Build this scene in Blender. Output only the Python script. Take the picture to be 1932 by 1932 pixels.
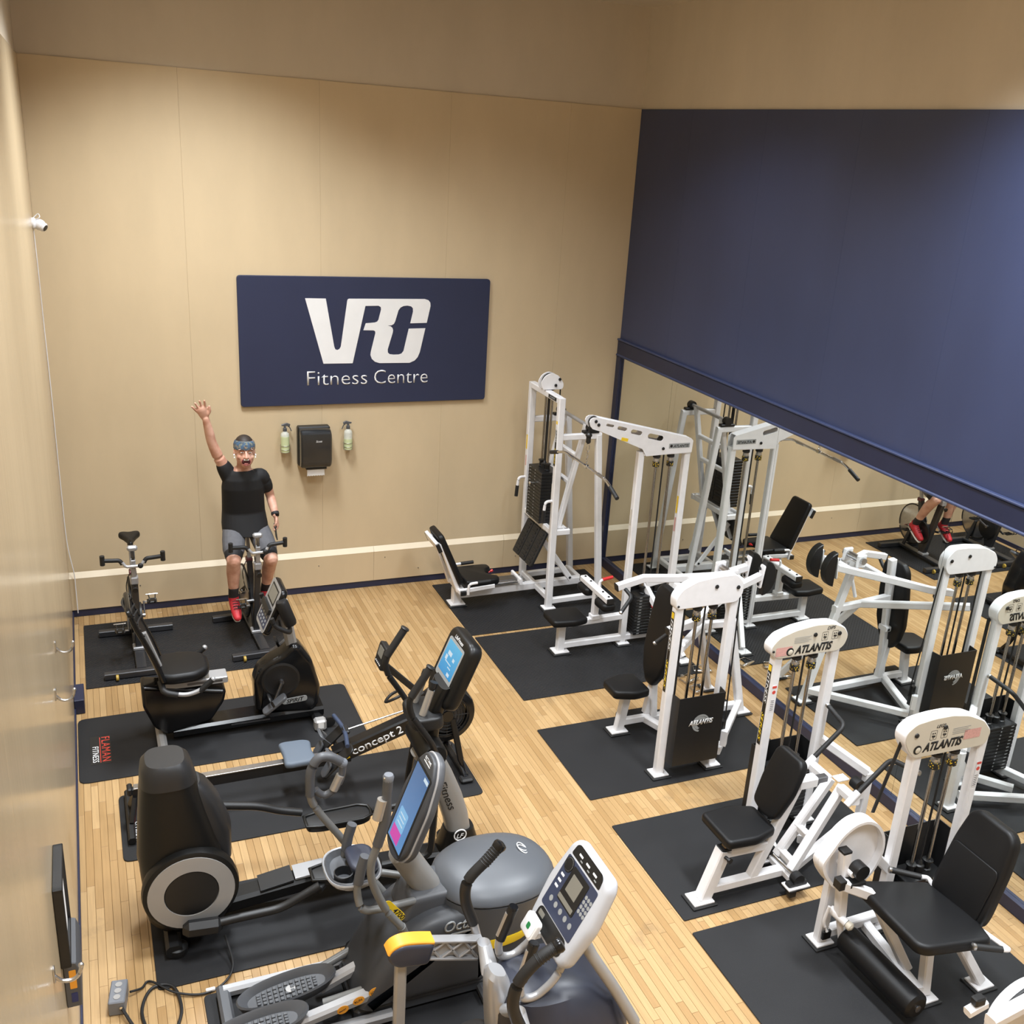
import bpy, bmesh, math, random
from mathutils import Vector, Matrix
from mathutils.geometry import tessellate_polygon
random.seed(7)
for o in list(bpy.data.objects): bpy.data.objects.remove(o)
scene = bpy.context.scene
COL = scene.collection
V = Vector
PI = math.pi
# ------------------------------------------------------------------ camera
FPX, CX, CY = 1954.2076, 1025.348, 1003.113
cam_d = bpy.data.cameras.new('camera'); cam = bpy.data.objects.new('camera', cam_d); COL.objects.link(cam)
cam.rotation_euler = (1.2125170750448349, -0.06766784166548735, -0.4070154284752218)
cam.location = (0.3009803507888067, -9.946588696609794, 4.53864269877434)
cam_d.sensor_width = 36.0; cam_d.sensor_fit = 'HORIZONTAL'
cam_d.lens = FPX / 1932 * 36.0
cam_d.shift_x = (966 - CX) / 1932.0; cam_d.shift_y = (CY - 966) / 1932.0
cam_d.clip_start = 0.05; cam_d.clip_end = 100
scene.camera = cam
CAMR = cam.rotation_euler.to_matrix(); CAMC = V(cam.location)
# pixel -> point on a known plane of the room
def ray(x, y): return CAMR @ V(((x - CX) / FPX, -(y - CY) / FPX, -1.0))
def atz(x, y, z=0.0): d = ray(x, y); return CAMC + d * ((z - CAMC.z) / d.z)
def aty(x, y, Y=0.0): d = ray(x, y); return CAMC + d * ((Y - CAMC.y) / d.y)
def atx(x, y, X=0.0): d = ray(x, y); return CAMC + d * ((X - CAMC.x) / d.x)
# ------------------------------------------------------------------ world, view
W_, L_, HJ, HM, HC, TIN = 5.64, 10.6, 4.93, 2.44, 5.85, 0.435
world = bpy.data.worlds.new('world'); scene.world = world; world.use_nodes = True
world.node_tree.nodes['Background'].inputs[0].default_value = (0.9, 0.8, 0.65, 1)
world.node_tree.nodes['Background'].inputs[1].default_value = 0.25
scene.view_settings.view_transform = 'Standard'; scene.view_settings.look = 'None'
scene.view_settings.gamma = 1.0; scene.view_settings.use_curve_mapping = False
scene.view_settings.exposure = -0.34
# ceiling fixtures: (x, y, power)
LIGHTS = [(1.30, -1.95, 185), (3.70, -2.6, 75), (1.30, -5.3, 140), (4.45, -5.9, 190), (1.30, -8.5, 130), (4.45, -8.5, 130)]
for (lx, ly, pw) in LIGHTS:
    ld = bpy.data.lights.new('ceiling_lamp', 'AREA'); ld.shape = 'RECTANGLE'; ld.size = 0.55; ld.size_y = 1.15
    ld.energy = pw; ld.color = (0.89, 0.945, 1.0); ld.spread = math.radians(122)
    lo = bpy.data.objects.new('ceiling_lamp', ld); lo.location = (lx, ly, HC - 0.035); COL.objects.link(lo)

# ------------------------------------------------------------------ materials
def nt(name):
    m = bpy.data.materials.new(name); m.use_nodes = True
    n = m.node_tree; b = n.nodes['Principled BSDF']; return m, n, b
def lin(c): return tuple(((v / 12.92) if v <= .04045 else ((v + .055) / 1.055) ** 2.4) for v in c)
def hexc(h): return lin(tuple(int(h[i:i + 2], 16) / 255 for i in (0, 2, 4)))
def N(n, t, **kw):
    x = n.nodes.new(t)
    for k, v in kw.items():
        if hasattr(x, k): setattr(x, k, v)
    return x
def mat(name, col, rough=.5, metal=0, noise=0., nscale=8., bump=0., bscale=60., spec=.5, coat=0., emit=None, estr=0., trans=0., alpha=1.):
    m, n, b = nt(name)
    c = col if not isinstance(col, str) else hexc(col)
    b.inputs['Base Color'].default_value = (*c, 1); b.inputs['Roughness'].default_value = rough; b.inputs['Metallic'].default_value = metal
    b.inputs['Specular IOR Level'].default_value = spec; b.inputs['Coat Weight'].default_value = coat
    tc = N(n, 'ShaderNodeTexCoord')
    nz = N(n, 'ShaderNodeTexNoise'); nz.inputs['Scale'].default_value = nscale; nz.inputs['Detail'].default_value = 5
    n.links.new(tc.outputs['Object'], nz.inputs['Vector'])
    if noise > 0:
        mx = N(n, 'ShaderNodeMixRGB'); mx.blend_type = 'MULTIPLY'; mx.inputs[0].default_value = 1
        rp = N(n, 'ShaderNodeMapRange'); rp.inputs[1].default_value = .3; rp.inputs[2].default_value = .7
        rp.inputs[3].default_value = 1 - noise; rp.inputs[4].default_value = 1 + noise * .3
        n.links.new(nz.outputs['Fac'], rp.inputs[0]); mx.inputs[1].default_value = (*c, 1)
        n.links.new(rp.outputs[0], mx.inputs[2]); n.links.new(mx.outputs[0], b.inputs['Base Color'])
    if bump > 0:
        n2 = N(n, 'ShaderNodeTexNoise'); n2.inputs['Scale'].default_value = bscale; n2.inputs['Detail'].default_value = 3
        n.links.new(tc.outputs['Object'], n2.inputs['Vector'])
        bp = N(n, 'ShaderNodeBump'); bp.inputs['Strength'].default_value = bump; bp.inputs['Distance'].default_value = .002
        n.links.new(n2.outputs['Fac'], bp.inputs['Height']); n.links.new(bp.outputs[0], b.inputs['Normal'])
    if emit:
        b.inputs['Emission Color'].default_value = (*(hexc(emit) if isinstance(emit, str) else emit), 1); b.inputs['Emission Strength'].default_value = estr
    if trans: b.inputs['Transmission Weight'].default_value = trans
    if alpha < 1: b.inputs['Alpha'].default_value = alpha
    return m

MT = {}
MT['white'] = mat('white_powder_coat', (.80, .79, .80), .38, noise=.05, nscale=14, bump=.05, bscale=150)
MT['vinyl'] = mat('black_vinyl', (.0055, .0055, .006), .46, bump=.12, bscale=220, noise=.1, spec=.3)
MT['shell'] = mat('black_gloss_plastic', (.006, .006, .0065), .20, noise=.1, nscale=5, spec=.4)
MT['plastic'] = mat('black_plastic', (.008, .008, .0085), .45, bump=.08, bscale=300)
MT['grip'] = mat('black_rubber_grip', (.010, .010, .0105), .55, bump=.15, bscale=260)
MT['iron'] = mat('black_weight_plate', (.007, .007, .0075), .40, noise=.2, nscale=20, bump=.1, bscale=120)
MT['chrome'] = mat('chrome', (.78, .78, .78), .12, 1.0, noise=.04)
MT['steel'] = mat('brushed_steel', (.55, .55, .56), .3, 1.0, noise=.1, nscale=30)
MT['darksteel'] = mat('dark_steel', (.20, .20, .21), .32, .9, noise=.1)
MT['rod'] = mat('guide_rod_steel', (.42, .40, .37), .22, 1.0, noise=.1)
MT['grey'] = mat('dark_grey_plastic', (.075, .078, .085), .42, bump=.05, bscale=250)
MT['midgrey'] = mat('mid_grey_plastic', (.16, .17, .19), .42, bump=.05, bscale=250)
MT['silver'] = mat('silver_paint', (.42, .42, .43), .33, .4, noise=.04)
MT['silvgrey'] = mat('warm_silver_paint', (.36, .35, .34), .38, .25, noise=.04)
MT['navy'] = mat('navy_plastic', (.030, .034, .052), .40, bump=.05, bscale=250)
MT['orange'] = mat('orange_plastic', (.80, .34, .03), .4, noise=.05)
MT['yellow'] = mat('yellow_sticker', (.85, .58, .02), .5, noise=.05)
MT['red'] = mat('red_plastic', (.55, .02, .02), .4, noise=.05)
MT['black'] = mat('black_print', (.008, .008, .008), .5, noise=.05)
MT['ink'] = mat('white_print', (.82, .82, .82), .5, noise=.03)
MT['greyink'] = mat('grey_print', (.30, .31, .31), .5, noise=.03)
MT['redink'] = mat('red_print', (.62, .06, .04), .5, noise=.03)
MT['pinkink'] = mat('pale_red_print', (.66, .36, .32), .6, noise=.15, nscale=90)
MT['cream'] = mat('cream_placard', (.62, .57, .47), .5, noise=.03)
MT['sign'] = mat('sign_navy', (.021, .028, .068), .5, noise=.05, nscale=3)
MT['brass'] = mat('bare_metal_post', (.42, .33, .22), .35, .8, noise=.15)
MT['wheel'] = mat('yellow_transport_wheel', (.45, .30, .05), .5, noise=.1)
MT['paper'] = mat('white_paper', (.82, .81, .79), .8, noise=.03)
MT['amber'] = mat('smoked_plastic', (.020, .021, .022), .16, noise=.15, nscale=6)

def wall_mat(name, c, rough=.45, streak=.05, bump=.04, vz=None):
    m, n, b = nt(name)
    tc = N(n, 'ShaderNodeTexCoord')
    mp = N(n, 'ShaderNodeMapping'); mp.inputs['Scale'].default_value = (1.3, 1.3, .5); n.links.new(tc.outputs['Object'], mp.inputs[0])
    nz = N(n, 'ShaderNodeTexNoise'); nz.inputs['Scale'].default_value = 1.6; nz.inputs['Detail'].default_value = 6; nz.inputs['Roughness'].default_value = .6
    n.links.new(mp.outputs[0], nz.inputs['Vector'])
    cr = N(n, 'ShaderNodeValToRGB'); cr.color_ramp.elements[0].position = .3; cr.color_ramp.elements[1].position = .7
    cr.color_ramp.elements[0].color = (*[v * (1 - streak) for v in c], 1); cr.color_ramp.elements[1].color = (*[min(1, v * (1 + streak)) for v in c], 1)
    n.links.new(nz.outputs['Fac'], cr.inputs[0]); n.links.new(cr.outputs[0], b.inputs['Base Color'])
    b.inputs['Roughness'].default_value = rough
    n2 = N(n, 'ShaderNodeTexNoise'); n2.inputs['Scale'].default_value = 9; n2.inputs['Detail'].default_value = 6
    if vz:
        m3 = N(n, 'ShaderNodeMapping'); m3.inputs['Scale'].default_value = (1, 1.4, vz); n.links.new(tc.outputs['Object'], m3.inputs[0]); n.links.new(m3.outputs[0], n2.inputs['Vector'])
    else: n.links.new(mp.outputs[0], n2.inputs['Vector'])
    bp = N(n, 'ShaderNodeBump'); bp.inputs['Strength'].default_value = bump; bp.inputs['Distance'].default_value = .01
    n.links.new(n2.outputs['Fac'], bp.inputs['Height']); n.links.new(bp.outputs[0], b.inputs['Normal'])
    return m
BEIGE = (.60, .475, .305)
MT['wall'] = wall_mat('wall_beige', BEIGE, .5)
MT['wallgloss'] = wall_mat('wall_beige_gloss', BEIGE, .20, .05, .22, vz=.10)
MT['ledge'] = wall_mat('ledge_beige', (.78, .67, .50), .5, .04)
MT['wallup'] = wall_mat('upper_wall_beige', (.60, .52, .41), .6)
MT['blue'] = wall_mat('wall_blue', (.036, .049, .112), .42, .06, .05)
MT['bluetrim'] = wall_mat('trim_blue', (.015, .020, .052), .4, .1, .05)
MT['ceil'] = wall_mat('ceiling_paint', (.62, .54, .42), .7)

def mirror_mat():
    m, n, b = nt('mirror_glass')
    b.inputs['Base Color'].default_value = (.86, .89, .87, 1); b.inputs['Metallic'].default_value = 1; b.inputs['Roughness'].default_value = .004
    return m
MT['mirror'] = mirror_mat()

def wood_mat():
    m, n, b = nt('maple_strip')
    oi = N(n, 'ShaderNodeObjectInfo'); at = N(n, 'ShaderNodeAttribute'); at.attribute_name = 'tone'
    ad = N(n, 'ShaderNodeMath'); ad.operation = 'ADD'; n.links.new(oi.outputs['Random'], ad.inputs[0]); n.links.new(at.outputs['Fac'], ad.inputs[1])
    fr = N(n, 'ShaderNodeMath'); fr.operation = 'FRACT'; n.links.new(ad.outputs[0], fr.inputs[0])
    cr = N(n, 'ShaderNodeValToRGB'); e = cr.color_ramp.elements
    e[0].color = (.36, .215, .088, 1); e[1].color = (.49, .32, .152, 1); e[1].position = 1
    x = e.new(.5); x.color = (.425, .267, .119, 1)
    n.links.new(fr.outputs[0], cr.inputs[0])
    ge = N(n, 'ShaderNodeNewGeometry'); mp = N(n, 'ShaderNodeMapping'); mp.inputs['Scale'].default_value = (70, 3.5, 30)
    n.links.new(ge.outputs['Position'], mp.inputs[0])
    nz = N(n, 'ShaderNodeTexNoise'); nz.inputs['Scale'].default_value = 1; nz.inputs['Detail'].default_value = 6; n.links.new(mp.outputs[0], nz.inputs['Vector'])
    rg = N(n, 'ShaderNodeMapRange'); rg.inputs[1].default_value = .3; rg.inputs[2].default_value = .75; rg.inputs[3].default_value = .88; rg.inputs[4].default_value = 1.05
    n.links.new(nz.outputs['Fac'], rg.inputs[0])
    mx = N(n, 'ShaderNodeMixRGB'); mx.blend_type = 'MULTIPLY'; mx.inputs[0].default_value = 1
    n.links.new(cr.outputs[0], mx.inputs[1]); n.links.new(rg.outputs[0], mx.inputs[2])
    # scuffs: dirt with its own shape
    n3 = N(n, 'ShaderNodeTexNoise'); n3.inputs['Scale'].default_value = 1.5; n3.inputs['Detail'].default_value = 8; n3.inputs['Roughness'].default_value = .72
    n.links.new(ge.outputs['Position'], n3.inputs['Vector'])
    r3 = N(n, 'ShaderNodeMapRange'); r3.inputs[1].default_value = .57; r3.inputs[2].default_value = .74; r3.inputs[3].default_value = 0; r3.inputs[4].default_value = .6
    n.links.new(n3.outputs['Fac'], r3.inputs[0])
    m2 = N(n, 'ShaderNodeMixRGB'); n.links.new(r3.outputs[0], m2.inputs[0]); n.links.new(mx.outputs[0], m2.inputs[1]); m2.inputs[2].default_value = (.13, .095, .06, 1)
    n.links.new(m2.outputs[0], b.inputs['Base Color']); b.inputs['Roughness'].default_value = .36
    b.inputs['Coat Weight'].default_value = .15; b.inputs['Coat Roughness'].default_value = .25
    return m
MT['wood'] = wood_mat()
MT['joint'] = mat('floor_joint', (.10, .055, .02), .8, noise=.2)

def rubber_mat(name, kind):
    m, n, b = nt(name)
    c = (.0115, .0115, .0125)
    b.inputs['Roughness'].default_value = .6; b.inputs['Specular IOR Level'].default_value = .32
    tc = N(n, 'ShaderNodeTexCoord')
    nz = N(n, 'ShaderNodeTexNoise'); nz.inputs['Scale'].default_value = 3; nz.inputs['Detail'].default_value = 8; n.links.new(tc.outputs['Object'], nz.inputs['Vector'])
    cr = N(n, 'ShaderNodeValToRGB'); cr.color_ramp.elements[0].color = (*[v * .75 for v in c], 1); cr.color_ramp.elements[1].color = (*[v * 1.5 for v in c], 1)
    n.links.new(nz.outputs['Fac'], cr.inputs[0]); n.links.new(cr.outputs[0], b.inputs['Base Color'])
    bp = N(n, 'ShaderNodeBump'); bp.inputs['Distance'].default_value = .008
    if kind == 'diamond':
        mp = N(n, 'ShaderNodeMapping'); mp.inputs['Rotation'].default_value = (0, 0, PI / 4); mp.inputs['Scale'].default_value = (38, 38, 38)
        n.links.new(tc.outputs['Object'], mp.inputs[0])
        ck = N(n, 'ShaderNodeTexVoronoi'); ck.inputs['Scale'].default_value = 1.0; ck.inputs['Randomness'].default_value = 0.0
        n.links.new(mp.outputs[0], ck.inputs['Vector']); n.links.new(ck.outputs['Distance'], bp.inputs['Height']); bp.inputs['Strength'].default_value = 1.0
    else:
        n2 = N(n, 'ShaderNodeTexNoise'); n2.inputs['Scale'].default_value = 400; n.links.new(tc.outputs['Object'], n2.inputs['Vector'])
        n.links.new(n2.outputs['Fac'], bp.inputs['Height']); bp.inputs['Strength'].default_value = .25
    n.links.new(bp.outputs[0], b.inputs['Normal'])
    return m
MT['mat'] = rubber_mat('rubber_mat_smooth', 'smooth'); MT['matd'] = rubber_mat('rubber_mat_diamond', 'diamond')

def hazard_mat():
    m, n, b = nt('yellow_black_bumper')
    tc = N(n, 'ShaderNodeTexCoord'); ck = N(n, 'ShaderNodeTexVoronoi'); ck.inputs['Scale'].default_value = 75
    n.links.new(tc.outputs['Object'], ck.inputs['Vector'])
    cr = N(n, 'ShaderNodeValToRGB'); cr.color_ramp.interpolation = 'CONSTANT'; cr.color_ramp.elements[0].color = (.75, .52, .03, 1); cr.color_ramp.elements[1].color = (.012, .012, .012, 1); cr.color_ramp.elements[1].position = .33
    n.links.new(ck.outputs['Distance'], cr.inputs[0]); n.links.new(cr.outputs[0], b.inputs['Base Color'])
    return m
MT['hazard'] = hazard_mat()

# ------------------------------------------------------------------ mesh builder
def frame_of(d, up=None):
    d = d.normalized()
    if up is None: up = V((0, 0, 1)) if abs(d.z) < .9 else V((0, 1, 0))
    s = d.cross(V(up))
    if s.length < 1e-4: s = d.cross(V((1, 0, 0)))
    s.normalize(); u = s.cross(d).normalized(); return s, u
class M:
    def __init__(s): s.v = []; s.f = []
    def add(s, vs, fs):
        o = len(s.v); s.v += [V(q) for q in vs]; s.f += [tuple(i + o for i in f) for f in fs]; return s
    def box(s, c, size, R=None, ch=0.0):
        c = V(c); x, y, z = [q / 2 for q in size]; R = R or Matrix.Identity(3)
        if ch <= 0:
            vs = [c + R @ V((a * x, b * y, d * z)) for a in (-1, 1) for b in (-1, 1) for d in (-1, 1)]
            return s.add(vs, [(0, 1, 3, 2), (4, 6, 7, 5), (0, 4, 5, 1), (2, 3, 7, 6), (0, 2, 6, 4), (1, 5, 7, 3)])
        ch = min(ch, x * .9, y * .9, z * .9)
        rings = []
        for (zz, k) in ((-z, 1), (-z + ch, 0), (z - ch, 0), (z, 1)):
            i = ch if k else 0
            rings.append([c + R @ V(q) for q in [(-x + ch + i * .0, -y + i, zz), (x - ch, -y + i, zz), (x - i, -y + ch, zz), (x - i, y - ch, zz), (x - ch, y - i, zz), (-x + ch, y - i, zz), (-x + i, y - ch, zz), (-x + i, -y + ch, zz)]])
        return s.loft(rings)
    def loft(s, rings, cap=True, close=False):
        n = len(rings[0]); vs = [q for r in rings for q in r]; fs = []
        m = len(rings)
        for i in range(m if close else m - 1):
            j = (i + 1) % m
            for k in range(n): fs.append((i * n + k, i * n + (k + 1) % n, j * n + (k + 1) % n, j * n + k))
        if cap and not close: fs.append(tuple(range(n))[::-1]); fs.append(tuple((m - 1) * n + k for k in range(n)))
        return s.add(vs, fs)
    def sweep(s, pts, prof, up=None, close=False, scales=None, cap=True):
        pts = [V(p) for p in pts]; n = len(pts); rings = []
        for i, p in enumerate(pts):
            if close: a = (pts[i] - pts[i - 1]).normalized(); b = (pts[(i + 1) % n] - pts[i]).normalized()
            else:
                a = (pts[i] - pts[i - 1]).normalized() if i else (pts[1] - pts[0]).normalized()
                b = (pts[i + 1] - pts[i]).normalized() if i < n - 1 else a
            t = (a + b)
            if t.length < 1e-5: t = a
            t.normalize()
            sd, u = frame_of(a, up); k = scales[i] if scales else 1.0
            ring = []
            for (x, y) in prof:
                q = (sd * x + u * y) * k
                den = a.dot(t)
                q = q - a * (q.dot(t) / (den if abs(den) > .3 else .3))
                ring.append(p + q)
            rings.append(ring)
        return s.loft(rings, cap=cap, close=close)
    def bar(s, p0, p1, w=.06, h=.06, up=None, c=.006): return s.path([p0, p1], w, h, up, c)
    def path(s, pts, w=.06, h=.06, up=None, c=.006, close=False):
        x, y = w / 2, h / 2; c = min(c, x * .8, y * .8)
        prof = [(-x + c, -y), (x - c, -y), (x, -y + c), (x, y - c), (x - c, y), (-x + c, y), (-x, y - c), (-x, -y + c)]
        return s.sweep(pts, prof, up, close)
    def tube(s, pts, r, n=12, up=None, close=False, radii=None, flat=1.0):
        prof = [(r * math.cos(2 * PI * k / n), r * flat * math.sin(2 * PI * k / n)) for k in range(n)]
        return s.sweep(pts, prof, up, close, scales=[q / r for q in radii] if radii else None)
    def cyl(s, p0, p1, r, n=16, r1=None):
        return s.tube([p0, p1], r, n, radii=[r, r1] if r1 is not None else None)
    def lathe(s, prof, o, axis=(0, 0, 1), n=24, ref=None, sq=1.0, closed=False):
        o = V(o); a = V(axis).normalized(); sd, u = frame_of(a, ref)
        rings = [[o + a * z + (sd * math.cos(2 * PI * k / n) + u * sq * math.sin(2 * PI * k / n)) * r for k in range(n)] for (r, z) in prof]
        return s.loft(rings, close=closed, cap=not closed)
    def sphere(s, c, r, sc=(1, 1, 1), n=16, R=None):
        c = V(c); R = R or Matrix.Identity(3); rings = []
        m = n // 2
        for i in range(m + 1):
            t = PI * (i / m); t = min(max(t, .03), PI - .03)
            rings.append([c + R @ V((r * sc[0] * math.sin(t) * math.cos(2 * PI * k / n), r * sc[1] * math.sin(t) * math.sin(2 * PI * k / n), -r * sc[2] * math.cos(t))) for k in range(n)])
        return s.loft(rings)
    def prism(s, poly, vec, ch=0.0):
        poly = [V(p) for p in poly]; vec = V(vec); n = len(poly)
        if ch <= 0: return s.loft([poly, [p + vec for p in poly]])
        nrm = vec.normalized(); ins = inset(poly, nrm, ch)
        return s.loft([ins, [p + nrm * ch for p in poly], [p + vec - nrm * ch for p in poly], [p + vec for p in ins]])
    def pad(s, poly, vec, r=.02, steps=4, crown=0.0):
        poly = [V(p) for p in poly]; vec = V(vec); nrm = vec.normalized(); T = vec.length
        r = min(r, T * .48)
        low = []; 
        for i in range(steps + 1):
            t = PI / 2 * i / steps
            low.append([q + nrm * (r * (1 - math.sin(t))) for q in inset(poly, nrm, r * (1 - math.cos(t)))])
        # low[0]: full outline at height r ; low[-1]: inset outline at height 0
        up_ = []
        for i in range(steps + 1):
            t = PI / 2 * i / steps
            up_.append([q + nrm * (T - r * (1 - math.sin(t))) for q in inset(poly, nrm, r * (1 - math.cos(t)))])
        return s.loft(low[::-1] + up_)
    def build(s, name, mt, parent=None, smooth=True, ang=35, label=None):
        me = bpy.data.meshes.new(name)
        R = world_inv(parent)
        me.from_pydata([R @ p for p in s.v], [], s.f)
        bm = bmesh.new(); bm.from_mesh(me); bmesh.ops.recalc_face_normals(bm, faces=bm.faces); bm.to_mesh(me); bm.free()
        me.materials.append(MT[mt] if isinstance(mt, str) else mt)
        if smooth:
            for p in me.polygons: p.use_smooth = True
            me.set_sharp_from_angle(angle=math.radians(ang))
        o = bpy.data.objects.new(name, me); COL.objects.link(o)
        if parent: o.parent = parent
        if label: o['label'] = label
        return o
def world_inv(parent):
    if parent is None: return Matrix.Identity(4)
    r = parent
    while r.parent: r = r.parent
    return (Matrix.Translation(r.location) @ r.rotation_euler.to_matrix().to_4x4()).inverted()
def inset(poly, nrm, d):
    n = len(poly); out = []
    ar = V((0, 0, 0))
    for i in range(n): ar += poly[i].cross(poly[(i + 1) % n])
    sg = 1 if ar.dot(nrm) > 0 else -1
    for i in range(n):
        a = (poly[i] - poly[i - 1]).normalized(); b = (poly[(i + 1) % n] - poly[i]).normalized()
        na = nrm.cross(a) * sg; nb = nrm.cross(b) * sg
        m = na + nb
        if m.length < 1e-5: m = na
        m.normalize(); k = max(m.dot(na), .4)
        out.append(poly[i] + m * (d / k))
    return out
def rrect(o, ux, uy, w, h, r, n=5):
    """rounded rectangle outline centred on o"""
    o, ux, uy = V(o), V(ux).normalized(), V(uy).normalized(); r = min(r, w / 2 * .98, h / 2 * .98); out = []
    for (sx, sy, a0) in ((1, 1, 0), (-1, 1, 90), (-1, -1, 180), (1, -1, 270)):
        for k in range(n + 1):
            a = math.radians(a0 + 90 * k / n)
            out.append(o + ux * (sx * (w / 2 - r) + r * math.cos(a)) + uy * (sy * (h / 2 - r) + r * math.sin(a)))
    return out
def rpoly(pts, r, n=4):
    """round the corners of a closed outline"""
    pts = [V(p) for p in pts]; m = len(pts); out = []
    rr = r if isinstance(r, (list, tuple)) else [r] * m
    for i in range(m):
        p = pts[i]; a = pts[i - 1] - p; b = pts[(i + 1) % m] - p
        q = min(rr[i], a.length * .45, b.length * .45)
        if q < 1e-5: out.append(p); continue
        A = p + a.normalized() * q; B = p + b.normalized() * q
        for k in range(n + 1):
            t = k / n; out.append(A * (1 - t) ** 2 + p * 2 * t * (1 - t) + B * t * t)
    return out
def bez(pts, n=8):
    """smooth (Catmull-Rom) curve through points"""
    pts = [V(p) for p in pts]; out = []
    for i in range(len(pts) - 1):
        p0 = pts[max(i - 1, 0)]; p1 = pts[i]; p2 = pts[i + 1]; p3 = pts[min(i + 2, len(pts) - 1)]
        for k in range(n):
            t = k / n
            out.append(.5 * ((2 * p1) + (p2 - p0) * t + (2 * p0 - 5 * p1 + 4 * p2 - p3) * t * t + (3 * p1 - p0 - 3 * p2 + p3) * t ** 3))
    out.append(pts[-1]); return out
def fillet(pts, r, n=5):
    """round the inner corners of an open path"""
    pts = [V(p) for p in pts]; out = [pts[0]]
    for i in range(1, len(pts) - 1):
        p = pts[i]; a = pts[i - 1] - p; b = pts[i + 1] - p; q = min(r, a.length * .45, b.length * .45)
        A = p + a.normalized() * q; B = p + b.normalized() * q
        for k in range(n + 1):
            t = k / n; out.append(A * (1 - t) ** 2 + p * 2 * t * (1 - t) + B * t * t)
    out.append(pts[-1]); return out
def ell(o, ux, uy, a, b, n=24, p=2.0):
    o, ux, uy = V(o), V(ux), V(uy); out = []
    for k in range(n):
        t = 2 * PI * k / n; c, s = math.cos(t), math.sin(t)
        out.append(o + ux * (a * math.copysign(abs(c) ** (2 / p), c)) + uy * (b * math.copysign(abs(s) ** (2 / p), s)))
    return out

# ------------------------------------------------------------------ things
def thing(name, label, cat, loc=(0, 0, 0), rz=0.0, group=None):
    o = bpy.data.objects.new(name, None); COL.objects.link(o); o.empty_display_size = .1
    o.location = loc; o.rotation_euler = (0, 0, rz); o['label'] = label; o['category'] = cat
    if group: o['group'] = group
    return o
def tag(o, label, cat, group=None):
    o['label'] = label; o['category'] = cat
    if group: o['group'] = group
    return o
def struct(o, label=None):
    o['kind'] = 'structure'
    if label: o['label'] = label
    return o
def copy_tree(o, parent=None):
    c = o.copy(); COL.objects.link(c); c.parent = parent
    for ch in list(o.children): copy_tree(ch, c)
    return c
FONT = None
def text(body, o, ux, uy, mt, parent, width=None, size=None, shear=0.0, bold=0.0, ext=.0015, name='lettering', center=False, label=None, space=1.0, squash=None):
    """flat raised print: o = left end of the baseline, ux / uy = reading and up directions"""
    cu = bpy.data.curves.new('t', 'FONT'); cu.body = body; cu.size = 1.0; cu.shear = shear; cu.offset = bold; cu.extrude = 0; cu.resolution_u = 3
    cu.space_character = space
    ob = bpy.data.objects.new('t', cu); COL.objects.link(ob)
    dg = bpy.context.evaluated_depsgraph_get(); me = bpy.data.meshes.new_from_object(ob.evaluated_get(dg))
    bpy.data.objects.remove(ob); bpy.data.curves.remove(cu)
    xs = [v.co.x for v in me.vertices]; x0, x1 = min(xs), max(xs)
    k = width / (x1 - x0) if width else size
    ky = k if squash is None else squash
    o, ux, uy = V(o), V(ux).normalized(), V(uy); uy = (uy - ux * uy.dot(ux)).normalized(); nz = ux.cross(uy)
    xm = (x0 + x1) / 2 if center else x0
    R = world_inv(parent)
    bm = bmesh.new(); bm.from_mesh(me)
    g = bmesh.ops.extrude_face_region(bm, geom=bm.faces[:])
    top = set(e for e in g['geom'] if isinstance(e, bmesh.types.BMVert))
    for v in bm.verts:
        p = o + ux * ((v.co.x - xm) * k) + uy * (v.co.y * ky) + nz * (ext if v in top else -ext * .3)
        v.co = R @ p
    bmesh.ops.recalc_face_normals(bm, faces=bm.faces)
    bm.to_mesh(me); bm.free(); me.name = name
    me.materials.clear(); me.materials.append(MT[mt] if isinstance(mt, str) else mt)
    ob = bpy.data.objects.new(name, me); COL.objects.link(ob)
    if parent: ob.parent = parent
    if label: ob['label'] = label
    return ob
def decal(o, ux, uy, w, h, mt, parent, name='sticker', t=.0015, r=.003, label=None):
    ux, uy = V(ux).normalized(), V(uy).normalized()
    return M().prism(rrect(o, ux, uy, w, h, r, 3), ux.cross(uy) * t).build(name, mt, parent, label=label)
X, Y, Z = V((1, 0, 0)), V((0, 1, 0)), V((0, 0, 1))
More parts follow.
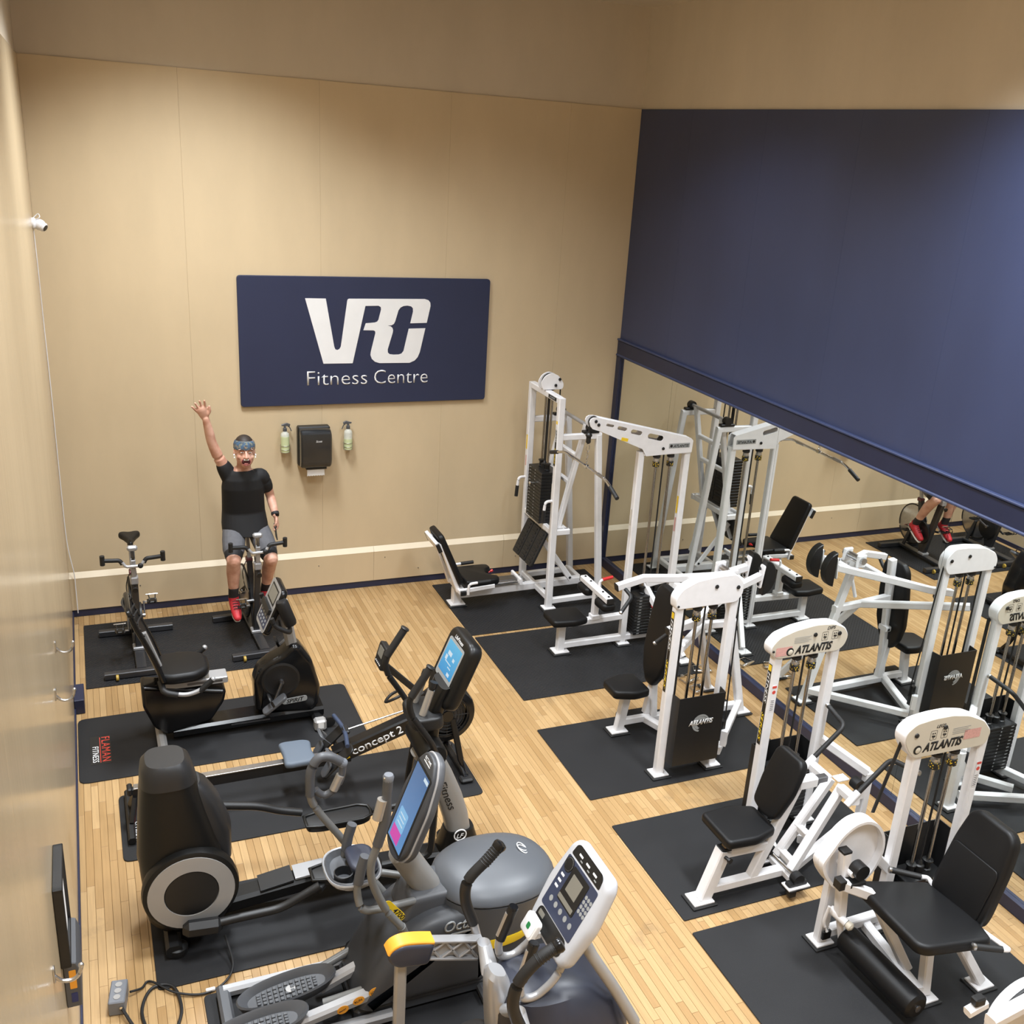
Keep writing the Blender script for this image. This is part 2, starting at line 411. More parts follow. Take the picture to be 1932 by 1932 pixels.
# ------------------------------------------------------------------ room shell
def slab(name, lo, hi, mt, parent=None, ch=0):
    lo, hi = V(lo), V(hi); return M().box((lo + hi) / 2, hi - lo, ch=ch).build(name, mt, parent)
MATS = dict(bike=(.09, 1.92, -1.50, -.25), rec=(.02, 2.15, -2.92, -2.0), row=(.27, 2.76, -3.91, -3.15), lf=(.39, 2.50, -5.10, -4.33),
            oct=(.62, 2.60, -6.00, -5.22), a=(3.54, 5.37, -1.42, -.16), b=(3.56, 5.39, -2.73, -1.47), c=(3.48, 5.31, -4.23, -3.21),
            d=(3.49, 5.32, -5.58, -4.56), e=(3.48, 5.31, -6.90, -5.69))
floor = struct(slab('floor', (-.1, -L_, -.08), (W_ + .1, .1, -.006), 'joint'), 'light maple strip floor with dark scuffs')
def planks():
    pw = .047; rows = int(math.ceil(W_ / pw)); rnd = random.Random(3)
    lens = [.28, .40, .52, .66, .82]; allp = []
    for i in range(rows):
        x0 = i * pw; x1 = min(x0 + pw, W_); y = -L_ + rnd.random() * -.5
        while y < 0:
            ln = rnd.choice(lens); a = max(y, -L_); b = min(y + ln, 0)
            if b - a > .02: allp.append((x0, x1, a, b, ln if (a == y and b == y + ln and x1 == x0 + pw) else None))
            y += ln
    Ri = CAMR.transposed()
    def scr(x, y): c = Ri @ (V((x, y, 0)) - CAMC); return CX + FPX * c.x / -c.z, CY - FPX * c.y / -c.z
    def score(p):
        if p[4] is None: return -1
        xm, ym = (p[0] + p[1]) / 2, (p[2] + p[3]) / 2
        u, v = scr(xm, ym)
        if not (-20 < u < 1950 and 900 < v < 1960): return -1
        hid = 0
        for q in MATS.values():
            for t in (.1, .5, .9):
                yy = p[2] + (p[3] - p[2]) * t
                if q[0] < xm < q[1] and q[2] < yy < q[3]: hid += 1
        if hid > 1: return -1
        return (p[3] - p[2]) * pw / (V((xm, ym, 0)) - CAMC).length_squared
    allp.sort(key=score, reverse=True)
    g = .0007; cache = {}
    def geo(m, x0, x1, a, b):
        c = .0012
        lowz, z = -.012, 0.0
        m.add([(x0, a, lowz), (x1, a, lowz), (x1, b, lowz), (x0, b, lowz), (x0, a, z - c), (x1, a, z - c), (x1, b, z - c), (x0, b, z - c),
               (x0 + c, a + c, z), (x1 - c, a + c, z), (x1 - c, b - c, z), (x0 + c, b - c, z)],
              [(0, 1, 5, 4), (1, 2, 6, 5), (2, 3, 7, 6), (3, 0, 4, 7), (4, 5, 9, 8), (5, 6, 10, 9), (6, 7, 11, 10), (7, 4, 8, 11), (8, 9, 10, 11)])
    for p in allp[:300]:
        if p[4] not in cache:
            m = M(); geo(m, g, pw - g, g, p[4] - g); o = m.build('plank', 'wood', None, smooth=False); cache[p[4]] = o.data
        else:
            o = bpy.data.objects.new('plank', cache[p[4]]); COL.objects.link(o)
        o.parent = floor; o.location = (p[0], p[2], 0)
    m = M(); tones = []
    for p in allp[300:]:
        k = len(m.f); geo(m, p[0] + g, p[1] - g, p[2] + g, p[3] - g); t = rnd.random(); tones += [t] * (len(m.f) - k)
    o = m.build('far_planks', 'wood', None, smooth=False); o.parent = floor; o['kind'] = 'stuff'
    at = o.data.attributes.new('tone', 'FLOAT', 'FACE')
    at.data.foreach_set('value', tones)
planks()
# far wall: painted sheets with fine joints, recessed band above
wf = struct(slab('wall_far', (-.1, .016, -.08), (W_ + .1, .14, HC), 'wallup'), 'beige panelled end wall')
seams = [0, 1.205, 2.40, 3.63, 4.86, W_]
for i in range(5):
    slab('panel', (seams[i] + .0004, 0, .05), (seams[i + 1] - .0004, .015, HJ), 'wall', wf, ch=.0006)
# metal-clad low ledge
tr = struct(M().box((W_ / 2, -.008, .22), (W_, .014, .30)).build('trim_1', 'wall'), 'beige low ledge along the end wall')
for a, b in ((0, 1.9), (1.9, 2.93), (2.93, 4.4), (4.4, W_)):
    prof = [(a + .001, -.030, .075), (a + .001, -.036, .405), (a + .001, -.002, .452), (a + .001, -.0005, .452), (a + .001, -.0005, .075)]
    M().prism([V(q) for q in prof], (b - a - .002, 0, 0)).build('ledge_panel', 'wall', tr, smooth=False)
    M().prism([V((a + .001, -.0375, .403)), V((a + .001, -.034, .398)), V((a + .001, -.002, .449)), V((a + .001, -.0035, .456))], (b - a - .002, 0, 0)).build('cap_strip', 'ledge', tr, smooth=False)
for bx, bz in ((.62, .27), (3.42, .17), (3.05, .33), (4.55, .2), (2.35, .3)):
    M().lathe([(.006, 0), (.004, .004)], (bx, -.034, bz), (0, -1, 0), 8).build('screw', 'darksteel', tr)
struct(slab('baseboard_far', (0, -.022, 0), (W_, -.0005, .072), 'bluetrim', ch=.004))
# left wall
wl = struct(slab('wall_left', (-.14, -L_, -.08), (-.012, .14, HC), 'wallup'), 'glossy beige side wall with drip streaks')
yy = [-L_, -9.4, -8.2, -7.0, -5.8, -4.6, -3.4, -2.2, -1.0, 0]
for i in range(9):
    slab('panel', (-.012, yy[i] + .0004, .04), (0, yy[i + 1] - .0004, HJ), 'wallgloss', wl, ch=.0006)
struct(slab('baseboard_left', (0, -L_, 0), (.012, -.001, .055), 'bluetrim', ch=.003))
# right wall: beige above, blue field, framed mirror
wr = struct(slab('wall_right', (W_ + .018, -L_, -.08), (W_ + .14, .14, HC), 'wallup'), 'blue side wall above a long mirror')
for i in range(len(yy) - 1):
    slab('blue_panel', (W_, yy[i] + .0005, HM + .15), (W_ + .018, yy[i + 1] - .0005, HJ), 'blue', wr)
MY = [-L_, -8.72, -6.86, -5.00, -2.98, -1.18, -.095]
for i in range(6):
    slab('mirror_panel', (W_ - .002, MY[i] + .0012, .10), (W_ + .004, MY[i + 1] - .0012, HM + .02), 'mirror', wr)
slab('mirror_backing', (W_ + .004, -L_, .0), (W_ + .016, 0, HM + .16), 'black', wr)
t2 = struct(slab('trim_2', (W_ - .030, -L_, HM), (W_ + .002, 0, HM + .17), 'bluetrim', ch=.008), 'blue rail along the top of the mirror')
M().box((W_ - .020, -L_ / 2, HM + .178), (.04, L_, .02), ch=.006).build('moulding', 'blue', t2)
M().box((W_ - .026, -L_ / 2, HM + .012), (.03, L_, .024), ch=.008).build('moulding', 'blue', t2)
struct(slab('trim_3', (W_ - .030, -.095, .0), (W_ + .002, 0, HM), 'bluetrim', ch=.006), 'blue upright at the end of the mirror')
struct(slab('baseboard_right', (W_ - .034, -L_, 0), (W_ + .002, -.095, .105), 'bluetrim', ch=.006))
struct(slab('wall_back', (-.1, -L_ - .12, -.08), (W_ + .1, -L_, HC), 'wall'), 'beige wall behind the viewer')
struct(slab('ceiling', (-.14, -L_ - .12, HC), (W_ + .14, .14, HC + .1), 'ceil'), 'pale ceiling')
MT['lamp'] = mat('lamp_diffuser', (.9, .9, .9), .5, emit=(1, .93, .82), estr=3.0)
for i, (lx, ly, pw) in enumerate(LIGHTS):
    t = thing('ceiling_light', 'recessed fluorescent ceiling fixture', 'light', (lx, ly, HC), 0, 'ceiling fixtures')
    m = M()
    for sx in (-1, 1): m.box((lx + sx * .30, ly, HC - .015), (.03, 1.24, .03))
    for sy in (-1, 1): m.box((lx, ly + sy * .605, HC - .015), (.57, .03, .03))
    m.build('frame', 'white', t); M().box((lx, ly, HC - .006), (.57, 1.18, .01)).build('diffuser', 'lamp', t)
# rubber mats
def rmat(key, label, mt, z=.009, r=.012, group=None, name='rubber_mat', corner=None):
    x0, x1, y0, y1 = MATS[key]
    poly = rpoly([(x0, y0, 0), (x1, y0, 0), (x1, y1, 0), (x0, y1, 0)], r, 3)
    o = M().prism(poly, (0, 0, z), ch=.002).build(name, mt); return tag(o, label, 'mat', group)
MZ = .009
rmat('bike', 'black textured rubber mat under the two spin bikes', 'matd')
m_rec = rmat('rec', 'black rubber mat under the recumbent bike', 'mat', r=.06)
m_row = rmat('row', 'black rubber mat under the rowing machine', 'mat', r=.05)
rmat('lf', 'black rubber mat under the elliptical with the silver ringed flywheel', 'mat', r=.03)
rmat('oct', 'black rubber mat under the grey elliptical with oval pedals', 'mat', r=.03)
rmat('a', 'black textured rubber mat under the leg press', 'matd')
rmat('b', 'black textured rubber mat under the lat pulldown machine', 'matd')
rmat('c', 'smooth black rubber mat under the shoulder press machine', 'mat')
rmat('d', 'smooth black rubber mat under the machine with two lever arms', 'mat')
rmat('e', 'smooth black rubber mat under the leg extension machine', 'mat')
def mat_logo(o, cx, cy, s=1.0):
    # logo patch reads along -y
    decal((cx, cy, MZ), (0, -1, 0), (1, 0, 0), .40 * s, .145 * s, 'black', o, 'logo_patch', .0012)
    text('FLAMAN', (cx + .008 * s, cy + .18 * s, MZ + .0015), (0, -1, 0), (1, 0, 0), 'redink', o, width=.35 * s, bold=.0, ext=.001, squash=.085 * s, space=1.12)
    text('FITNESS', (cx - .058 * s, cy + .05 * s, MZ + .0015), (0, -1, 0), (1, 0, 0), 'ink', o, width=.22 * s, bold=.0, ext=.001, squash=.062 * s, space=1.1)
    decal((cx - .004 * s, cy, MZ + .001), (0, -1, 0), (1, 0, 0), .36 * s, .005 * s, 'redink', o, 'logo_line', .001)
mat_logo(m_rec, .175, -2.50); mat_logo(m_row, .40, -3.55)

# ------------------------------------------------------------------ things on the walls
sg = thing('wall_sign', 'large navy wall sign with white club logo and lettering', 'sign', (2.87, 0, 2.61))
c0, c1, c2, c3 = [aty(px, py, -.03) for px, py in ((446, 519), (925, 527), (915, 752), (455, 770))]
sx0, sx1, sz1, sz0 = (c0.x + c3.x) / 2, (c1.x + c2.x) / 2, (c0.z + c1.z) / 2, (c2.z + c3.z) / 2
M().prism(rpoly([(sx0, -.032, sz0), (sx1, -.032, sz0), (sx1, -.032, sz1), (sx0, -.032, sz1)], .035, 5), (0, .030, 0), ch=.004).build('board', 'sign', sg)
LG = [(605, 285), (740, 287), (795, 600), (802, 617), (815, 622), (829, 616), (838, 600), (880, 300), (884, 291), (893, 288), (1385, 290), (1408, 298), (1420, 313), (1422, 335), (1397, 445), (1290, 448), (1308, 372), (1307, 350), (1296, 338), (1270, 333), (1245, 336), (1226, 346), (1213, 364), (1192, 435), (1183, 452), (1168, 461), (1143, 463), (1163, 468), (1174, 478), (1178, 493), (1175, 512), (1143, 618), (1144, 638), (1156, 649), (1180, 652), (1215, 651), (1233, 645), (1246, 628), (1280, 483), (1388, 480), (1352, 635), (1338, 668), (1318, 690), (1285, 705), (1090, 707), (1060, 698), (1040, 680), (1031, 655), (1033, 635), (1063, 512), (1061, 499), (1050, 494), (985, 493), (1000, 448), (1060, 443), (1075, 437), (1083, 425), (1100, 358), (1098, 343), (1084, 334), (998, 335), (915, 708), (725, 711)]
def logo_pt(q): p = aty(400 + q[0] * .28986, 480 + q[1] * .28986, -.032); return V((p.x, -.0325, p.z))
pl = [logo_pt(q) for q in LG]
tri = tessellate_polygon([pl]); m = M(); nL = len(pl)
m.v = pl + [p + V((0, -.004, 0)) for p in pl]
m.f = [tuple(nL + i for i in t) for t in tri] + [(i, (i + 1) % nL, nL + (i + 1) % nL, nL + i) for i in range(nL)]
m.build('logo', 'ink', sg, smooth=False)
a = aty(400 + 620 * .28986, 480 + 851 * .28986, -.033); b = aty(400 + 1402 * .28986, 480 + 837 * .28986, -.033)
wd = b.x - a.x; zb_ = (a.z + b.z) / 2
text('Fitness', (a.x, -.0325, zb_), X, Z, 'ink', sg, width=wd * .487, bold=-.012, ext=.003, squash=.205); text('Centre', (a.x + wd * .545, -.0325, zb_), X, Z, 'ink', sg, width=wd * .455, bold=-.012, ext=.003, squash=.205)

def bottle(px, py, level, label, flip):
    c = aty(px, py, -.06); t = thing('spray_bottle', label, 'bottle', (c.x, -.055, c.z - .14), 0)
    x, y, z = c.x, -.055, c.z - .14
    M().lathe([(.034, 0), (.040, .006), (.041, .10), (.041, .175), (.036, .195), (.020, .21), (.016, .222)], (x, y, z), Z, 20).build('bottle_body', MT['bottle'], t)
    M().lathe([(.030, .004), (.0415, .01), (.0418, level), (.001, level + .001)], (x, y, z), Z, 20).build('green_liquid', MT['liquid'], t)
    M().lathe([(.019, .215), (.019, .245), (.012, .250), (.010, .275)], (x, y, z), Z, 14).build('collar', 'grey', t)
    f = -1 if flip else 1
    M().prism([V((x - f * .035, y - .01, z + .282)), V((x - f * .03, y - .01, z + .270)), V((x + f * .012, y - .01, z + .268)), V((x + f * .045, y - .01, z + .262)), V((x + f * .052, y - .01, z + .285)), V((x + f * .02, y - .01, z + .298))], (0, .02, 0), ch=.003).build('spray_head', 'grey', t)
    M().tube(fillet([(x + f * .030, y, z + .268), (x + f * .048, y, z + .25), (x + f * .062, y, z + .215)], .01), .005, 8).build('trigger', 'grey', t)
    m = M()
    for zz in (.035, .075): m.tube([(x + .046 * math.cos(q), y + .046 * math.sin(q), z + zz) for q in [2 * PI * k / 20 for k in range(20)]], .002, 6, close=True)
    for sx in (-1, 1): m.tube(fillet([(x + sx * .046, y, z + .075), (x + sx * .046, y, z - .004), (x, y, z - .004)], .02), .002, 6)
    m.tube([(x, y + .046, z + .075), (x, -.002, z + .09)], .002, 6)
    h = m.build('wire_holder', 'steel'); tag(h, 'wire ring holder on the wall carrying the ' + ('two thirds full' if flip else 'nearly full') + ' spray bottle', 'holder')
MT['bottle'] = mat('translucent_bottle', (.80, .81, .74), .35, alpha=.6)
MT['liquid'] = mat('green_cleaner', (.60, .66, .38), .3, noise=.03)
bottle(538, 828, .165, 'white spray bottle nearly full of pale green cleaner between the man and the dispenser', False)
bottle(657, 823, .115, 'white spray bottle two thirds full of pale green cleaner beside the dispenser', True)

def dispenser():
    c = aty(596, 846, -.16); x, z = c.x, c.z; w, h = .315, .40
    t = thing('paper_towel_dispenser', 'smoky black paper towel dispenser under the navy sign', 'dispenser', (x, 0, z - h / 2))
    M().box((x, -.045, z), (w, .088, h), ch=.012).build('back_housing', 'plastic', t)
    pr = [(-.09, h / 2 - .012), (-.16, h / 2 - .018), (-.205, h / 2 - .05), (-.215, h / 2 - .10), (-.215, -h / 2 + .09), (-.20, -h / 2 + .04), (-.17, -h / 2 + .01), (-.09, -h / 2 + .005)]
    ring = lambda xx, s: [V((xx, -.09 + (p[0] + .09) * s, z + p[1] * (1 - (1 - s) * .3))) for p in pr]
    M().loft([ring(x - w / 2 + .008, .86), ring(x - w / 2 + .022, 1), ring(x + w / 2 - .022, 1), ring(x + w / 2 - .008, .86)]).build('smoked_cover', 'amber', t)
    M().box((x + .005, -.13, z - h / 2 - .005), (.20, .06, .02)).build('paper_slot', 'black', t)
    p = M(); n = 14; x0 = x - .085; top = []; 
    bt = [V((x0 + .17 * k / n, -.150, z - h / 2 - (.078 if k % 2 else .086))) for k in range(n + 1)]
    p.prism([V((x0, -.150, z - h / 2 + .01))] + bt + [V((x0 + .17, -.150, z - h / 2 + .01))], (0, .002, 0)); p.build('paper_sheet', 'paper', t, smooth=False)
    text('Scott', (x - .008, -.2155, z + .075), X, Z, 'ink', t, width=.06, shear=.3, ext=.0006)
dispenser()

def seccam():
    b = V((0, -.34, 3.66)); t = thing('security_camera', 'small white dome security camera high in the wall corner', 'camera', b)
    M().lathe([(.045, 0), (.048, .012), (.040, .028)], b, X, 20).build('mount', 'white', t)
    d = V((.75, -.45, -.45)).normalized(); e = b + V((.028, 0, 0))
    M().sphere(e + V((.03, 0, -.01)), .045, n=20).build('ball', 'white', t)
    f = e + V((.03, 0, -.01)) + d * .026
    M().lathe([(.036, 0), (.038, .012), (.030, .024)], f, d, 20).build('lens_ring', 'white', t)
    M().lathe([(.026, .0), (.026, .026), (.004, .028)], f, d, 18).build('lens', 'shell', t)
    M().tube(bez([b + V((.012, .02, .04)), b + V((.05, .015, .075)), b + V((.06, -.01, .05)), b + V((.03, 0, .03))], 5), .004, 8).build('lead', 'white', t)
    pts = [V((.008, -.345, 3.62)), V((.010, -.30, 3.3)), V((.009, -.22, 2.9)), V((.012, -.16, 2.2)), V((.010, -.10, 1.4)), V((.014, -.07, .8)), V((.048, -.06, .47)), V((.05, -.06, .30)), V((.05, -.065, .06))]
    o = M().tube(bez(pts, 6), .0045, 8).build('white_cable', 'white'); tag(o, 'thin white cable running down the corner from the security camera', 'cable')
seccam()
def hook(y, z, label):
    t = thing('wall_hook', label, 'hook', (0, y, z), 0, None)
    M().prism(rrect((0, y, z), Y, Z, .03, .075, .012), (.008, 0, 0), ch=.002).build('plate', 'steel', t)
    M().tube(bez([(.006, y, z - .012), (.028, y, z - .038), (.058, y, z - .046), (.084, y, z - .034), (.098, y, z - .004), (.100, y, z + .014)], 5), .008, 10).build('hook_arm', 'steel', t)
    M().sphere((.100, y, z + .016), .011, n=12).build('tip', 'steel', t)
hook(-3.79, 1.545, 'empty steel coat hook on the left wall nearer the bikes')
hook(-4.30, 1.50, 'empty steel coat hook on the left wall nearer the picture frame')
hook(-6.42, 1.44, 'steel coat hook on the left wall under the picture frame')
pf = thing('wall_frame', 'black framed white notice on the glossy left wall', 'picture frame', (0, -5.88, 1.1))
m = M(); fy0, fy1, fz0, fz1 = -6.04, -5.72, 1.12, 1.53
for q in ((fy0, fy1, fz1 - .02, fz1), (fy0, fy1, fz0, fz0 + .02), (fy0, fy0 + .02, fz0, fz1), (fy1 - .02, fy1, fz0, fz1)): m.box((.021, (q[0] + q[1]) / 2, (q[2] + q[3]) / 2), (.04, q[1] - q[0], q[3] - q[2]), ch=.003)
m.build('frame', 'plastic', pf); M().box((.015, (fy0 + fy1) / 2, (fz0 + fz1) / 2), (.026, .30, .39)).build('notice', 'paper', pf)
MT['keysblue'] = mat('navy_label', (.02, .03, .12), .5)
bx = thing('leaflet_holder', 'dark grey wall holder with an orange label below the frame', 'holder', (0, -5.8, .83))
M().prism([V((.001, -5.96, .83)), V((.062, -5.96, .83)), V((.070, -5.96, 1.02)), V((.055, -5.96, 1.07)), V((.001, -5.96, 1.09))], (0, .30, 0), ch=.004).build('pocket', 'grey', bx)
decal((.036, -5.9605, .985), X, Z, .028, .10, 'orange', bx, 'orange_label'); decal((.036, -5.9605, .885), X, Z, .026, .05, 'keysblue', bx, 'navy_mark')
o = M().box((.04, -1.76, .065), (.075, .28, .125), ch=.004).build('floor_block', 'bluetrim'); tag(o, 'small blue painted block against the left baseboard', 'block')
# ------------------------------------------------------------------ strength machines
FRESH = {}
def post(root, p0, p1, name='frame_post', w=.062, h=.062, up=None, mt='white', c=.008):
    return M().bar(p0, p1, w, h, up, c).build(name, mt, root)
def foot(root, x, y, w=.13, d=.11, z=MZ):
    o = M().box((x, y, z + .020), (w, d, .012), ch=.002).build('foot_plate', 'white', root)
    M().box((x, y, z + .0075), (w + .034, d + .034, .013), ch=.004).build('rubber_pad', 'grip', o); return o
def bolt(root, p, axis, r=.014, name='bolt_cap', mt='black'):
    return M().lathe([(r * .8, 0), (r, .002), (r * .9, .008), (r * .4, .011)], p, axis, 12).build(name, mt, root)
def stack(root, c, sx, sy, z0, n, t, along='x', pin=None, pinmt='red'):
    """weight stack: n plates, guide cups and centre stem on top"""
    first = None
    for i in range(n):
        z = z0 + i * t + t / 2
        if first is None:
            first = M().box((c[0], c[1], z), (sx, sy, t - .003), ch=.003).build('weight_plate', 'iron', root)
        else:
            o = first.copy(); COL.objects.link(o); o.parent = root; o.location = (0, 0, i * t)
    zt = z0 + n * t
    dx, dy = (sx * .22, 0) if along == 'x' else (0, sy * .22)
    for s in (-1, 1): M().lathe([(.030, 0), (.032, .004), (.024, .01), (.024, .055), (.034, .060), (.034, .070), (.014, .072)], (c[0] + s * dx, c[1] + s * dy, zt), Z, 14).build('guide_cup', 'iron', root)
    M().lathe([(.034, 0), (.034, .05), (.022, .056), (.010, .08)], (c[0], c[1], zt), Z, 14).build('selector_stem', 'iron', root)
    # number strip and selector holes on the long face
    m = M()
    f = (V((0, -1, 0)) if along == 'x' else V((-1, 0, 0))); u = X if along == 'x' else V((0, -1, 0)); hw = (sx if along == 'x' else sy) / 2
    b = V((c[0], c[1], 0)) + f * ((sy if along == 'x' else sx) / 2)
    for i in range(n):
        z = z0 + i * t + t / 2
        o = b - u * (hw * .72) + Z * z
        m.prism(rrect(o, u, Z, .028, .007, .002, 2), f * .0012)
        m.lathe([(.008, 0), (.006, .0012), (.003, .0014)], b + Z * z, f, 8)
    s = m.build('plate_marking', 'greyink', root); s['kind'] = 'stuff'
    if pin is not None:
        z = z0 + pin * t + t / 2
        M().lathe([(.008, 0), (.008, .03), (.016, .034), (.018, .05), (.012, .058), (.004, .06)], b + Z * z, f, 12).build('selector_pin', pinmt, root)
    return zt
def rods(root, c, dx, dy, z0, z1, r=.0125, spring=True, cable=True):
    for s in (-1, 1):
        x, y = c[0] + s * dx, c[1] + s * dy
        M().cyl((x, y, z0), (x, y, z1), r, 12).build('guide_rod', 'rod', root)
        if spring:
            M().lathe([(.030, 0), (.033, .004), (.033, .044), (.030, .048)], (x, y, z1 - .125), Z, 16).build('rod_bumper', 'hazard', root)
            M().lathe([(.027, 0), (.030, .012), (.026, .024), (.030, .036), (.026, .042)], (x, y, z1 - .077), Z, 16).build('bumper_spring', 'steel', root)
            M().lathe([(.036, 0), (.036, .02)], (x, y, z1 - .035), Z, 16).build('bumper_cap', 'plastic', root)
    if cable: M().cyl((c[0], c[1], z0), (c[0], c[1], z1 + .06), .0075, 8).build('belt', 'grip', root)
def plate_holes(outer, holes, vec):
    outer = [V(p) for p in outer]; holes = [[V(p) for p in h] for h in holes]; vec = V(vec)
    loops = [outer] + holes; tri = tessellate_polygon(loops); flat = [p for l in loops for p in l]; n = len(flat)
    m = M(); m.v = flat + [p + vec for p in flat]
    m.f = [tuple(t) for t in tri] + [tuple(n + i for i in t[::-1]) for t in tri]
    k = 0
    for l in loops:
        q = len(l)
        for i in range(q): m.f.append((k + i, k + (i + 1) % q, n + k + (i + 1) % q, n + k + i))
        k += q
    return m
def series_sticker(root, o, ux, up, L=.62, w=.034):
    """long black strip with FITNESS SERIES reading down the post"""
    o, ux, up = V(o), V(ux).normalized(), V(up).normalized(); n = ux.cross(up)
    st = decal(o, ux, up, w, L, 'black', root, 'series_sticker', .0012)
    text('FITNESS', o + up * (L * .40) - ux * (w * .30) + n * .0012, -up, ux, 'ink', root, width=L * .38, bold=.01, shear=.3, ext=.0008, squash=w * .9)
    text('SERIES', o - up * (L * .10) - ux * (w * .30) + n * .0012, -up, ux, 'yellow', root, width=L * .36, bold=.01, shear=.3, ext=.0008, squash=w * .9)
    decal(o + up * (L * .455) + n * .001, ux, up, w * .95, L * .07, 'yellow', root, 'sticker_tip', .001)
def grip_end(root, p, d, r=.016):
    M().lathe([(r, 0), (r * 1.1, .004), (r * 1.1, .016), (r * .6, .022)], p, d, 12).build('end_cap', 'steel', root)
def disc_logo(root, o, ux, uy, r):
    o, ux, uy = V(o), V(ux).normalized(), V(uy).normalized(); n = ux.cross(uy)
    def cres(cx, cy, ro, ri, ox, oy, a0, a1, k=22):
        out = [o + ux * (cx + ro * math.cos(math.radians(a0 + (a1 - a0) * i / k))) + uy * (cy + ro * math.sin(math.radians(a0 + (a1 - a0) * i / k))) for i in range(k + 1)]
        inn = [o + ux * (cx + ox + ri * math.cos(math.radians(a0 + (a1 - a0) * i / k))) + uy * (cy + oy + ri * math.sin(math.radians(a0 + (a1 - a0) * i / k))) for i in range(k + 1)]
        return out, inn
    m = M()
    for (ro, ri, ox, oy, a0, a1) in ((1.0, .80, .03, -.02, 5, 262), (.76, .50, .10, -.08, 20, 250)):
        a, b = cres(0, 0, r * ro, r * ri, r * ox, r * oy, a0, a1); q = len(a)
        m.add(a + b, [(i, i + 1, q + i + 1, q + i) for i in range(q - 1)])
    m.v = [p + n * .0022 for p in m.v]
    return m.build('disc_emblem', 'greyink', root, smooth=False)

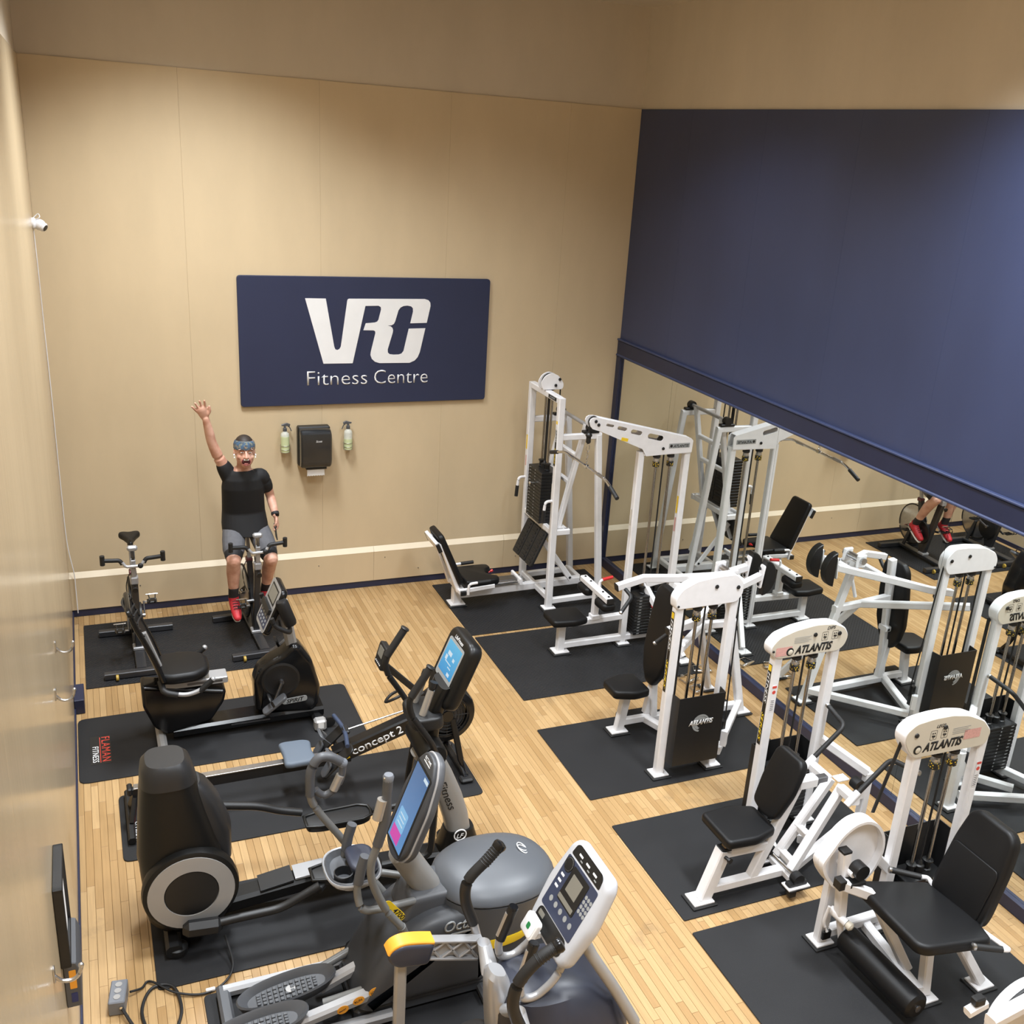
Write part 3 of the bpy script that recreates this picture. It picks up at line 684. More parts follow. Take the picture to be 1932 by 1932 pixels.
# ---- leg press -----------------------------------------------------------------
def leg_press():
    r = thing('leg_press_machine', 'white leg press with black seat and ribbed black foot plate by end wall', 'leg press', (4.5, -.69, 0))
    yn, yf, yc = -1.05, -.33, -.69
    for y in (yn, yf):
        post(r, (4.52, y, MZ + .02), (4.50, y, 2.25), up=X, w=.06, h=.07); foot(r, 4.52, y)
        post(r, (5.10, y, MZ + .02), (4.93, y, 1.87), 'rear_post', up=Y); foot(r, 5.11, y, .11, .10)
        post(r, (4.53, y, 1.86), (4.96, y, 1.86), 'side_bar', w=.05)
        post(r, (4.54, y, .10), (5.08, y, .11), 'base_rail', w=.05)
        b = M().box((4.84, y, 1.905), (.17, .06, .025), ch=.004); b.cyl((4.84, y - .03, 1.945), (4.84, y + .03, 1.945), .045, 18); b.build('pivot_bearing', 'plastic', r)
    post(r, (4.50, yf - .03, 2.225), (4.50, yn + .03, 2.225), 'top_bar', w=.07)
    post(r, (4.52, yf, .13), (4.52, yn, .13), 'cross_bar', w=.05); post(r, (5.06, yf, .13), (5.06, yn, .13), 'cross_bar', w=.05)
    post(r, (4.51, yf, .86), (4.51, yn, .86), 'stack_shelf_bar', w=.05); post(r, (4.66, yf + .0, .86), (4.66, yn, .86), 'stack_shelf_bar', w=.05)
    for y in (yf, yn): post(r, (4.52, y, .86), (4.69, y, .86), 'shelf_bracket', w=.05)
    post(r, (3.64, yc, .12), (5.05, yc, .14), 'seat_rail', w=.07, h=.08)
    # stack held high in the frame
    zt = stack(r, (4.53, yc), .20, .34, .892, 16, .034, 'y', pin=11, pinmt='chrome')
    rods(r, (4.53, yc), 0, .075, zt, 2.20, spring=False)
    for dy in (-.02, .02): M().cyl((4.53, yc + dy, zt), (4.53, yc + dy, 2.22), .006, 8).build('cable', 'grip', r)
    M().box((4.53, yc, 2.185), (.05, .30, .012)).build('rod_holder', 'black', r)
    for dy in (-.045, .03):
        out = [(4.43, yc + dy, 2.262), (4.41, yc + dy, 2.33), (4.45, yc + dy, 2.40), (4.52, yc + dy, 2.43), (4.60, yc + dy, 2.40), (4.66, yc + dy, 2.32), (4.65, yc + dy, 2.262)]
        M().prism(rpoly(out, .03), (0, .014, 0), ch=.002).build('pulley_plate', 'white', r)
    M().cyl((4.53, yc - .028, 2.33), (4.53, yc + .028, 2.33), .085, 24).build('pulley', 'plastic', r)
    for q in ((4.61, 2.365), (4.57, 2.305)): bolt(r, (q[0], yc - .046, q[1]), (0, -1, 0), .016)
    M().cyl((4.645, yc, 2.30), (4.655, yc, .95), .007, 8).build('cable', 'grip', r)
    # swing arm
    M().cyl((4.84, yn, 1.945), (4.84, yf, 1.945), .020, 14).build('pivot_shaft', 'silver', r)
    for y in (yn + .10, yf - .10):
        post(r, (4.84, y, 1.95), (4.61, y, .88), 'swing_arm', w=.05, up=Y)
    for z_, x_ in ((1.62, 4.77), (1.35, 4.71)): post(r, (x_, yn + .10, z_), (x_, yf - .10, z_), 'swing_cross_bar', w=.045, h=.045)
    lo = post(r, (4.60, yn + .02, .86), (4.60, yf - .02, .86), 'swing_lower_bar')
    for y in (yn + .015, yf - .015): M().box((4.60, y, .86), (.064, .012, .064), ch=.004).build('end_cap', 'plastic', r)
    top, bot = V((4.52, 0, .80)), V((4.36, 0, .44)); dn = (bot - top).normalized(); nr = V((-.9, 0, .42)).normalized()
    post(r, (4.545, yf - .09, .825), (4.545, yn + .09, .825), 'foot_plate_bar', w=.03, h=.05)
    for k in range(3):
        y0 = yn + .11 + k * .170
        o = M().pad(rpoly([V((top.x, y0, top.z)), V((top.x, y0 + .157, top.z)), V((bot.x, y0 + .157, bot.z)), V((bot.x, y0, bot.z))], .02, 3), nr * .030, .008).build('foot_panel', 'grip', r)
        m = M()
        for i in range(8):
            c = top + dn * (.035 + i * .045) + V((0, y0 + .08, 0)) + nr * .029
            m.prism(rrect(c, Y, dn, .10, .020, .009, 3), nr * .007)
        q = m.build('tread_ribs', 'grip', o); q['kind'] = 'stuff'
    for y in (yc - .12, yc + .12): post(r, (4.56, y, .80), (4.42, y, .50), 'foot_plate_support', w=.04, h=.03)
    post(r, (4.50, yc - .16, .70), (4.86, yc - .16, .22), 'link_arm', w=.02, h=.06); bolt(r, (4.84, yc - .17, .25), (0, -1, 0))
    post(r, (4.62, yc + .14, .84), (4.80, yc + .10, .30), 'link_arm', w=.02, h=.05)
    # seat carriage, seat, back
    zc = .335
    foot(r, 3.63, yc, .16, .15); post(r, (3.63, yc, MZ + .02), (3.63, yc, .20), 'seat_post', w=.085, h=.085)
    for dy in (-.07, .07): M().cyl((3.80, yc + dy, .215), (4.36, yc + dy, .23), .016, 12).build('slide_rail', 'chrome', r)
    M().box((4.10, yc, .235), (.38, .12, .022), ch=.003).build('adjustment_bar', 'darksteel', r)
    post(r, (4.30, yc - .13, .24), (4.30, yc + .13, .24), 'rail_end', w=.03)
    post(r, (3.62, yc - .22, .235), (3.62, yc + .22, .235), 'carriage_bar', w=.07, h=.05)
    for s in (-1, 1):
        y = yc + s * .20
        post(r, (3.62, y, .24), (3.97, y, .265), 'seat_side_rail', w=.03, h=.05)
        M().tube(fillet([(3.67, y + s * .05, .22), (3.67, y + s * .06, .34), (3.78, y + s * .06, .345)], .04), .014, 10).build('side_handle', 'white', r)
        M().cyl((3.76, y + s * .06, .344), (3.90, y + s * .06, .35), .019, 12).build('handle_grip', 'grip', r)
        post(r, (3.60, yc + s * .13, .22), (3.40, yc + s * .13, .76), 'back_support', w=.045, h=.06, up=Y)
        M().box((3.62, y + s * .045, .235), (.06, .02, .05), ch=.004).build('end_cap', 'plastic', r)
    seat = [(3.66, yc - .21, .27), (3.98, yc - .21, .27), (4.03, yc - .19, .27), (4.04, yc - .11, .27), (3.96, yc - .06, .27), (3.94, yc, .27), (3.96, yc + .06, .27), (4.04, yc + .11, .27), (4.03, yc + .19, .27), (3.98, yc + .21, .27), (3.66, yc + .21, .27)]
    M().pad(rpoly(seat, .03, 3), (0, 0, .075), .022).build('seat', 'vinyl', r)
    b0, b1 = V((3.655, 0, .31)), V((3.415, 0, .86)); nb = V((.92, 0, .40)).normalized()
    M().pad(rpoly([b0 + V((0, yc - .20, 0)), b0 + V((0, yc + .20, 0)), b1 + V((0, yc + .165, 0)), b1 + V((0, yc - .165, 0))], .05, 4), -nb * .065, .022).build('backrest', 'vinyl', r)
    M().box((3.36, yc, .735), (.035, .36, .10), R=Matrix.Rotation(-.41, 3, 'Y'), ch=.004).build('back_plate', 'white', r)
    for s in (-1, 1): M().box((3.365, yc + s * .185, .725), (.04, .014, .10), R=Matrix.Rotation(-.41, 3, 'Y'), ch=.003).build('end_cap', 'plastic', r)
    M().lathe([(.006, 0), (.006, .02), (.014, .024), (.014, .05)], (3.99, yc + .03, .315), (1, 0, .5), 10).build('release_knob', 'red', r)
    # stack-frame handles and stickers
    for y, zz in ((yf, 1.23), (yn, 1.20)):
        M().tube(fillet([(4.49, y, zz), (4.405, y, zz), (4.395, y, zz - .10)], .05), .015, 10).build('side_handle', 'white', r)
        M().cyl((4.396, y, zz - .09), (4.388, y, zz - .21), .019, 12).build('handle_grip', 'grip', r)
    series_sticker(r, (4.469, yn, 1.80), (0, -1, 0), Z, .46)
    decal((4.4715, yf - .005, 1.62), (0, -1, 0), Z, .03, .16, 'yellow', r); decal((4.4735, yf - .005, 1.42), (0, -1, 0), Z, .022, .12, 'pinkink', r)
    decal((4.464, yc - .22, 2.225), (0, -1, 0), Z, .19, .035, 'black', r, 'name_plate'); text('ATLANTIS', (4.4625, yc - .15, 2.214), (0, -1, 0), Z, 'greyink', r, width=.13, shear=.3, bold=.02, ext=.0006)
    decal((4.585, yc - .1705, 1.22), X, Z, .075, .20, 'cream', r, 'instruction_card'); 
    return r
leg_press()

# ---- lat pulldown -----------------------------------------------------------------
def lat_pulldown():
    y = -1.98
    r = thing('lat_pulldown_machine', 'white lat pulldown machine with slotted overhead arm and chrome bar', 'weight machine', (4.9, y, 0))
    foot(r, 4.235, y, .15, .13); post(r, (4.235, y, MZ + .02), (4.235, y, .33), 'seat_post', w=.075)
    post(r, (4.26, y, .085), (5.42, y, .085), 'base_rail', w=.06)
    post(r, (4.30, y, .30), (4.87, y, .315), 'seat_rail', w=.06)
    post(r, (4.90, y, .10), (4.895, y, 1.97), w=.065, up=X); post(r, (5.385, y, MZ + .02), (5.385, y, 1.97), w=.065, up=X); foot(r, 5.385, y)
    foot(r, 4.90, y, .12, .12); M().bar((4.90, y, MZ + .02), (4.90, y, .06), .06, .06).build('post_stub', 'white', r)
    # rear braces
    post(r, (5.10, -1.95, .62), (5.30, -2.48, .055), 'rear_brace', w=.05); foot(r, 5.30, -2.51, .12, .10)
    post(r, (5.10, -1.98, .62), (5.37, -1.98, .66), 'brace_bar', w=.05)
    # arm
    out = [(4.325, 2.28), (4.335, 2.245), (4.36, 2.215), (4.44, 2.19), (4.885, 2.005), (4.93, 1.935), (5.41, 1.95), (5.415, 2.06), (5.39, 2.085), (4.40, 2.318), (4.36, 2.318), (4.335, 2.305)]
    top0, top1 = V((4.40, 0, 2.318)), V((5.39, 0, 2.085)); d = (top1 - top0).normalized(); nn = V((d.z, 0, -d.x))
    holes = []
    for (s, L, h, off) in ((.145, .08, .024, .045), (.275, .10, .034, .05), (.43, .12, .042, .056), (.64, .17, .050, .062)):
        c = top0 + d * s + nn * off; holes.append(rrect((c.x, y - .05, c.z), d, nn, L, h, h * .48, 4))
    for yy_ in (y - .05, y + .04):
        hs = [[V((p.x, yy_, p.z)) for p in h] for h in holes]
        plate_holes([(p[0], yy_, p[1]) for p in out], hs, (0, .010, 0)).build('arm_plate', 'white', r, smooth=False)
    M().bar((4.42, y, 2.312), (5.385, y, 2.082), .085, .006).build('arm_top', 'white', r); M().box((5.16, y, 1.945), (.50, .085, .012)).build('arm_base', 'white', r)
    M().cyl((4.40, y - .03, 2.262), (4.40, y + .03, 2.262), .052, 20).build('pulley', 'plastic', r)
    M().cyl((5.12, y - .03, 2.05), (5.12, y + .03, 2.05), .05, 20).build('pulley', 'plastic', r)
    for q in ((4.385, 2.285), (4.415, 2.252), (5.10, 2.0)): bolt(r, (q[0], y - .051, q[1]), (0, -1, 0), .015)
    decal((5.27, y - .0505, 2.02), X, Z, .22, .045, 'greyink', r, 'name_plate'); text('ATLANTIS', (5.205, y - .052, 2.006), X, Z, 'black', r, width=.165, shear=.3, bold=.02, ext=.0008)
    M().lathe([(.014, 0), (.014, .001)], (5.185, y - .0515, 2.02), (0, -1, 0), 14).build('name_mark', 'black', r)
    decal((4.69, y - .0505, 2.105), d, -nn, .07, .030, 'yellow', r)
    # stack
    zt = stack(r, (5.145, y), .34, .17, .125, 13, .0315, 'x', pin=9)
    rods(r, (5.145, y), .0748, 0, zt, 1.94)
    M().box((5.145, y + .115, .36), (.40, .008, .46)).build('stack_back_shield', 'plastic', r)
    # seat
    s = [(4.09, y - .135), (4.31, y - .165), (4.45, y - .13), (4.45, y + .13), (4.31, y + .165), (4.09, y + .135)]
    M().pad(rpoly([(a, b, .335) for a, b in s], .035, 4), (0, 0, .07), .025).build('seat', 'vinyl', r)
    # knee pads
    post(r, (4.575, y, .33), (4.575, y, .60), 'knee_pad_post', w=.06); M().bar((4.575, y, .315), (4.575, y, .45), .045, .045).build('inner_post', 'brass', r)
    M().box((4.575, y, .345), (.085, .085, .05), ch=.006).build('post_collar', 'white', r)
    post(r, (4.575, y - .29, .625), (4.575, y + .29, .625), 'knee_bar', w=.075, h=.055)
    for sg_ in (-1, 1):
        M().box((4.575, y + sg_ * .295, .625), (.078, .012, .058), ch=.003).build('end_cap', 'plastic', r)
        yy_ = y + sg_ * .19
        M().pad(rrect((4.575, yy_, .515), X, Y, .15, .22, .05), (0, 0, .08), .03).build('knee_pad', 'vinyl', r)
        for e in (-.06, .06): bolt(r, (4.575, yy_ + e, .653), Z, .011)
    M().tube(fillet([(4.60, y, .64), (4.60, y, .70), (4.63, y, .72)], .03), .012, 10).build('pin_stem', 'white', r)
    M().cyl((4.63, y, .72), (4.735, y, .735), .016, 12).build('pin_handle', 'red', r)
    # cable, clip, bar
    px = 4.352
    M().cyl((px, y, 2.26), (px, y, 2.13), .006, 8).build('cable', 'grip', r)
    M().lathe([(.012, 0), (.022, .012), (.022, .06), (.030, .07), (.030, .085), (.014, .10)], (px, y, 2.07), Z, 12).build('cable_stop', 'plastic', r)
    M().tube([V((px, y, 0)) + V((.016 * math.cos(a), 0, 2.03 + .040 * math.sin(a))) for a in [2 * PI * k / 16 for k in range(16)]], .004, 6, close=True).build('carabiner', 'chrome', r)
    for k in range(5):
        zc = 1.985 - k * .026; ax_ = X if k % 2 else Y
        M().tube([V((px, y, zc)) + ax_ * (.009 * math.cos(a)) + Z * (.017 * math.sin(a)) for a in [2 * PI * i / 12 for i in range(12)]], .003, 6, close=True).build('chain_link', 'chrome', r)
    zb = 1.855
    lb = thing('lat_bar', 'chrome lat bar with angled black grips hanging from the slotted arm', 'bar', (px, y, zb))
    pts = [V((px, y + .62, zb - .10)), V((px, y + .44, zb)), V((px, y - .44, zb)), V((px, y - .62, zb - .10))]
    f_, n_ = atx(1040, 853, px), atx(1164, 940, px)
    pts = [V((px, f_.y, f_.z)), V((px, y + .44, zb + .01)), V((px, y - .40, zb)), V((px, n_.y, n_.z))]
    M().tube(fillet(pts, .06), .0135, 12).build('bar', 'chrome', lb)
    for a, b in ((pts[0], pts[1]), (pts[3], pts[2])):
        u = (b - a).normalized(); M().cyl(a - u * .005, a + u * .15, .019, 12).build('grip', 'grip', lb)
    M().box((px, y, zb + .006), (.035, .06, .035), ch=.008).build('centre_collar', 'chrome', lb)
    for s_ in (-1, 1): M().cyl((px, y + s_ * .24, zb + .005), (px, y + s_ * .36, zb + .003), .0155, 12).build('knurled_grip', 'steel', lb)
    decal((4.862, y, 1.33), (0, -1, 0), Z, .02, .16, 'cream', r); decal((5.352, y, 1.42), (0, -1, 0), Z, .025, .17, 'yellow', r); decal((5.352, y, 1.22), (0, -1, 0), Z, .022, .14, 'pinkink', r)
lat_pulldown()

def shroud(root, pts, y0, t, face=None):
    """curved head plate pair over the stack; pts = (x, z) outline"""
    p = rpoly([(a, y0, b) for a, b in pts], .03, 4)
    o = M().prism(p, (0, t, 0), ch=.006).build('head_shroud', 'white', root)
    if face:
        q = [v + V((0, -.0012, 0)) for v in inset([V(v) for v in p], Y, .008)]
        M().prism(q, (0, -.0015, 0)).build('placard', face, root, smooth=False)
    return o
def placard_print(root, cx, cz, y, title, flip=False):
    """title, name and tiny pictograms on the cream head placard (reads along x)"""
    yy_ = y - .0042; s = -1 if flip else 1
    text('ATLANTIS', (cx - .145, yy_, cz - .065), V((1, 0, .0)), Z, 'black', root, width=.31, shear=.28, bold=.04, ext=.0008, squash=.08)
    m = M(); m.lathe([(.030, 0), (.030, .001)], (cx - .185, yy_, cz - .043), (0, -1, 0), 18); m.build('name_mark', 'black', root)
    M().lathe([(.020, 0), (.018, .001)], (cx - .180, yy_ - .0012, cz - .047), (0, -1, 0), 16).build('name_mark', 'cream', root)
    bx_ = cx + (.10 if not flip else -.07)
    text(title, (bx_, yy_, cz + .085), X, Z, 'black', root, width=.07, shear=.3, bold=.01, ext=.0006)
    for k in (0, 1):
        q = bx_ + k * .085 - .01
        m = M(); m.v = []; 
        o_ = rrect((q, yy_ + .0006, cz + .038), X, Z, .050, .064, .006, 3); i_ = rrect((q, yy_ + .0006, cz + .038), X, Z, .045, .059, .005, 3)
        n = len(o_); m.add(o_ + i_, [(i, (i + 1) % n, n + (i + 1) % n, n + i) for i in range(n)]); m.build('pictogram_frame', 'black', root, smooth=False)
        f = M()
        for (u, w_, r_) in ((-.008, .012, .005), (.008, .012, .005), (-.006, -.006, .007), (.007, -.008, .007), (0, -.018, .004)): f.lathe([(r_, 0), (r_, .0006)], (q + u, yy_, cz + .038 + w_), (0, -1, 0), 10)
        g = f.build('pictogram', 'black', root); g['kind'] = 'stuff'
    wx = cx + (.17 if flip else -.26)
    wx = cx + (.235 if flip else -.235)
    decal((wx, yy_, cz - .035 + (.03 if flip else 0)), X, Z, .13, .065, 'pinkink', root, 'warning_label', .0006)
    f = M()
    lx = cx + (.13 if flip else -.10)
    for k in range(4): f.prism(rrect((lx + (.0 if k % 2 else .008), yy_, cz + .055 - k * .012), X, Z, .14 - .02 * (k % 2), .003, .001, 2), (0, -.0006, 0))
    g = f.build('fine_print', 'greyink', root); g['kind'] = 'stuff'

# ---- shoulder press -----------------------------------------------------------------
def shoulder_press():
    yc, ys = -3.43, -4.09
    r = thing('shoulder_press_machine', 'white shoulder press with black stack shield and two half-disc counterweights', 'weight machine', (4.5, yc, 0))
    for x in (4.13, 4.60): post(r, (x, ys, MZ + .02), (x, ys, 1.50), w=.07, h=.062, up=Y); foot(r, x, ys, .13, .12)
    shroud(r, [(4.085, 1.44), (4.605, 1.445), (4.655, 1.51), (4.65, 1.60), (4.58, 1.675), (4.42, 1.675), (4.24, 1.655), (4.12, 1.60), (4.075, 1.53)], ys - .045, .09)
    for q in ((4.41, 1.595), (4.60, 1.57), (4.10, 1.47)): bolt(r, (q[0], ys - .046, q[1]), (0, -1, 0), .016 if q[0] > 4.2 else .009)
    rods(r, (4.365, ys), .068, 0, .20, 1.44); M().cyl((4.19, ys, .3), (4.19, ys, 1.45), .008, 8).build('belt', 'grip', r)
    M().cyl((4.645, ys - .02, 1.56), (4.70, ys + .01, .30), .006, 8).build('cable', 'grip', r)
    # folded black shield round the stack
    z0, z1 = .15, .735
    M().prism([V((4.155, ys - .035, z0)), V((4.165, ys - .125, z0)), V((4.57, ys - .125, z0)), V((4.58, ys - .035, z0)), V((4.574, ys - .035, z0)), V((4.564, ys - .119, z0)), V((4.171, ys - .119, z0)), V((4.161, ys - .035, z0))], (0, 0, z1 - z0)).build('stack_shield', 'plastic', r, smooth=False)
    stack(r, (4.365, ys + .01), .33, .15, .12, 7, .0315, 'x')
    disc_logo(r, (4.375, ys - .125, .50), X, Z, .075); text('ATLANTIS', (4.268, ys - .1285, .49), V((1, 0, .0)), Z, 'ink', r, width=.215, shear=.3, bold=.03, ext=.0008, squash=.058)
    M().tube(fillet([(4.675, ys - .04, .20), (4.675, ys - .04, .33)], .01), .035, 4).build('cable_guide', 'white', r)
    M().bar((4.675, ys, .22), (4.675, ys, .40), .035, .045).build('guide_channel', 'plastic', r)
    # column, bars, rear leg
    post(r, (4.38, yc + .03, .06), (4.54, yc, 1.30), 'back_column', w=.065)
    post(r, (5.30, yc - .03, .03), (4.98, yc - .02, 1.33), 'rear_leg', w=.065, up=Y); foot(r, 5.31, yc - .03, .13, .12)
    post(r, (4.37, yc, .09), (5.28, yc - .03, .09), 'base_rail'); post(r, (4.37, yc, .09), (4.60, ys, .09), 'base_rail')
    post(r, (5.28, yc - .03, .12), (4.66, ys, .12), 'base_rail', w=.05)
    post(r, (4.82, yc, .90), (5.13, yc - .03, .90), 'mid_bar', w=.055); post(r, (4.82, yc, .90), (4.20, ys + .02, 1.08), 'mid_bar', w=.055); post(r, (4.82, yc, .90), (4.50, yc, .93), 'mid_bar', w=.055)
    post(r, (4.82, yc + .03, .88), (5.25, -3.02, .03), 'rear_brace', w=.05); foot(r, 5.25, -3.01, .10, .10)
    for s in (-1, 1): M().box((4.98, yc + s * .09, 1.36), (.10, .03, .12), ch=.01).build('pivot_plate', 'white', r)
    M().cyl((4.98, yc - .13, 1.37), (4.98, yc + .13, 1.37), .03, 16).build('pivot_shaft', 'steel', r)
    post(r, (4.98, yc + .06, 1.30), (4.86, yc + .03, .96), 'link_bar', w=.03, h=.03)
    # swing arms with half-disc counterweights
    far = [(4.13, -3.02, 1.20), (4.34, -2.99, 1.235), (4.66, -3.14, 1.27), (4.98, yc + .115, 1.345), (5.20, yc + .115, 1.385)]
    fw = [aty(1163, 1108, -3.0), aty(1215, 1091, -3.0), aty(1277, 1091, -3.15), aty(1354, 1087, -3.30), aty(1408, 1070, -3.33)]
    near = [V((p.x, 2 * yc - p.y, p.z)) for p in fw]
    for nm, pp in (('press_arm', fw), ('press_arm', near)):
        M().path(pp, .055, .06).build(nm, 'white', r)
    for k, sg_ in ((fw, 1), (near, -1)):
        a = k[0]; u = (k[1] - k[0]).normalized()
        M().box(a, (.014, .06, .064), R=u.to_track_quat('X', 'Z').to_matrix(), ch=.004).build('end_cap', 'plastic', r)
        q0 = a + u * .07 - Z * .02
        pts = [q0, q0 + V((.03, -sg_ * .10, -.05)), q0 + V((-.075, -sg_ * .14, -.155))]
        M().tube(fillet(pts, .03), .0165, 12).build('press_handle', 'grip', r); grip_end(r, pts[-1], (pts[-1] - pts[-2]).normalized(), .016)
        e = k[-1]
        M().prism(rrect((e.x + .005, e.y, e.z), Y, (.10, 0, .99), .065, .20, .015), V((.99, 0, -.10)) * .012, ch=.002).build('counterweight_plate', 'white', r)
        m = M(); poly = []
        R_ = .155
        for i in range(15):
            t = math.radians(-85 + 170 * i / 14); poly.append(V((e.x + .018 + R_ * math.cos(t) * .80, e.y - .035, e.z - .01 + R_ * math.sin(t))))
        m.prism(poly, (0, .07, 0), ch=.006).build('half_disc_weight', 'iron', r)
        for zz in (-.07, .07): bolt(r, (e.x - .004, e.y, e.z + zz), (-1, 0, 0), .015)
    a, b = fw[3] * .6 + fw[4] * .4, near[3] * .6 + near[4] * .4; post(r, a, b, 'arm_cross_bar', w=.05, h=.05)
    a, b = fw[2] * .7 + fw[3] * .3, near[2] * .7 + near[3] * .3; post(r, a, b, 'arm_cross_bar', w=.05, h=.05)
    # seat and back
    foot(r, 4.11, yc, .15, .12); post(r, (4.12, yc, MZ + .02), (4.165, yc, .36), 'seat_post', w=.075, up=Y)
    post(r, (4.44, yc, .10), (4.40, yc, .50), 'back_post', w=.06, up=Y)
    post(r, (4.13, yc, .10), (4.40, yc, .10), 'seat_rail', w=.05); M().box((4.27, yc + .06, .11), (.26, .10, .05), ch=.01).build('foot_rest', 'vinyl', r)
    s = [(3.99, yc - .11), (4.16, yc - .17), (4.30, yc - .15), (4.30, yc + .15), (4.16, yc + .17), (3.99, yc + .11)]
    M().pad(rpoly([(a_, b_, .385) for a_, b_ in s], .035, 4), (0, 0, .075), .024).build('seat', 'vinyl', r)
    u = V((.10, 0, 1)).normalized(); nb = V((-1, 0, .10)).normalized(); o = V((4.425, yc, .475))
    out = [(-.13, .05), (-.05, -.06), (.05, -.06), (.13, .05), (.175, .20), (.175, .48), (.15, .74), (.10, .80), (-.10, .80), (-.15, .74), (-.175, .48), (-.175, .20)]
    M().pad(rpoly([o + Y * a_ + u * b_ for a_, b_ in out], .03, 3), nb * .07, .022).build('backrest', 'vinyl', r)
    for zz in (.62, 1.12): post(r, (4.43 + (zz - .5) * .1, yc, zz), (4.50 + (zz - .6) * .08, yc, zz), 'back_bracket', w=.10, h=.05); bolt(r, (4.46 + (zz - .5) * .1, yc - .051, zz), (0, -1, 0), .012)
    series_sticker(r, (4.0935, ys, 1.08), (0, -1, 0), Z, .66)
shoulder_press()

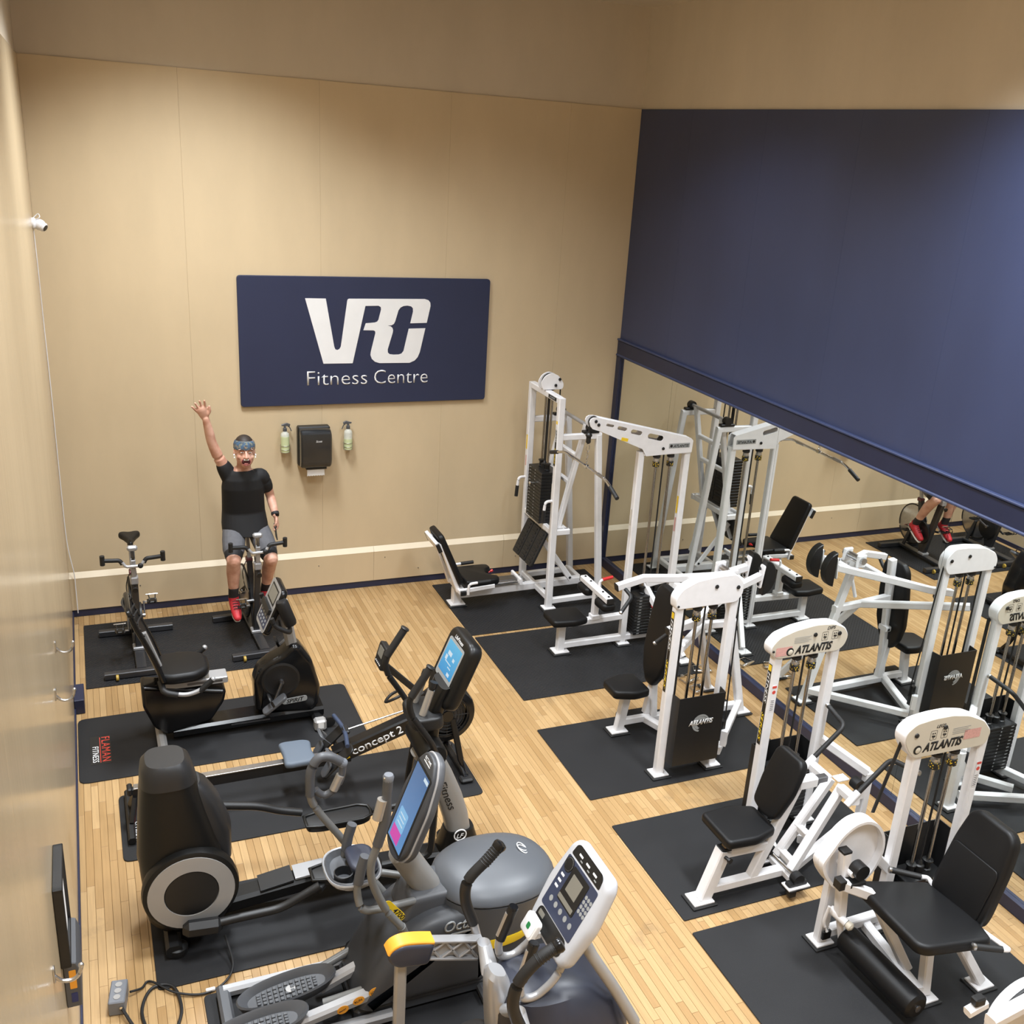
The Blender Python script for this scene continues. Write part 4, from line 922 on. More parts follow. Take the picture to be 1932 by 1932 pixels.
# ---- seated lever machine ----------------------------------------------------------
def lever_machine():
    yc, ys = -5.45, -4.93
    r = thing('seated_dip_machine', 'white seated machine with two slanted levers and bent black handles', 'weight machine', (4.3, yc, 0))
    for x in (4.405, 4.88): post(r, (x, ys, MZ + .02), (x, ys, 1.47), w=.07, h=.062, up=Y); foot(r, x, ys, .13, .12)
    shroud(r, [(4.375, 1.425), (4.885, 1.42), (4.935, 1.46), (4.955, 1.53), (4.91, 1.60), (4.81, 1.64), (4.66, 1.65), (4.50, 1.63), (4.37, 1.59), (4.315, 1.53), (4.32, 1.47)], ys - .045, .09, 'cream')
    for q in ((4.66, 1.575), (4.865, 1.56)): bolt(r, (q[0], ys - .048, q[1]), (0, -1, 0), .016)
    bolt(r, (4.335, ys - .046, 1.49), (0, -1, 0), .009)
    placard_print(r, 4.655, 1.515, ys - .045, 'DIPS')
    rods(r, (4.64, ys), .0682, 0, .42, 1.42); M().bar((4.935, ys + .03, .3), (4.935, ys + .03, 1.45), .014, .03).build('belt', 'grip', r)
    zt = stack(r, (4.64, ys), .31, .17, .12, 13, .0315, 'x')
    z0, z1 = .12, .66
    M().prism([V((4.43, ys + .03, z0)), V((4.43, ys + .13, z0)), V((4.85, ys + .13, z0)), V((4.85, ys + .03, z0)), V((4.856, ys + .03, z0)), V((4.856, ys + .136, z0)), V((4.424, ys + .136, z0)), V((4.424, ys + .03, z0))], (0, 0, z1 - z0)).build('stack_shield', 'plastic', r, smooth=False)
    series_sticker(r, (4.3685, ys, 1.06), (0, -1, 0), Z, .62)
    decal((4.405, ys - .0315, 1.12), X, Z, .035, .20, 'white', r, 'warning_label'); decal((4.405, ys - .033, 1.205), X, Z, .035, .016, 'redink', r, 'label_band')
    m = M()
    for k in range(6): m.prism(rrect((4.405, ys - .033, 1.10 - k * .014), X, Z, .026, .004, .001, 2), (0, -.0006, 0))
    m.build('fine_print', 'black', r)['kind'] = 'stuff'
    M().lathe([(.014, 0), (.014, .0006)], (4.405, ys - .0331, 1.165), (0, -1, 0), 14).build('warning_mark', 'redink', r)
    # base
    fx = atz(1321, 1705, MZ).x
    foot(r, 3.68, yc, .15, .13)
    p_top = aty(1366, 1597, yc); post(r, (3.70, yc, MZ + .02), (p_top.x, yc, p_top.z - .02), 'seat_post', w=.085, h=.085, up=Y)
    post(r, (3.73, yc, .095), (4.38, yc, .095), 'base_rail', w=.065)
    M().bar((p_top.x, yc, p_top.z - .05), (p_top.x + .045, yc, .47), .05, .05, up=Y).build('inner_post', 'brass', r)
    M().box((p_top.x + .002, yc, p_top.z - .01), (.075, .075, .02), ch=.004).build('post_collar', 'plastic', r)
    M().lathe([(.012, 0), (.012, .03), (.02, .034), (.02, .05)], (p_top.x - .01, yc - .042, p_top.z - .05), (.2, -1, 0), 10).build('adjust_knob', 'plastic', r)
    bp0, bp1 = V((4.06, yc, .10)), V((4.33, yc, .80))
    post(r, bp0, bp1, 'back_post', w=.065, up=Y); post(r, (p_top.x, yc, .355), (4.16, yc, .345), 'seat_bar', w=.06)
    post(r, (4.315, yc, .775), (4.45, yc, .775), 'back_bar', w=.075, h=.07); M().bar((4.44, yc, .775), (4.54, yc, .775), .05, .045).build('bar_end', 'darksteel', r)
    post(r, (4.33, yc - .17, .10), (4.33, yc + .17, .10), 'pivot_base', w=.08, h=.05)
    post(r, (4.36, yc + .12, .09), (4.50, ys, .09), 'base_rail', w=.055); post(r, (4.36, yc - .02, .09), (5.12, -5.16, .10), 'base_rail', w=.055)
    post(r, (4.63, yc + .22, .10), (4.88, ys, .10), 'base_rail', w=.05)
    for s in (-1, 1):
        y = yc + s * .15
        M().box((4.32, y, .085), (.17, .09, .014), ch=.003).build('bearing_plate', 'white', r)
        m = M().box((4.32, y, .105), (.15, .055, .03), ch=.008); m.cyl((4.32, y - .028, .135), (4.32, y + .028, .135), .042, 18); m.build('pivot_bearing', 'plastic', r)
        M().box((4.27, y - .02, .055), (.05, .06, .05), ch=.004).build('stop_block', 'plastic', r)
    M().cyl((4.32, yc - .17, .135), (4.32, yc + .17, .135), .016, 12).build('pivot_shaft', 'steel', r)
    # levers
    for s, (bx_, tx_) in ((1, ((1466, 1612), (1567, 1468))), (-1, ((1493, 1639), (1590, 1484)))):
        y = yc + s * .085
        a, b = aty(*bx_, y), aty(*tx_, y)
        a.z = max(a.z, .15)
        post(r, a, b, 'lever_arm', w=.055, h=.062, up=Y)
        so = V((b.x - .05, yc + s * .25, b.z + .02))
        post(r, b + V((-.015, 0, -.01)), so + V((0, s * .02, 0)), 'handle_bracket', w=.06, h=.055)
        so = so + V((0, s * .0, .02))
        e1 = so + V((.245, 0, .235)); e2 = e1 + V((.02, s * .21, .03))
        pts = [so - V((.03, 0, .03)), so + V((.03, 0, .03)), e1, e2]
        M().cyl(pts[0] - V((.02, 0, .02)), pts[1], .024, 14).build('handle_socket', 'white', r)
        M().tube(fillet(pts[1:], .05), .017, 12).build('lever_handle', 'grip', r); grip_end(r, e2, (e2 - e1).normalized(), .017)
        if s == 1: M().box((b.x + .07, y - .02, b.z - .0), (.09, .07, .012), ch=.003).build('cable_tab', 'white', r)
    for t in (.38, .06): 
        a = aty(1466, 1612, yc + .085).lerp(aty(1567, 1468, yc + .085), t); post(r, (a.x, yc - .085, max(a.z, .15)), (a.x, yc + .085, max(a.z, .15)), 'lever_cross_bar', w=.05, h=.05)
    # rear frame by the mirror
    pe = aty(1630, 1470, -5.16); post(r, (4.90, ys, .70), (pe.x + .02, -5.16, .50), 'upper_rail', w=.055); post(r, (pe.x + .03, -5.16, .03), (pe.x + .03, -5.16, .50), 'rear_leg', w=.06); foot(r, pe.x + .03, -5.16, .12, .11)
    M().prism([V((pe.x - .10, -5.19, .30)), V((pe.x + .03, -5.19, .30)), V((pe.x + .03, -5.19, .46))], (0, .05, 0)).build('gusset', 'white', r, smooth=False)
    M().cyl((pe.x - .06, -5.20, .42), (pe.x - .06, -5.13, .42), .045, 18).build('pulley', 'plastic', r); bolt(r, (pe.x - .06, -5.201, .42), (0, -1, 0), .012)
    # seat and back pads
    s = [(3.80, yc - .155), (4.0, yc - .185), (4.19, yc - .16), (4.19, yc + .16), (4.0, yc + .185), (3.80, yc + .155)]
    s = [(3.83, yc - .17), (4.05, yc - .185), (4.22, yc - .13), (4.22, yc + .13), (4.05, yc + .185), (3.83, yc + .17)]
    M().pad(rpoly([(a_ - .055, b_ + .08, .435) for a_, b_ in s], .035, 4), (0, 0, .068), .024).build('seat', 'vinyl', r)
    u = (bp1 - bp0).normalized(); nb = V((-u.z, 0, u.x)); o = bp0 + u * .60 + nb * .034
    M().pad(rpoly([o + Y * a_ + u * b_ for a_, b_ in ((-.04, -.15), (.08, -.17), (.20, -.14), (.225, .05), (.215, .25), (.18, .29), (-.03, .29), (-.065, .25), (-.075, .05))], .04, 4), nb * .07, .022).build('backrest', 'vinyl', r)
lever_machine()

# ---- leg extension -----------------------------------------------------------------
def leg_extension(label, dy=0.0, simple=False):
    yc, ys = -6.45 + dy, -6.02 + dy
    r = thing('leg_extension_machine', label, 'weight machine', (4.6, yc, 0))
    for x in (4.655, 5.175): post(r, (x, ys, MZ + .02), (x, ys, 1.33), w=.07, h=.062, up=Y); foot(r, x, ys, .13, .12)
    shroud(r, [(4.60, 1.285), (5.12, 1.275), (5.175, 1.285), (5.20, 1.37), (5.12, 1.46), (4.98, 1.52), (4.84, 1.545), (4.70, 1.545), (4.57, 1.53), (4.505, 1.48), (4.50, 1.42), (4.54, 1.35)], ys - .045, .09, 'cream')
    for q in ((4.585, 1.45), (4.80, 1.47)): bolt(r, (q[0], ys - .048, q[1]), (0, -1, 0), .016)
    placard_print(r, 4.80, 1.39, ys - .045, 'LEGS', True)
    rods(r, (4.905, ys), .0682, 0, .42, 1.275)
    zt = stack(r, (4.905, ys), .31, .17, .12, 8, .0315, 'x', pin=5)
    z0, z1 = .12, .62
    M().prism([V((4.69, ys + .03, z0)), V((4.69, ys + .13, z0)), V((5.14, ys + .13, z0)), V((5.14, ys + .03, z0)), V((5.146, ys + .03, z0)), V((5.146, ys + .136, z0)), V((4.684, ys + .136, z0)), V((4.684, ys + .03, z0))], (0, 0, z1 - z0)).build('stack_shield', 'plastic', r, smooth=False)
    M().box((5.175, ys - .0315, .86), (.034, .0012, .18)).build('warning_label', 'white', r)
    decal((5.175, ys - .033, 1.06), X, Z, .035, .18, 'white', r, 'warning_label'); decal((5.175, ys - .0345, 1.14), X, Z, .035, .016, 'redink', r, 'label_band')
    m = M()
    for k in range(6): m.prism(rrect((5.175, ys - .0345, 1.05 - k * .014), X, Z, .026, .004, .001, 2), (0, -.0006, 0))
    m.build('fine_print', 'black', r)['kind'] = 'stuff'
    M().lathe([(.014, 0), (.014, .0006)], (5.175, ys - .0345, 1.10), (0, -1, 0), 14).build('warning_mark', 'redink', r)
    # frame
    foot(r, 4.205, ys, .13, .12)
    post(r, (4.20, ys, MZ + .02), (4.205, ys, .60), 'front_leg', w=.07, up=Y)
    M().bar((4.22, ys - .03, .115), (4.64, ys, .09), .06, .06).build('base_rail', 'white', r); M().box((4.195, ys - .055, .112), (.062, .02, .062), ch=.004).build('end_cap', 'plastic', r)
    post(r, (4.53, ys - .03, .07), (4.455, yc - .16, .07), 'base_rail', w=.06)
    post(r, (4.40, ys + .02, .62), (4.50, ys + .02, .60), 'top_rail', w=.06); post(r, (4.50, ys + .02, .60), (4.655, ys, .44), 'top_rail', w=.06)
    # cam and belt (belt guard disc)
    cx_, cz_ = 4.23, .73
    out = [(4.03, .64), (4.00, .72), (4.12, .90), (4.20, .955), (4.29, .965), (4.38, .92), (4.45, .82), (4.465, .70), (4.42, .57), (4.34, .50), (4.22, .475), (4.12, .52)]
    p = rpoly([(a, ys - .065, b) for a, b in out], .06, 4)
    M().prism(p, (0, .055, 0), ch=.006).build('cam_guard', 'white', r)
    q = [v + V((0, -.0005, 0)) for v in inset([V(v) for v in p], Y, .018)]
    rim = M(); n = len(p); rim.loft([[v for v in p], [v + V((0, -.045, 0)) for v in p], [V(v) + V((0, -.045, 0)) for v in q], q], close=True, cap=False); rim.build('cam_rim', 'white', r)
    M().tube([V((4.54, ys + .0, 1.44)), V((4.42, ys + .0, .92))], .016, 8, flat=.4).build('belt', 'grip', r)
    M().cyl((4.575, ys - .03, 1.44), (4.575, ys + .03, 1.44), .055, 20).build('pulley', 'plastic', r)
    M().cyl((4.17, ys - .20, .68), (4.17, ys - .02, .68), .024, 14).build('pivot_shaft', 'white', r)
    # swinging lever, knob, arm bar and roller
    yl = ys - .13
    post(r, (4.135, yl, .80), (4.195, yl, .32), 'swing_lever', w=.06, up=Y); M().box((4.134, yl, .808), (.062, .062, .02), ch=.004).build('end_cap', 'plastic', r)
    M().cyl((4.205, yl - .10, .70), (4.205, yl - .03, .70), .050, 20).build('counter_knob', 'iron', r); M().box((4.19, yl - .05, .62), (.12, .10, .03), ch=.006).build('stop_block', 'plastic', r)
    post(r, (4.09, yl - .06, .63), (4.32, yl - .10, .515), 'seat_front_bar', w=.06); M().box((4.085, yl - .06, .633), (.05, .064, .064), ch=.004).build('end_cap', 'plastic', r)
    post(r, (4.32, yl - .10, .515), (4.50, yc, .09), 'seat_brace', w=.055, up=Y)
    m = M(); m.tube(fillet([(4.13, yl + .03, .38), (4.11, yl + .035, .26), (4.14, yl + .02, .20)], .03), .010, 10); m.build('adjust_loop', 'white', r)
    M().cyl((4.16, yl + .05, .34), (4.20, yl - .06, .31), .026, 14).build('adjust_sleeve', 'white', r); M().lathe([(.022, 0), (.026, .01), (.026, .03), (.012, .04)], (4.20, yl - .065, .31), (.25, -1, -.2), 14).build('adjust_knob', 'cream', r)
    ra, rb = atz(1590, 1762, .14), atz(1716, 1889, .13)
    ra = V((4.255, ys - .08, .16)); rb = V((4.29, yc - .31, .145))
    M().tube([(4.20, yl, .30), (4.235, yl - .01, .16), ra + V((.01, -.06, 0))], .024, 12).build('roller_axle', 'white', r)
    d = (rb - ra).normalized()
    M().lathe([(.065, 0), (.082, .012), (.085, .03), (.085, (rb - ra).length - .10), (.082, (rb - ra).length - .085), (.062, (rb - ra).length - .07)], ra + d * .07, d, 22).build('leg_roller', 'vinyl', r)
    M().lathe([(.022, 0), (.022, .006), (.010, .007)], rb + d * .0, d, 14).build('roller_cap', 'darksteel', r)
    # seat, backrest, legs
    s = [(4.31, yc + .31), (4.70, yc + .17), (4.74, yc - .20), (4.70, yc - .355), (4.30, yc - .285), (4.25, yc - .24), (4.26, yc + .28)]
    M().pad(rpoly([(a_, b_, .475) for a_, b_ in s], .04, 4), (.0, 0, .075), .026).build('seat', 'vinyl', r)
    u = V((.30, 0, 1)).normalized(); nb = V((-1, 0, .30)).normalized(); o = V((4.80, yc - .03, .50))
    low = [(-.20, .0), (.20, .0), (.19, .33), (-.19, .33)]; hi = [(-.19, .33), (.19, .33), (.17, .60), (.13, .66), (-.13, .66), (-.17, .60)]
    M().pad(rpoly([o + Y * a_ + u * b_ for a_, b_ in ((-.19, -.02), (.19, -.02), (.205, .06), (.195, .36), (.17, .53), (.12, .575), (-.12, .575), (-.17, .53), (-.195, .36), (-.205, .06))], .04, 4), nb * .085, .026).build('backrest', 'vinyl', r)
    M().pad(rpoly([o + nb * .084 + Y * a_ + u * b_ for a_, b_ in ((-.17, .0), (.17, .0), (.175, .30), (.16, .34), (-.16, .34), (-.175, .30))], .03, 3), nb * .012, .010).build('lumbar_panel', 'vinyl', r)
    post(r, o + V((-.02, 0, -.06)), o + u * .45 - nb * .03, 'back_support', w=.06, up=Y)
    post(r, (4.58, yc - .02, .45), (4.505, yc - .15, .04), 'seat_leg', w=.06, up=X); foot(r, 4.50, yc - .16, .13, .11)
    post(r, (4.66, yc - .06, .45), (4.90, yc - .19, .04), 'seat_leg', w=.06, up=X); foot(r, 4.905, yc - .19, .13, .11)
    post(r, (4.36, yc, .455), (4.82, yc, .455), 'seat_rail', w=.06, h=.05)
    for s_ in (-1, 1):
        y = yc + s_ * .30 - (.06 if s_ < 0 else -.02)
        a = V((4.56, y, .545)); b = V((4.70, y - .06 if s_ < 0 else y - .10, .535))
        M().cyl(a, b, .019, 12).build('hand_grip', 'grip', r); grip_end(r, a, (a - b).normalized(), .02)
        M().tube(fillet([b, b + V((.05, -.01, -.01)), (4.76, yc + s_ * .12, .47)], .03), .014, 10).build('handle_tube', 'white', r)
    return r
leg_extension('white leg extension with wide black seat, black leg roller and white cam guard')
# lower-right machine: only its cam guard and front bar reach into view
def leg_curl():
    r = thing('leg_curl_machine', 'white machine with large round cam guard and belt beside the leg extension seat', 'weight machine', (4.6, -7.3, 0))
    yk = -7.05
    c = aty(1925, 1905, yk); R_ = .235
    def ring(rad, y): return [V((c.x + rad * math.cos(2 * PI * k / 40), y, c.z - .02 + rad * math.sin(2 * PI * k / 40))) for k in range(40)]
    M().loft([ring(R_ - .01, yk - .03), ring(R_, yk - .022), ring(R_, yk + .022), ring(R_ - .01, yk + .03)]).build('cam_guard', 'white', r)
    M().loft([ring(R_, yk - .02), ring(R_, yk - .07), ring(R_ - .018, yk - .07), ring(R_ - .018, yk - .028)], cap=False).build('cam_rim', 'white', r)
    M().tube([V((c.x + (R_ + .006) * math.cos(t), yk - .045, c.z - .02 + (R_ + .006) * math.sin(t))) for t in [math.radians(95 + 130 * k / 20) for k in range(21)]], .010, 8, flat=.5).build('belt', 'grip', r)
    a = aty(1826, 1905, yk - .02); post(r, a + V((0, 0, -.02)), a + V((.12, 0, .01)), 'stop_bar', w=.05, h=.05)
    M().box(a + V((.06, 0, .045)), (.07, .05, .05), ch=.008).build('stop_block', 'plastic', r)
    b0 = aty(1868, 1928, yk - .14); post(r, b0, b0 + V((.55, .03, .06)), 'front_bar', w=.07, h=.06)
    post(r, (c.x, yk + .02, .02), (c.x, yk + .02, c.z), 'front_leg', w=.07); foot(r, c.x, yk + .02, z=0)
    post(r, (c.x, yk, .08), (c.x + .65, yk + .0, .08), 'base_rail')
    for x in (c.x + .35, c.x + .85): post(r, (x, yk + .02, .02), (x, yk + .02, 1.4), w=.07); foot(r, x, yk + .02, z=0)
    M().pad(rrect((c.x + .35, yk - .45, .50), X, Y, .45, .5, .06), (0, 0, .07), .025).build('seat', 'vinyl', r)
    post(r, (c.x + .35, yk - .45, .02), (c.x + .35, yk - .45, .50), 'seat_post', w=.08); foot(r, c.x + .35, yk - .45, z=0)
    post(r, (c.x + .35, yk, .09), (c.x + .35, yk - .45, .09), 'base_rail'); post(r, b0 + V((.3, .02, .03)), (c.x + .3, yk - .30, .46), 'seat_bar')
leg_curl()

# ---- loose cable attachments on the floor by the mirror --------------------------------
def cable_handle(px, py, rz, label, L=.17):
    p = atz(px, py, .015); t = thing('cable_handle', label, 'handle', (p.x, p.y, 0), 0, None)
    c, s = math.cos(rz), math.sin(rz); u = V((c, s, 0)); v = V((-s, c, 0)); o = V((p.x, p.y, .016))
    M().lathe([(.010, 0), (.014, .01), (.016, L / 2), (.014, L - .01), (.010, L)], o - u * L / 2, u, 12).build('handle_bar', 'chrome', t)
    M().tube(fillet([o - u * L / 2, o - u * L * .42 + v * .11, o + u * L * .42 + v * .11, o + u * L / 2], .02), .005, 8).build('wire_bow', 'chrome', t)
    M().tube([o + v * .118 + u * (.014 * math.cos(a)) + v * (.014 * math.sin(a)) for a in [2 * PI * k / 14 for k in range(14)]], .004, 6, close=True).build('ring', 'chrome', t)
cable_handle(1326, 1303, .12, 'chrome cable handle on the floor nearest the stack shield')
cable_handle(1306, 1284, .35, 'chrome cable handle lying in the middle of the loose handles')
cable_handle(1326, 1266, -.3, 'chrome cable handle at the far end of the loose handles')
# ------------------------------------------------------------------ cardio machines
def screen_mat(name, c0, c1, s=1.6):
    m, n, b = nt(name)
    tc = N(n, 'ShaderNodeTexCoord'); sp = N(n, 'ShaderNodeSeparateXYZ'); n.links.new(tc.outputs['Generated'], sp.inputs[0])
    cr = N(n, 'ShaderNodeValToRGB'); cr.color_ramp.elements[0].color = (*hexc(c0), 1); cr.color_ramp.elements[1].color = (*hexc(c1), 1)
    n.links.new(sp.outputs['Z'], cr.inputs[0]); n.links.new(cr.outputs[0], b.inputs['Emission Color']); b.inputs['Emission Strength'].default_value = s
    b.inputs['Base Color'].default_value = (.02, .02, .02, 1); b.inputs['Roughness'].default_value = .2
    return m
SCR = 1.0
MT['scr_blue'] = screen_mat('screen_light_blue', '2f9fe0', '5fc4f2', SCR); MT['scr_deep'] = screen_mat('screen_deep_blue', '6b9fd8', '4a74a8', SCR)
MT['scr_white'] = mat('screen_white', (.02,) * 3, .3, emit='dff2ff', estr=SCR); MT['scr_panel'] = mat('screen_panel', (.02,) * 3, .3, emit='8cc8f4', estr=SCR); MT['scr_pink'] = mat('screen_pink', (.02,) * 3, .3, emit='e24fb8', estr=SCR)
MT['lcd'] = mat('grey_lcd', (.20, .19, .16), .3); MT['keys'] = mat('navy_key_panel', (.035, .045, .085), .4)
MT['band'] = mat('blue_grey_foam', (.10, .125, .16), .6, bump=.1); MT['handleblue'] = mat('dark_blue_handle', (.03, .045, .085), .5)
MT['sensor'] = mat('pulse_sensor_metal', (.46, .43, .39), .35, .6); MT['housing'] = mat('soft_black_housing', (.0055, .0053, .005), .38, spec=.35, noise=.1, bump=.04, bscale=300)
MT['dome'] = mat('slate_grey_shell', (.082, .088, .098), .42, bump=.05, bscale=300); MT['domedark'] = mat('charcoal_shell', (.045, .047, .052), .42, bump=.05, bscale=300)
MT['domedark2'] = mat('brown_black_shell', (.030, .028, .028), .42, bump=.05, bscale=300)
MT['tubegrey'] = mat('grey_painted_tube', (.17, .17, .165), .35, .2); MT['white_sh'] = mat('white_console_shell', (.50, .51, .54), .32)

class Pan:
    """a tilted panel: o = centre, u = up along the face, lateral = -y reading direction as seen from its face"""
    def __init__(s, top, bot, yc):
        s.u = (V((top[0], 0, top[1])) - V((bot[0], 0, bot[1]))); s.h = s.u.length; s.u.normalize()
        s.o = V(((top[0] + bot[0]) / 2, yc, (top[1] + bot[1]) / 2)); s.n = V((-s.u.z, 0, s.u.x)); s.r = V((0, -1, 0))
    def at(s, a, b, d=0.0): return s.o + s.r * a + s.u * b + s.n * d
    def poly(s, pts, d=0.0): return [s.at(a, b, d) for a, b in pts]
    def rect(s, a, b, w, h, r, d=0.0, n=4): return rrect(s.at(a, b, d), s.r, s.u, w, h, r, n)
    def plate(s, root, nm, mt, a, b, w, h, d, t=.002, r=.006): return M().prism(s.rect(a, b, w, h, r, d), s.n * t).build(nm, mt, root)

def spin_bike(x, yb, rz, label, crank):
    r = thing('spin_bike', label, 'exercise bike', (x, yb, 0), rz, 'spin bikes on the mat by the end wall')
    T = Matrix.Translation((x, yb, 0)) @ Matrix.Rotation(rz, 4, 'Z')
    def P(a, b, c): return T @ V((a, b, c))          # a: right, b: +away from viewer, c: up
    z = MZ
    for b, L, nm in ((.42, .64, 'rear_stabiliser'), (-.43, .60, 'front_stabiliser')): M().bar(P(-L / 2, b, z + .032), P(L / 2, b, z + .032), .06, .055).build(nm, 'framegrey', r)
    for a in (-.20, .20): M().lathe([(.014, -.012), (.026, -.010), (.026, .010), (.014, .012)], P(a, -.475, z + .028), P(1, 0, 0) - P(0, 0, 0), 16).build('transport_wheel', 'wheel', r)
    M().bar(P(0, .42, z + .045), P(0, -.40, z + .045), .085, .035).build('base_beam', 'framegrey', r)
    M().box(P(0, -.02, z + .075), (.10, .10, .03), ch=.006).build('frame_joint', 'silver', r)
    M().path([P(0, -.01, z + .07), P(0, -.17, .82)], .055, .075).build('handlebar_post', 'framegrey', r)
    M().bar(P(0, -.155, .74), P(0, -.205, 1.00), .038, .05).build('handlebar_stem', 'silver', r)
    M().box(P(0, -.168, .80), (.065, .085, .07), ch=.01).build('stem_clamp', 'silver', r)
    M().box(P(0, -.155, .86), (.045, .065, .05), ch=.008).build('stem_block', 'plastic', r)
    M().lathe([(.006, 0), (.006, .03), (.024, .034), (.024, .05)], P(.0, -.20, .74), V((0, -1, -.2)), 12).build('clamp_knob', 'plastic', r)
    # seat tube leans back
    M().path([P(0, .02, z + .09), P(0, .20, .72)], .05, .07).build('seat_tube', 'framegrey', r)
    M().bar(P(0, .185, .66), P(0, .265, .97), .034, .046).build('seat_post', 'silver', r)
    M().box(P(0, .205, .715), (.06, .085, .05), ch=.01).build('post_clamp', 'redclamp', r)
    sp = [(0, -.16), (.018, -.15), (.028, -.06), (.060, .03), (.092, .09), (.088, .135), (.045, .145), (0, .125), (-.045, .145), (-.088, .135), (-.092, .09), (-.060, .03), (-.028, -.06), (-.018, -.15)]
    M().pad(rpoly([P(a, b + .26, .985) for a, b in sp], .02, 3), Z * .055, .022).build('saddle', 'vinyl', r)
    M().box(P(0, .27, .975), (.05, .10, .025), ch=.006).build('saddle_clamp', 'plastic', r)
    # handlebar
    hb = [P(-.085, -.215, .985), P(-.06, -.225, .945), P(.06, -.225, .945), P(.085, -.215, .985)]
    M().tube(fillet(hb, .03), .013, 10).build('handlebar_tube', 'silver', r)
    for s in (-1, 1):
        g = [P(s * .085, -.205, .965), P(s * .105, -.20, 1.0), P(s * .16, -.205, 1.005), P(s * .235, -.215, 1.015)]
        M().tube(fillet(g, .03), .018, 12, radii=None).build('grip', 'grip', r)
        M().tube([P(s * .24, -.215, .975), P(s * .24, -.22, 1.06)], .020, 12).build('bar_end', 'grip', r)
    M().box(P(0, -.20, 1.045), (.035, .03, .10), ch=.006).build('display_stalk', 'chrome', r)
    M().box(P(0, -.205, 1.105), (.085, .05, .045), ch=.014).build('display', 'silver', r)
    M().lathe([(.018, 0), (.022, .01), (.022, .03), (.01, .036)], P(.055, -.235, .955), P(0, -1, .2) - P(0, 0, 0), 12).build('shift_lever', 'plastic', r)
    # flywheel and belt guard behind
    ax_ = (P(1, 0, 0) - P(0, 0, 0)).normalized()
    M().lathe([(.245, -.006), (.250, -.003), (.250, .003), (.245, .006)], P(-.035, .30, .36), ax_, 40).build('flywheel', 'steel', r)
    M().tube([P(-.035, .30, .36) + P(0, math.cos(t) * .25, math.sin(t) * .25) - P(0, 0, 0) for t in [2 * PI * k / 40 for k in range(40)]], .010, 8, close=True).build('flywheel_rim', 'plastic', r)
    M().lathe([(.034, -.03), (.034, .03), (.02, .04)], P(-.035, .30, .36), ax_, 16).build('hub', 'chrome', r)
    for s in (-1, 1): M().bar(P(s * .03 - .035, .30, .36), P(0, .15, .50), .012, .04).build('wheel_fork', 'framegrey', r)
    M().bar(P(-.035, .30, .36), P(0, .36, z + .06), .02, .05).build('wheel_stay', 'framegrey', r)
    M().lathe([(.13, -.016), (.14, -.012), (.14, .012), (.13, .016)], P(.035, .04, .34), ax_, 32).build('belt_guard', 'plastic', r)
    # cranks, pedals
    bb = P(0, .04, .36); c, s_ = math.cos(crank), math.sin(crank)
    M().cyl(bb - ax_ * .075, bb + ax_ * .075, .018, 12).build('crank_axle', 'steel', r)
    for sg_ in (-1, 1):
        e = bb + ax_ * (sg_ * .075) + (P(0, -c * .17 * sg_ * -1, s_ * .17 * sg_ * -1) - P(0, 0, 0)) if False else bb + ax_ * (sg_ * .075) + (P(0, sg_ * c * .17, sg_ * s_ * .17) - P(0, 0, 0))
        M().bar(bb + ax_ * (sg_ * .07), e, .016, .028).build('crank_arm', 'darksteel', r)
        q = e + ax_ * (sg_ * .07)
        pd = M().box(q, (.085, .075, .018), ch=.005).build('pedal', 'plastic', r)
        M().cyl(e, q, .008, 8).build('pedal_axle', 'steel', r)
        cage = M(); 
        for k in (-.03, .03): cage.tube(bez([q + V((k, .02, .012)), q + V((k, -.07, .02)), q + V((k * .8, -.115, .035)), q + V((k * .8, -.10, .07)), q + V((k, -.02, .075))], 4), .005, 6)
        cage.tube([q + V((-.03, -.10, .07)), q + V((.03, -.10, .07))], .005, 6); cage.build('toe_cage', 'plastic', pd)
        M().tube([q + V((-.05, -.01, .075)), q + V((.05, -.01, .075))], .006, 6).build('toe_strap', 'chrome', pd)
    M().tube(bez([P(-.03, .20, .70), P(-.06, .22, .58), P(-.05, .16, .45), P(-.02, .1, .40)], 5), .004, 6).build('brake_cable', 'plastic', r)
    return r
MT['framegrey'] = mat('gunmetal_frame', (.045, .045, .048), .32, .35, noise=.1); MT['redclamp'] = mat('burgundy_sleeve', (.17, .05, .06), .4, .2, noise=.2, nscale=40)
spin_bike(.54, -.955, 0.0, 'empty gunmetal spin bike with black saddle near the left wall', math.radians(20))
spin_bike(1.575, -.89, .06, 'gunmetal spin bike ridden by the waving man', math.radians(-12))

def side_loft(prof, y0, y1, bev=.03, steps=3):
    """housing from an (x, z) side profile, rounded on both flanks"""
    m = M(); base = [V((a, 0, b)) for a, b in prof]; rings = []
    for k in range(steps + 1):
        t = PI / 2 * k / steps; q = inset(base, Y, bev * (1 - math.sin(t))); rings.append([V((p.x, y0 + bev * (1 - math.cos(t)), p.z)) for p in q])
    for k in range(steps, -1, -1):
        t = PI / 2 * k / steps; q = inset(base, Y, bev * (1 - math.sin(t))); rings.append([V((p.x, y1 - bev * (1 - math.cos(t)), p.z)) for p in q])
    return m.loft(rings)
def rp(pts, r, n=4): return [(p.x, p.z) for p in rpoly([V((a, 0, b)) for a, b in pts], r, n)]

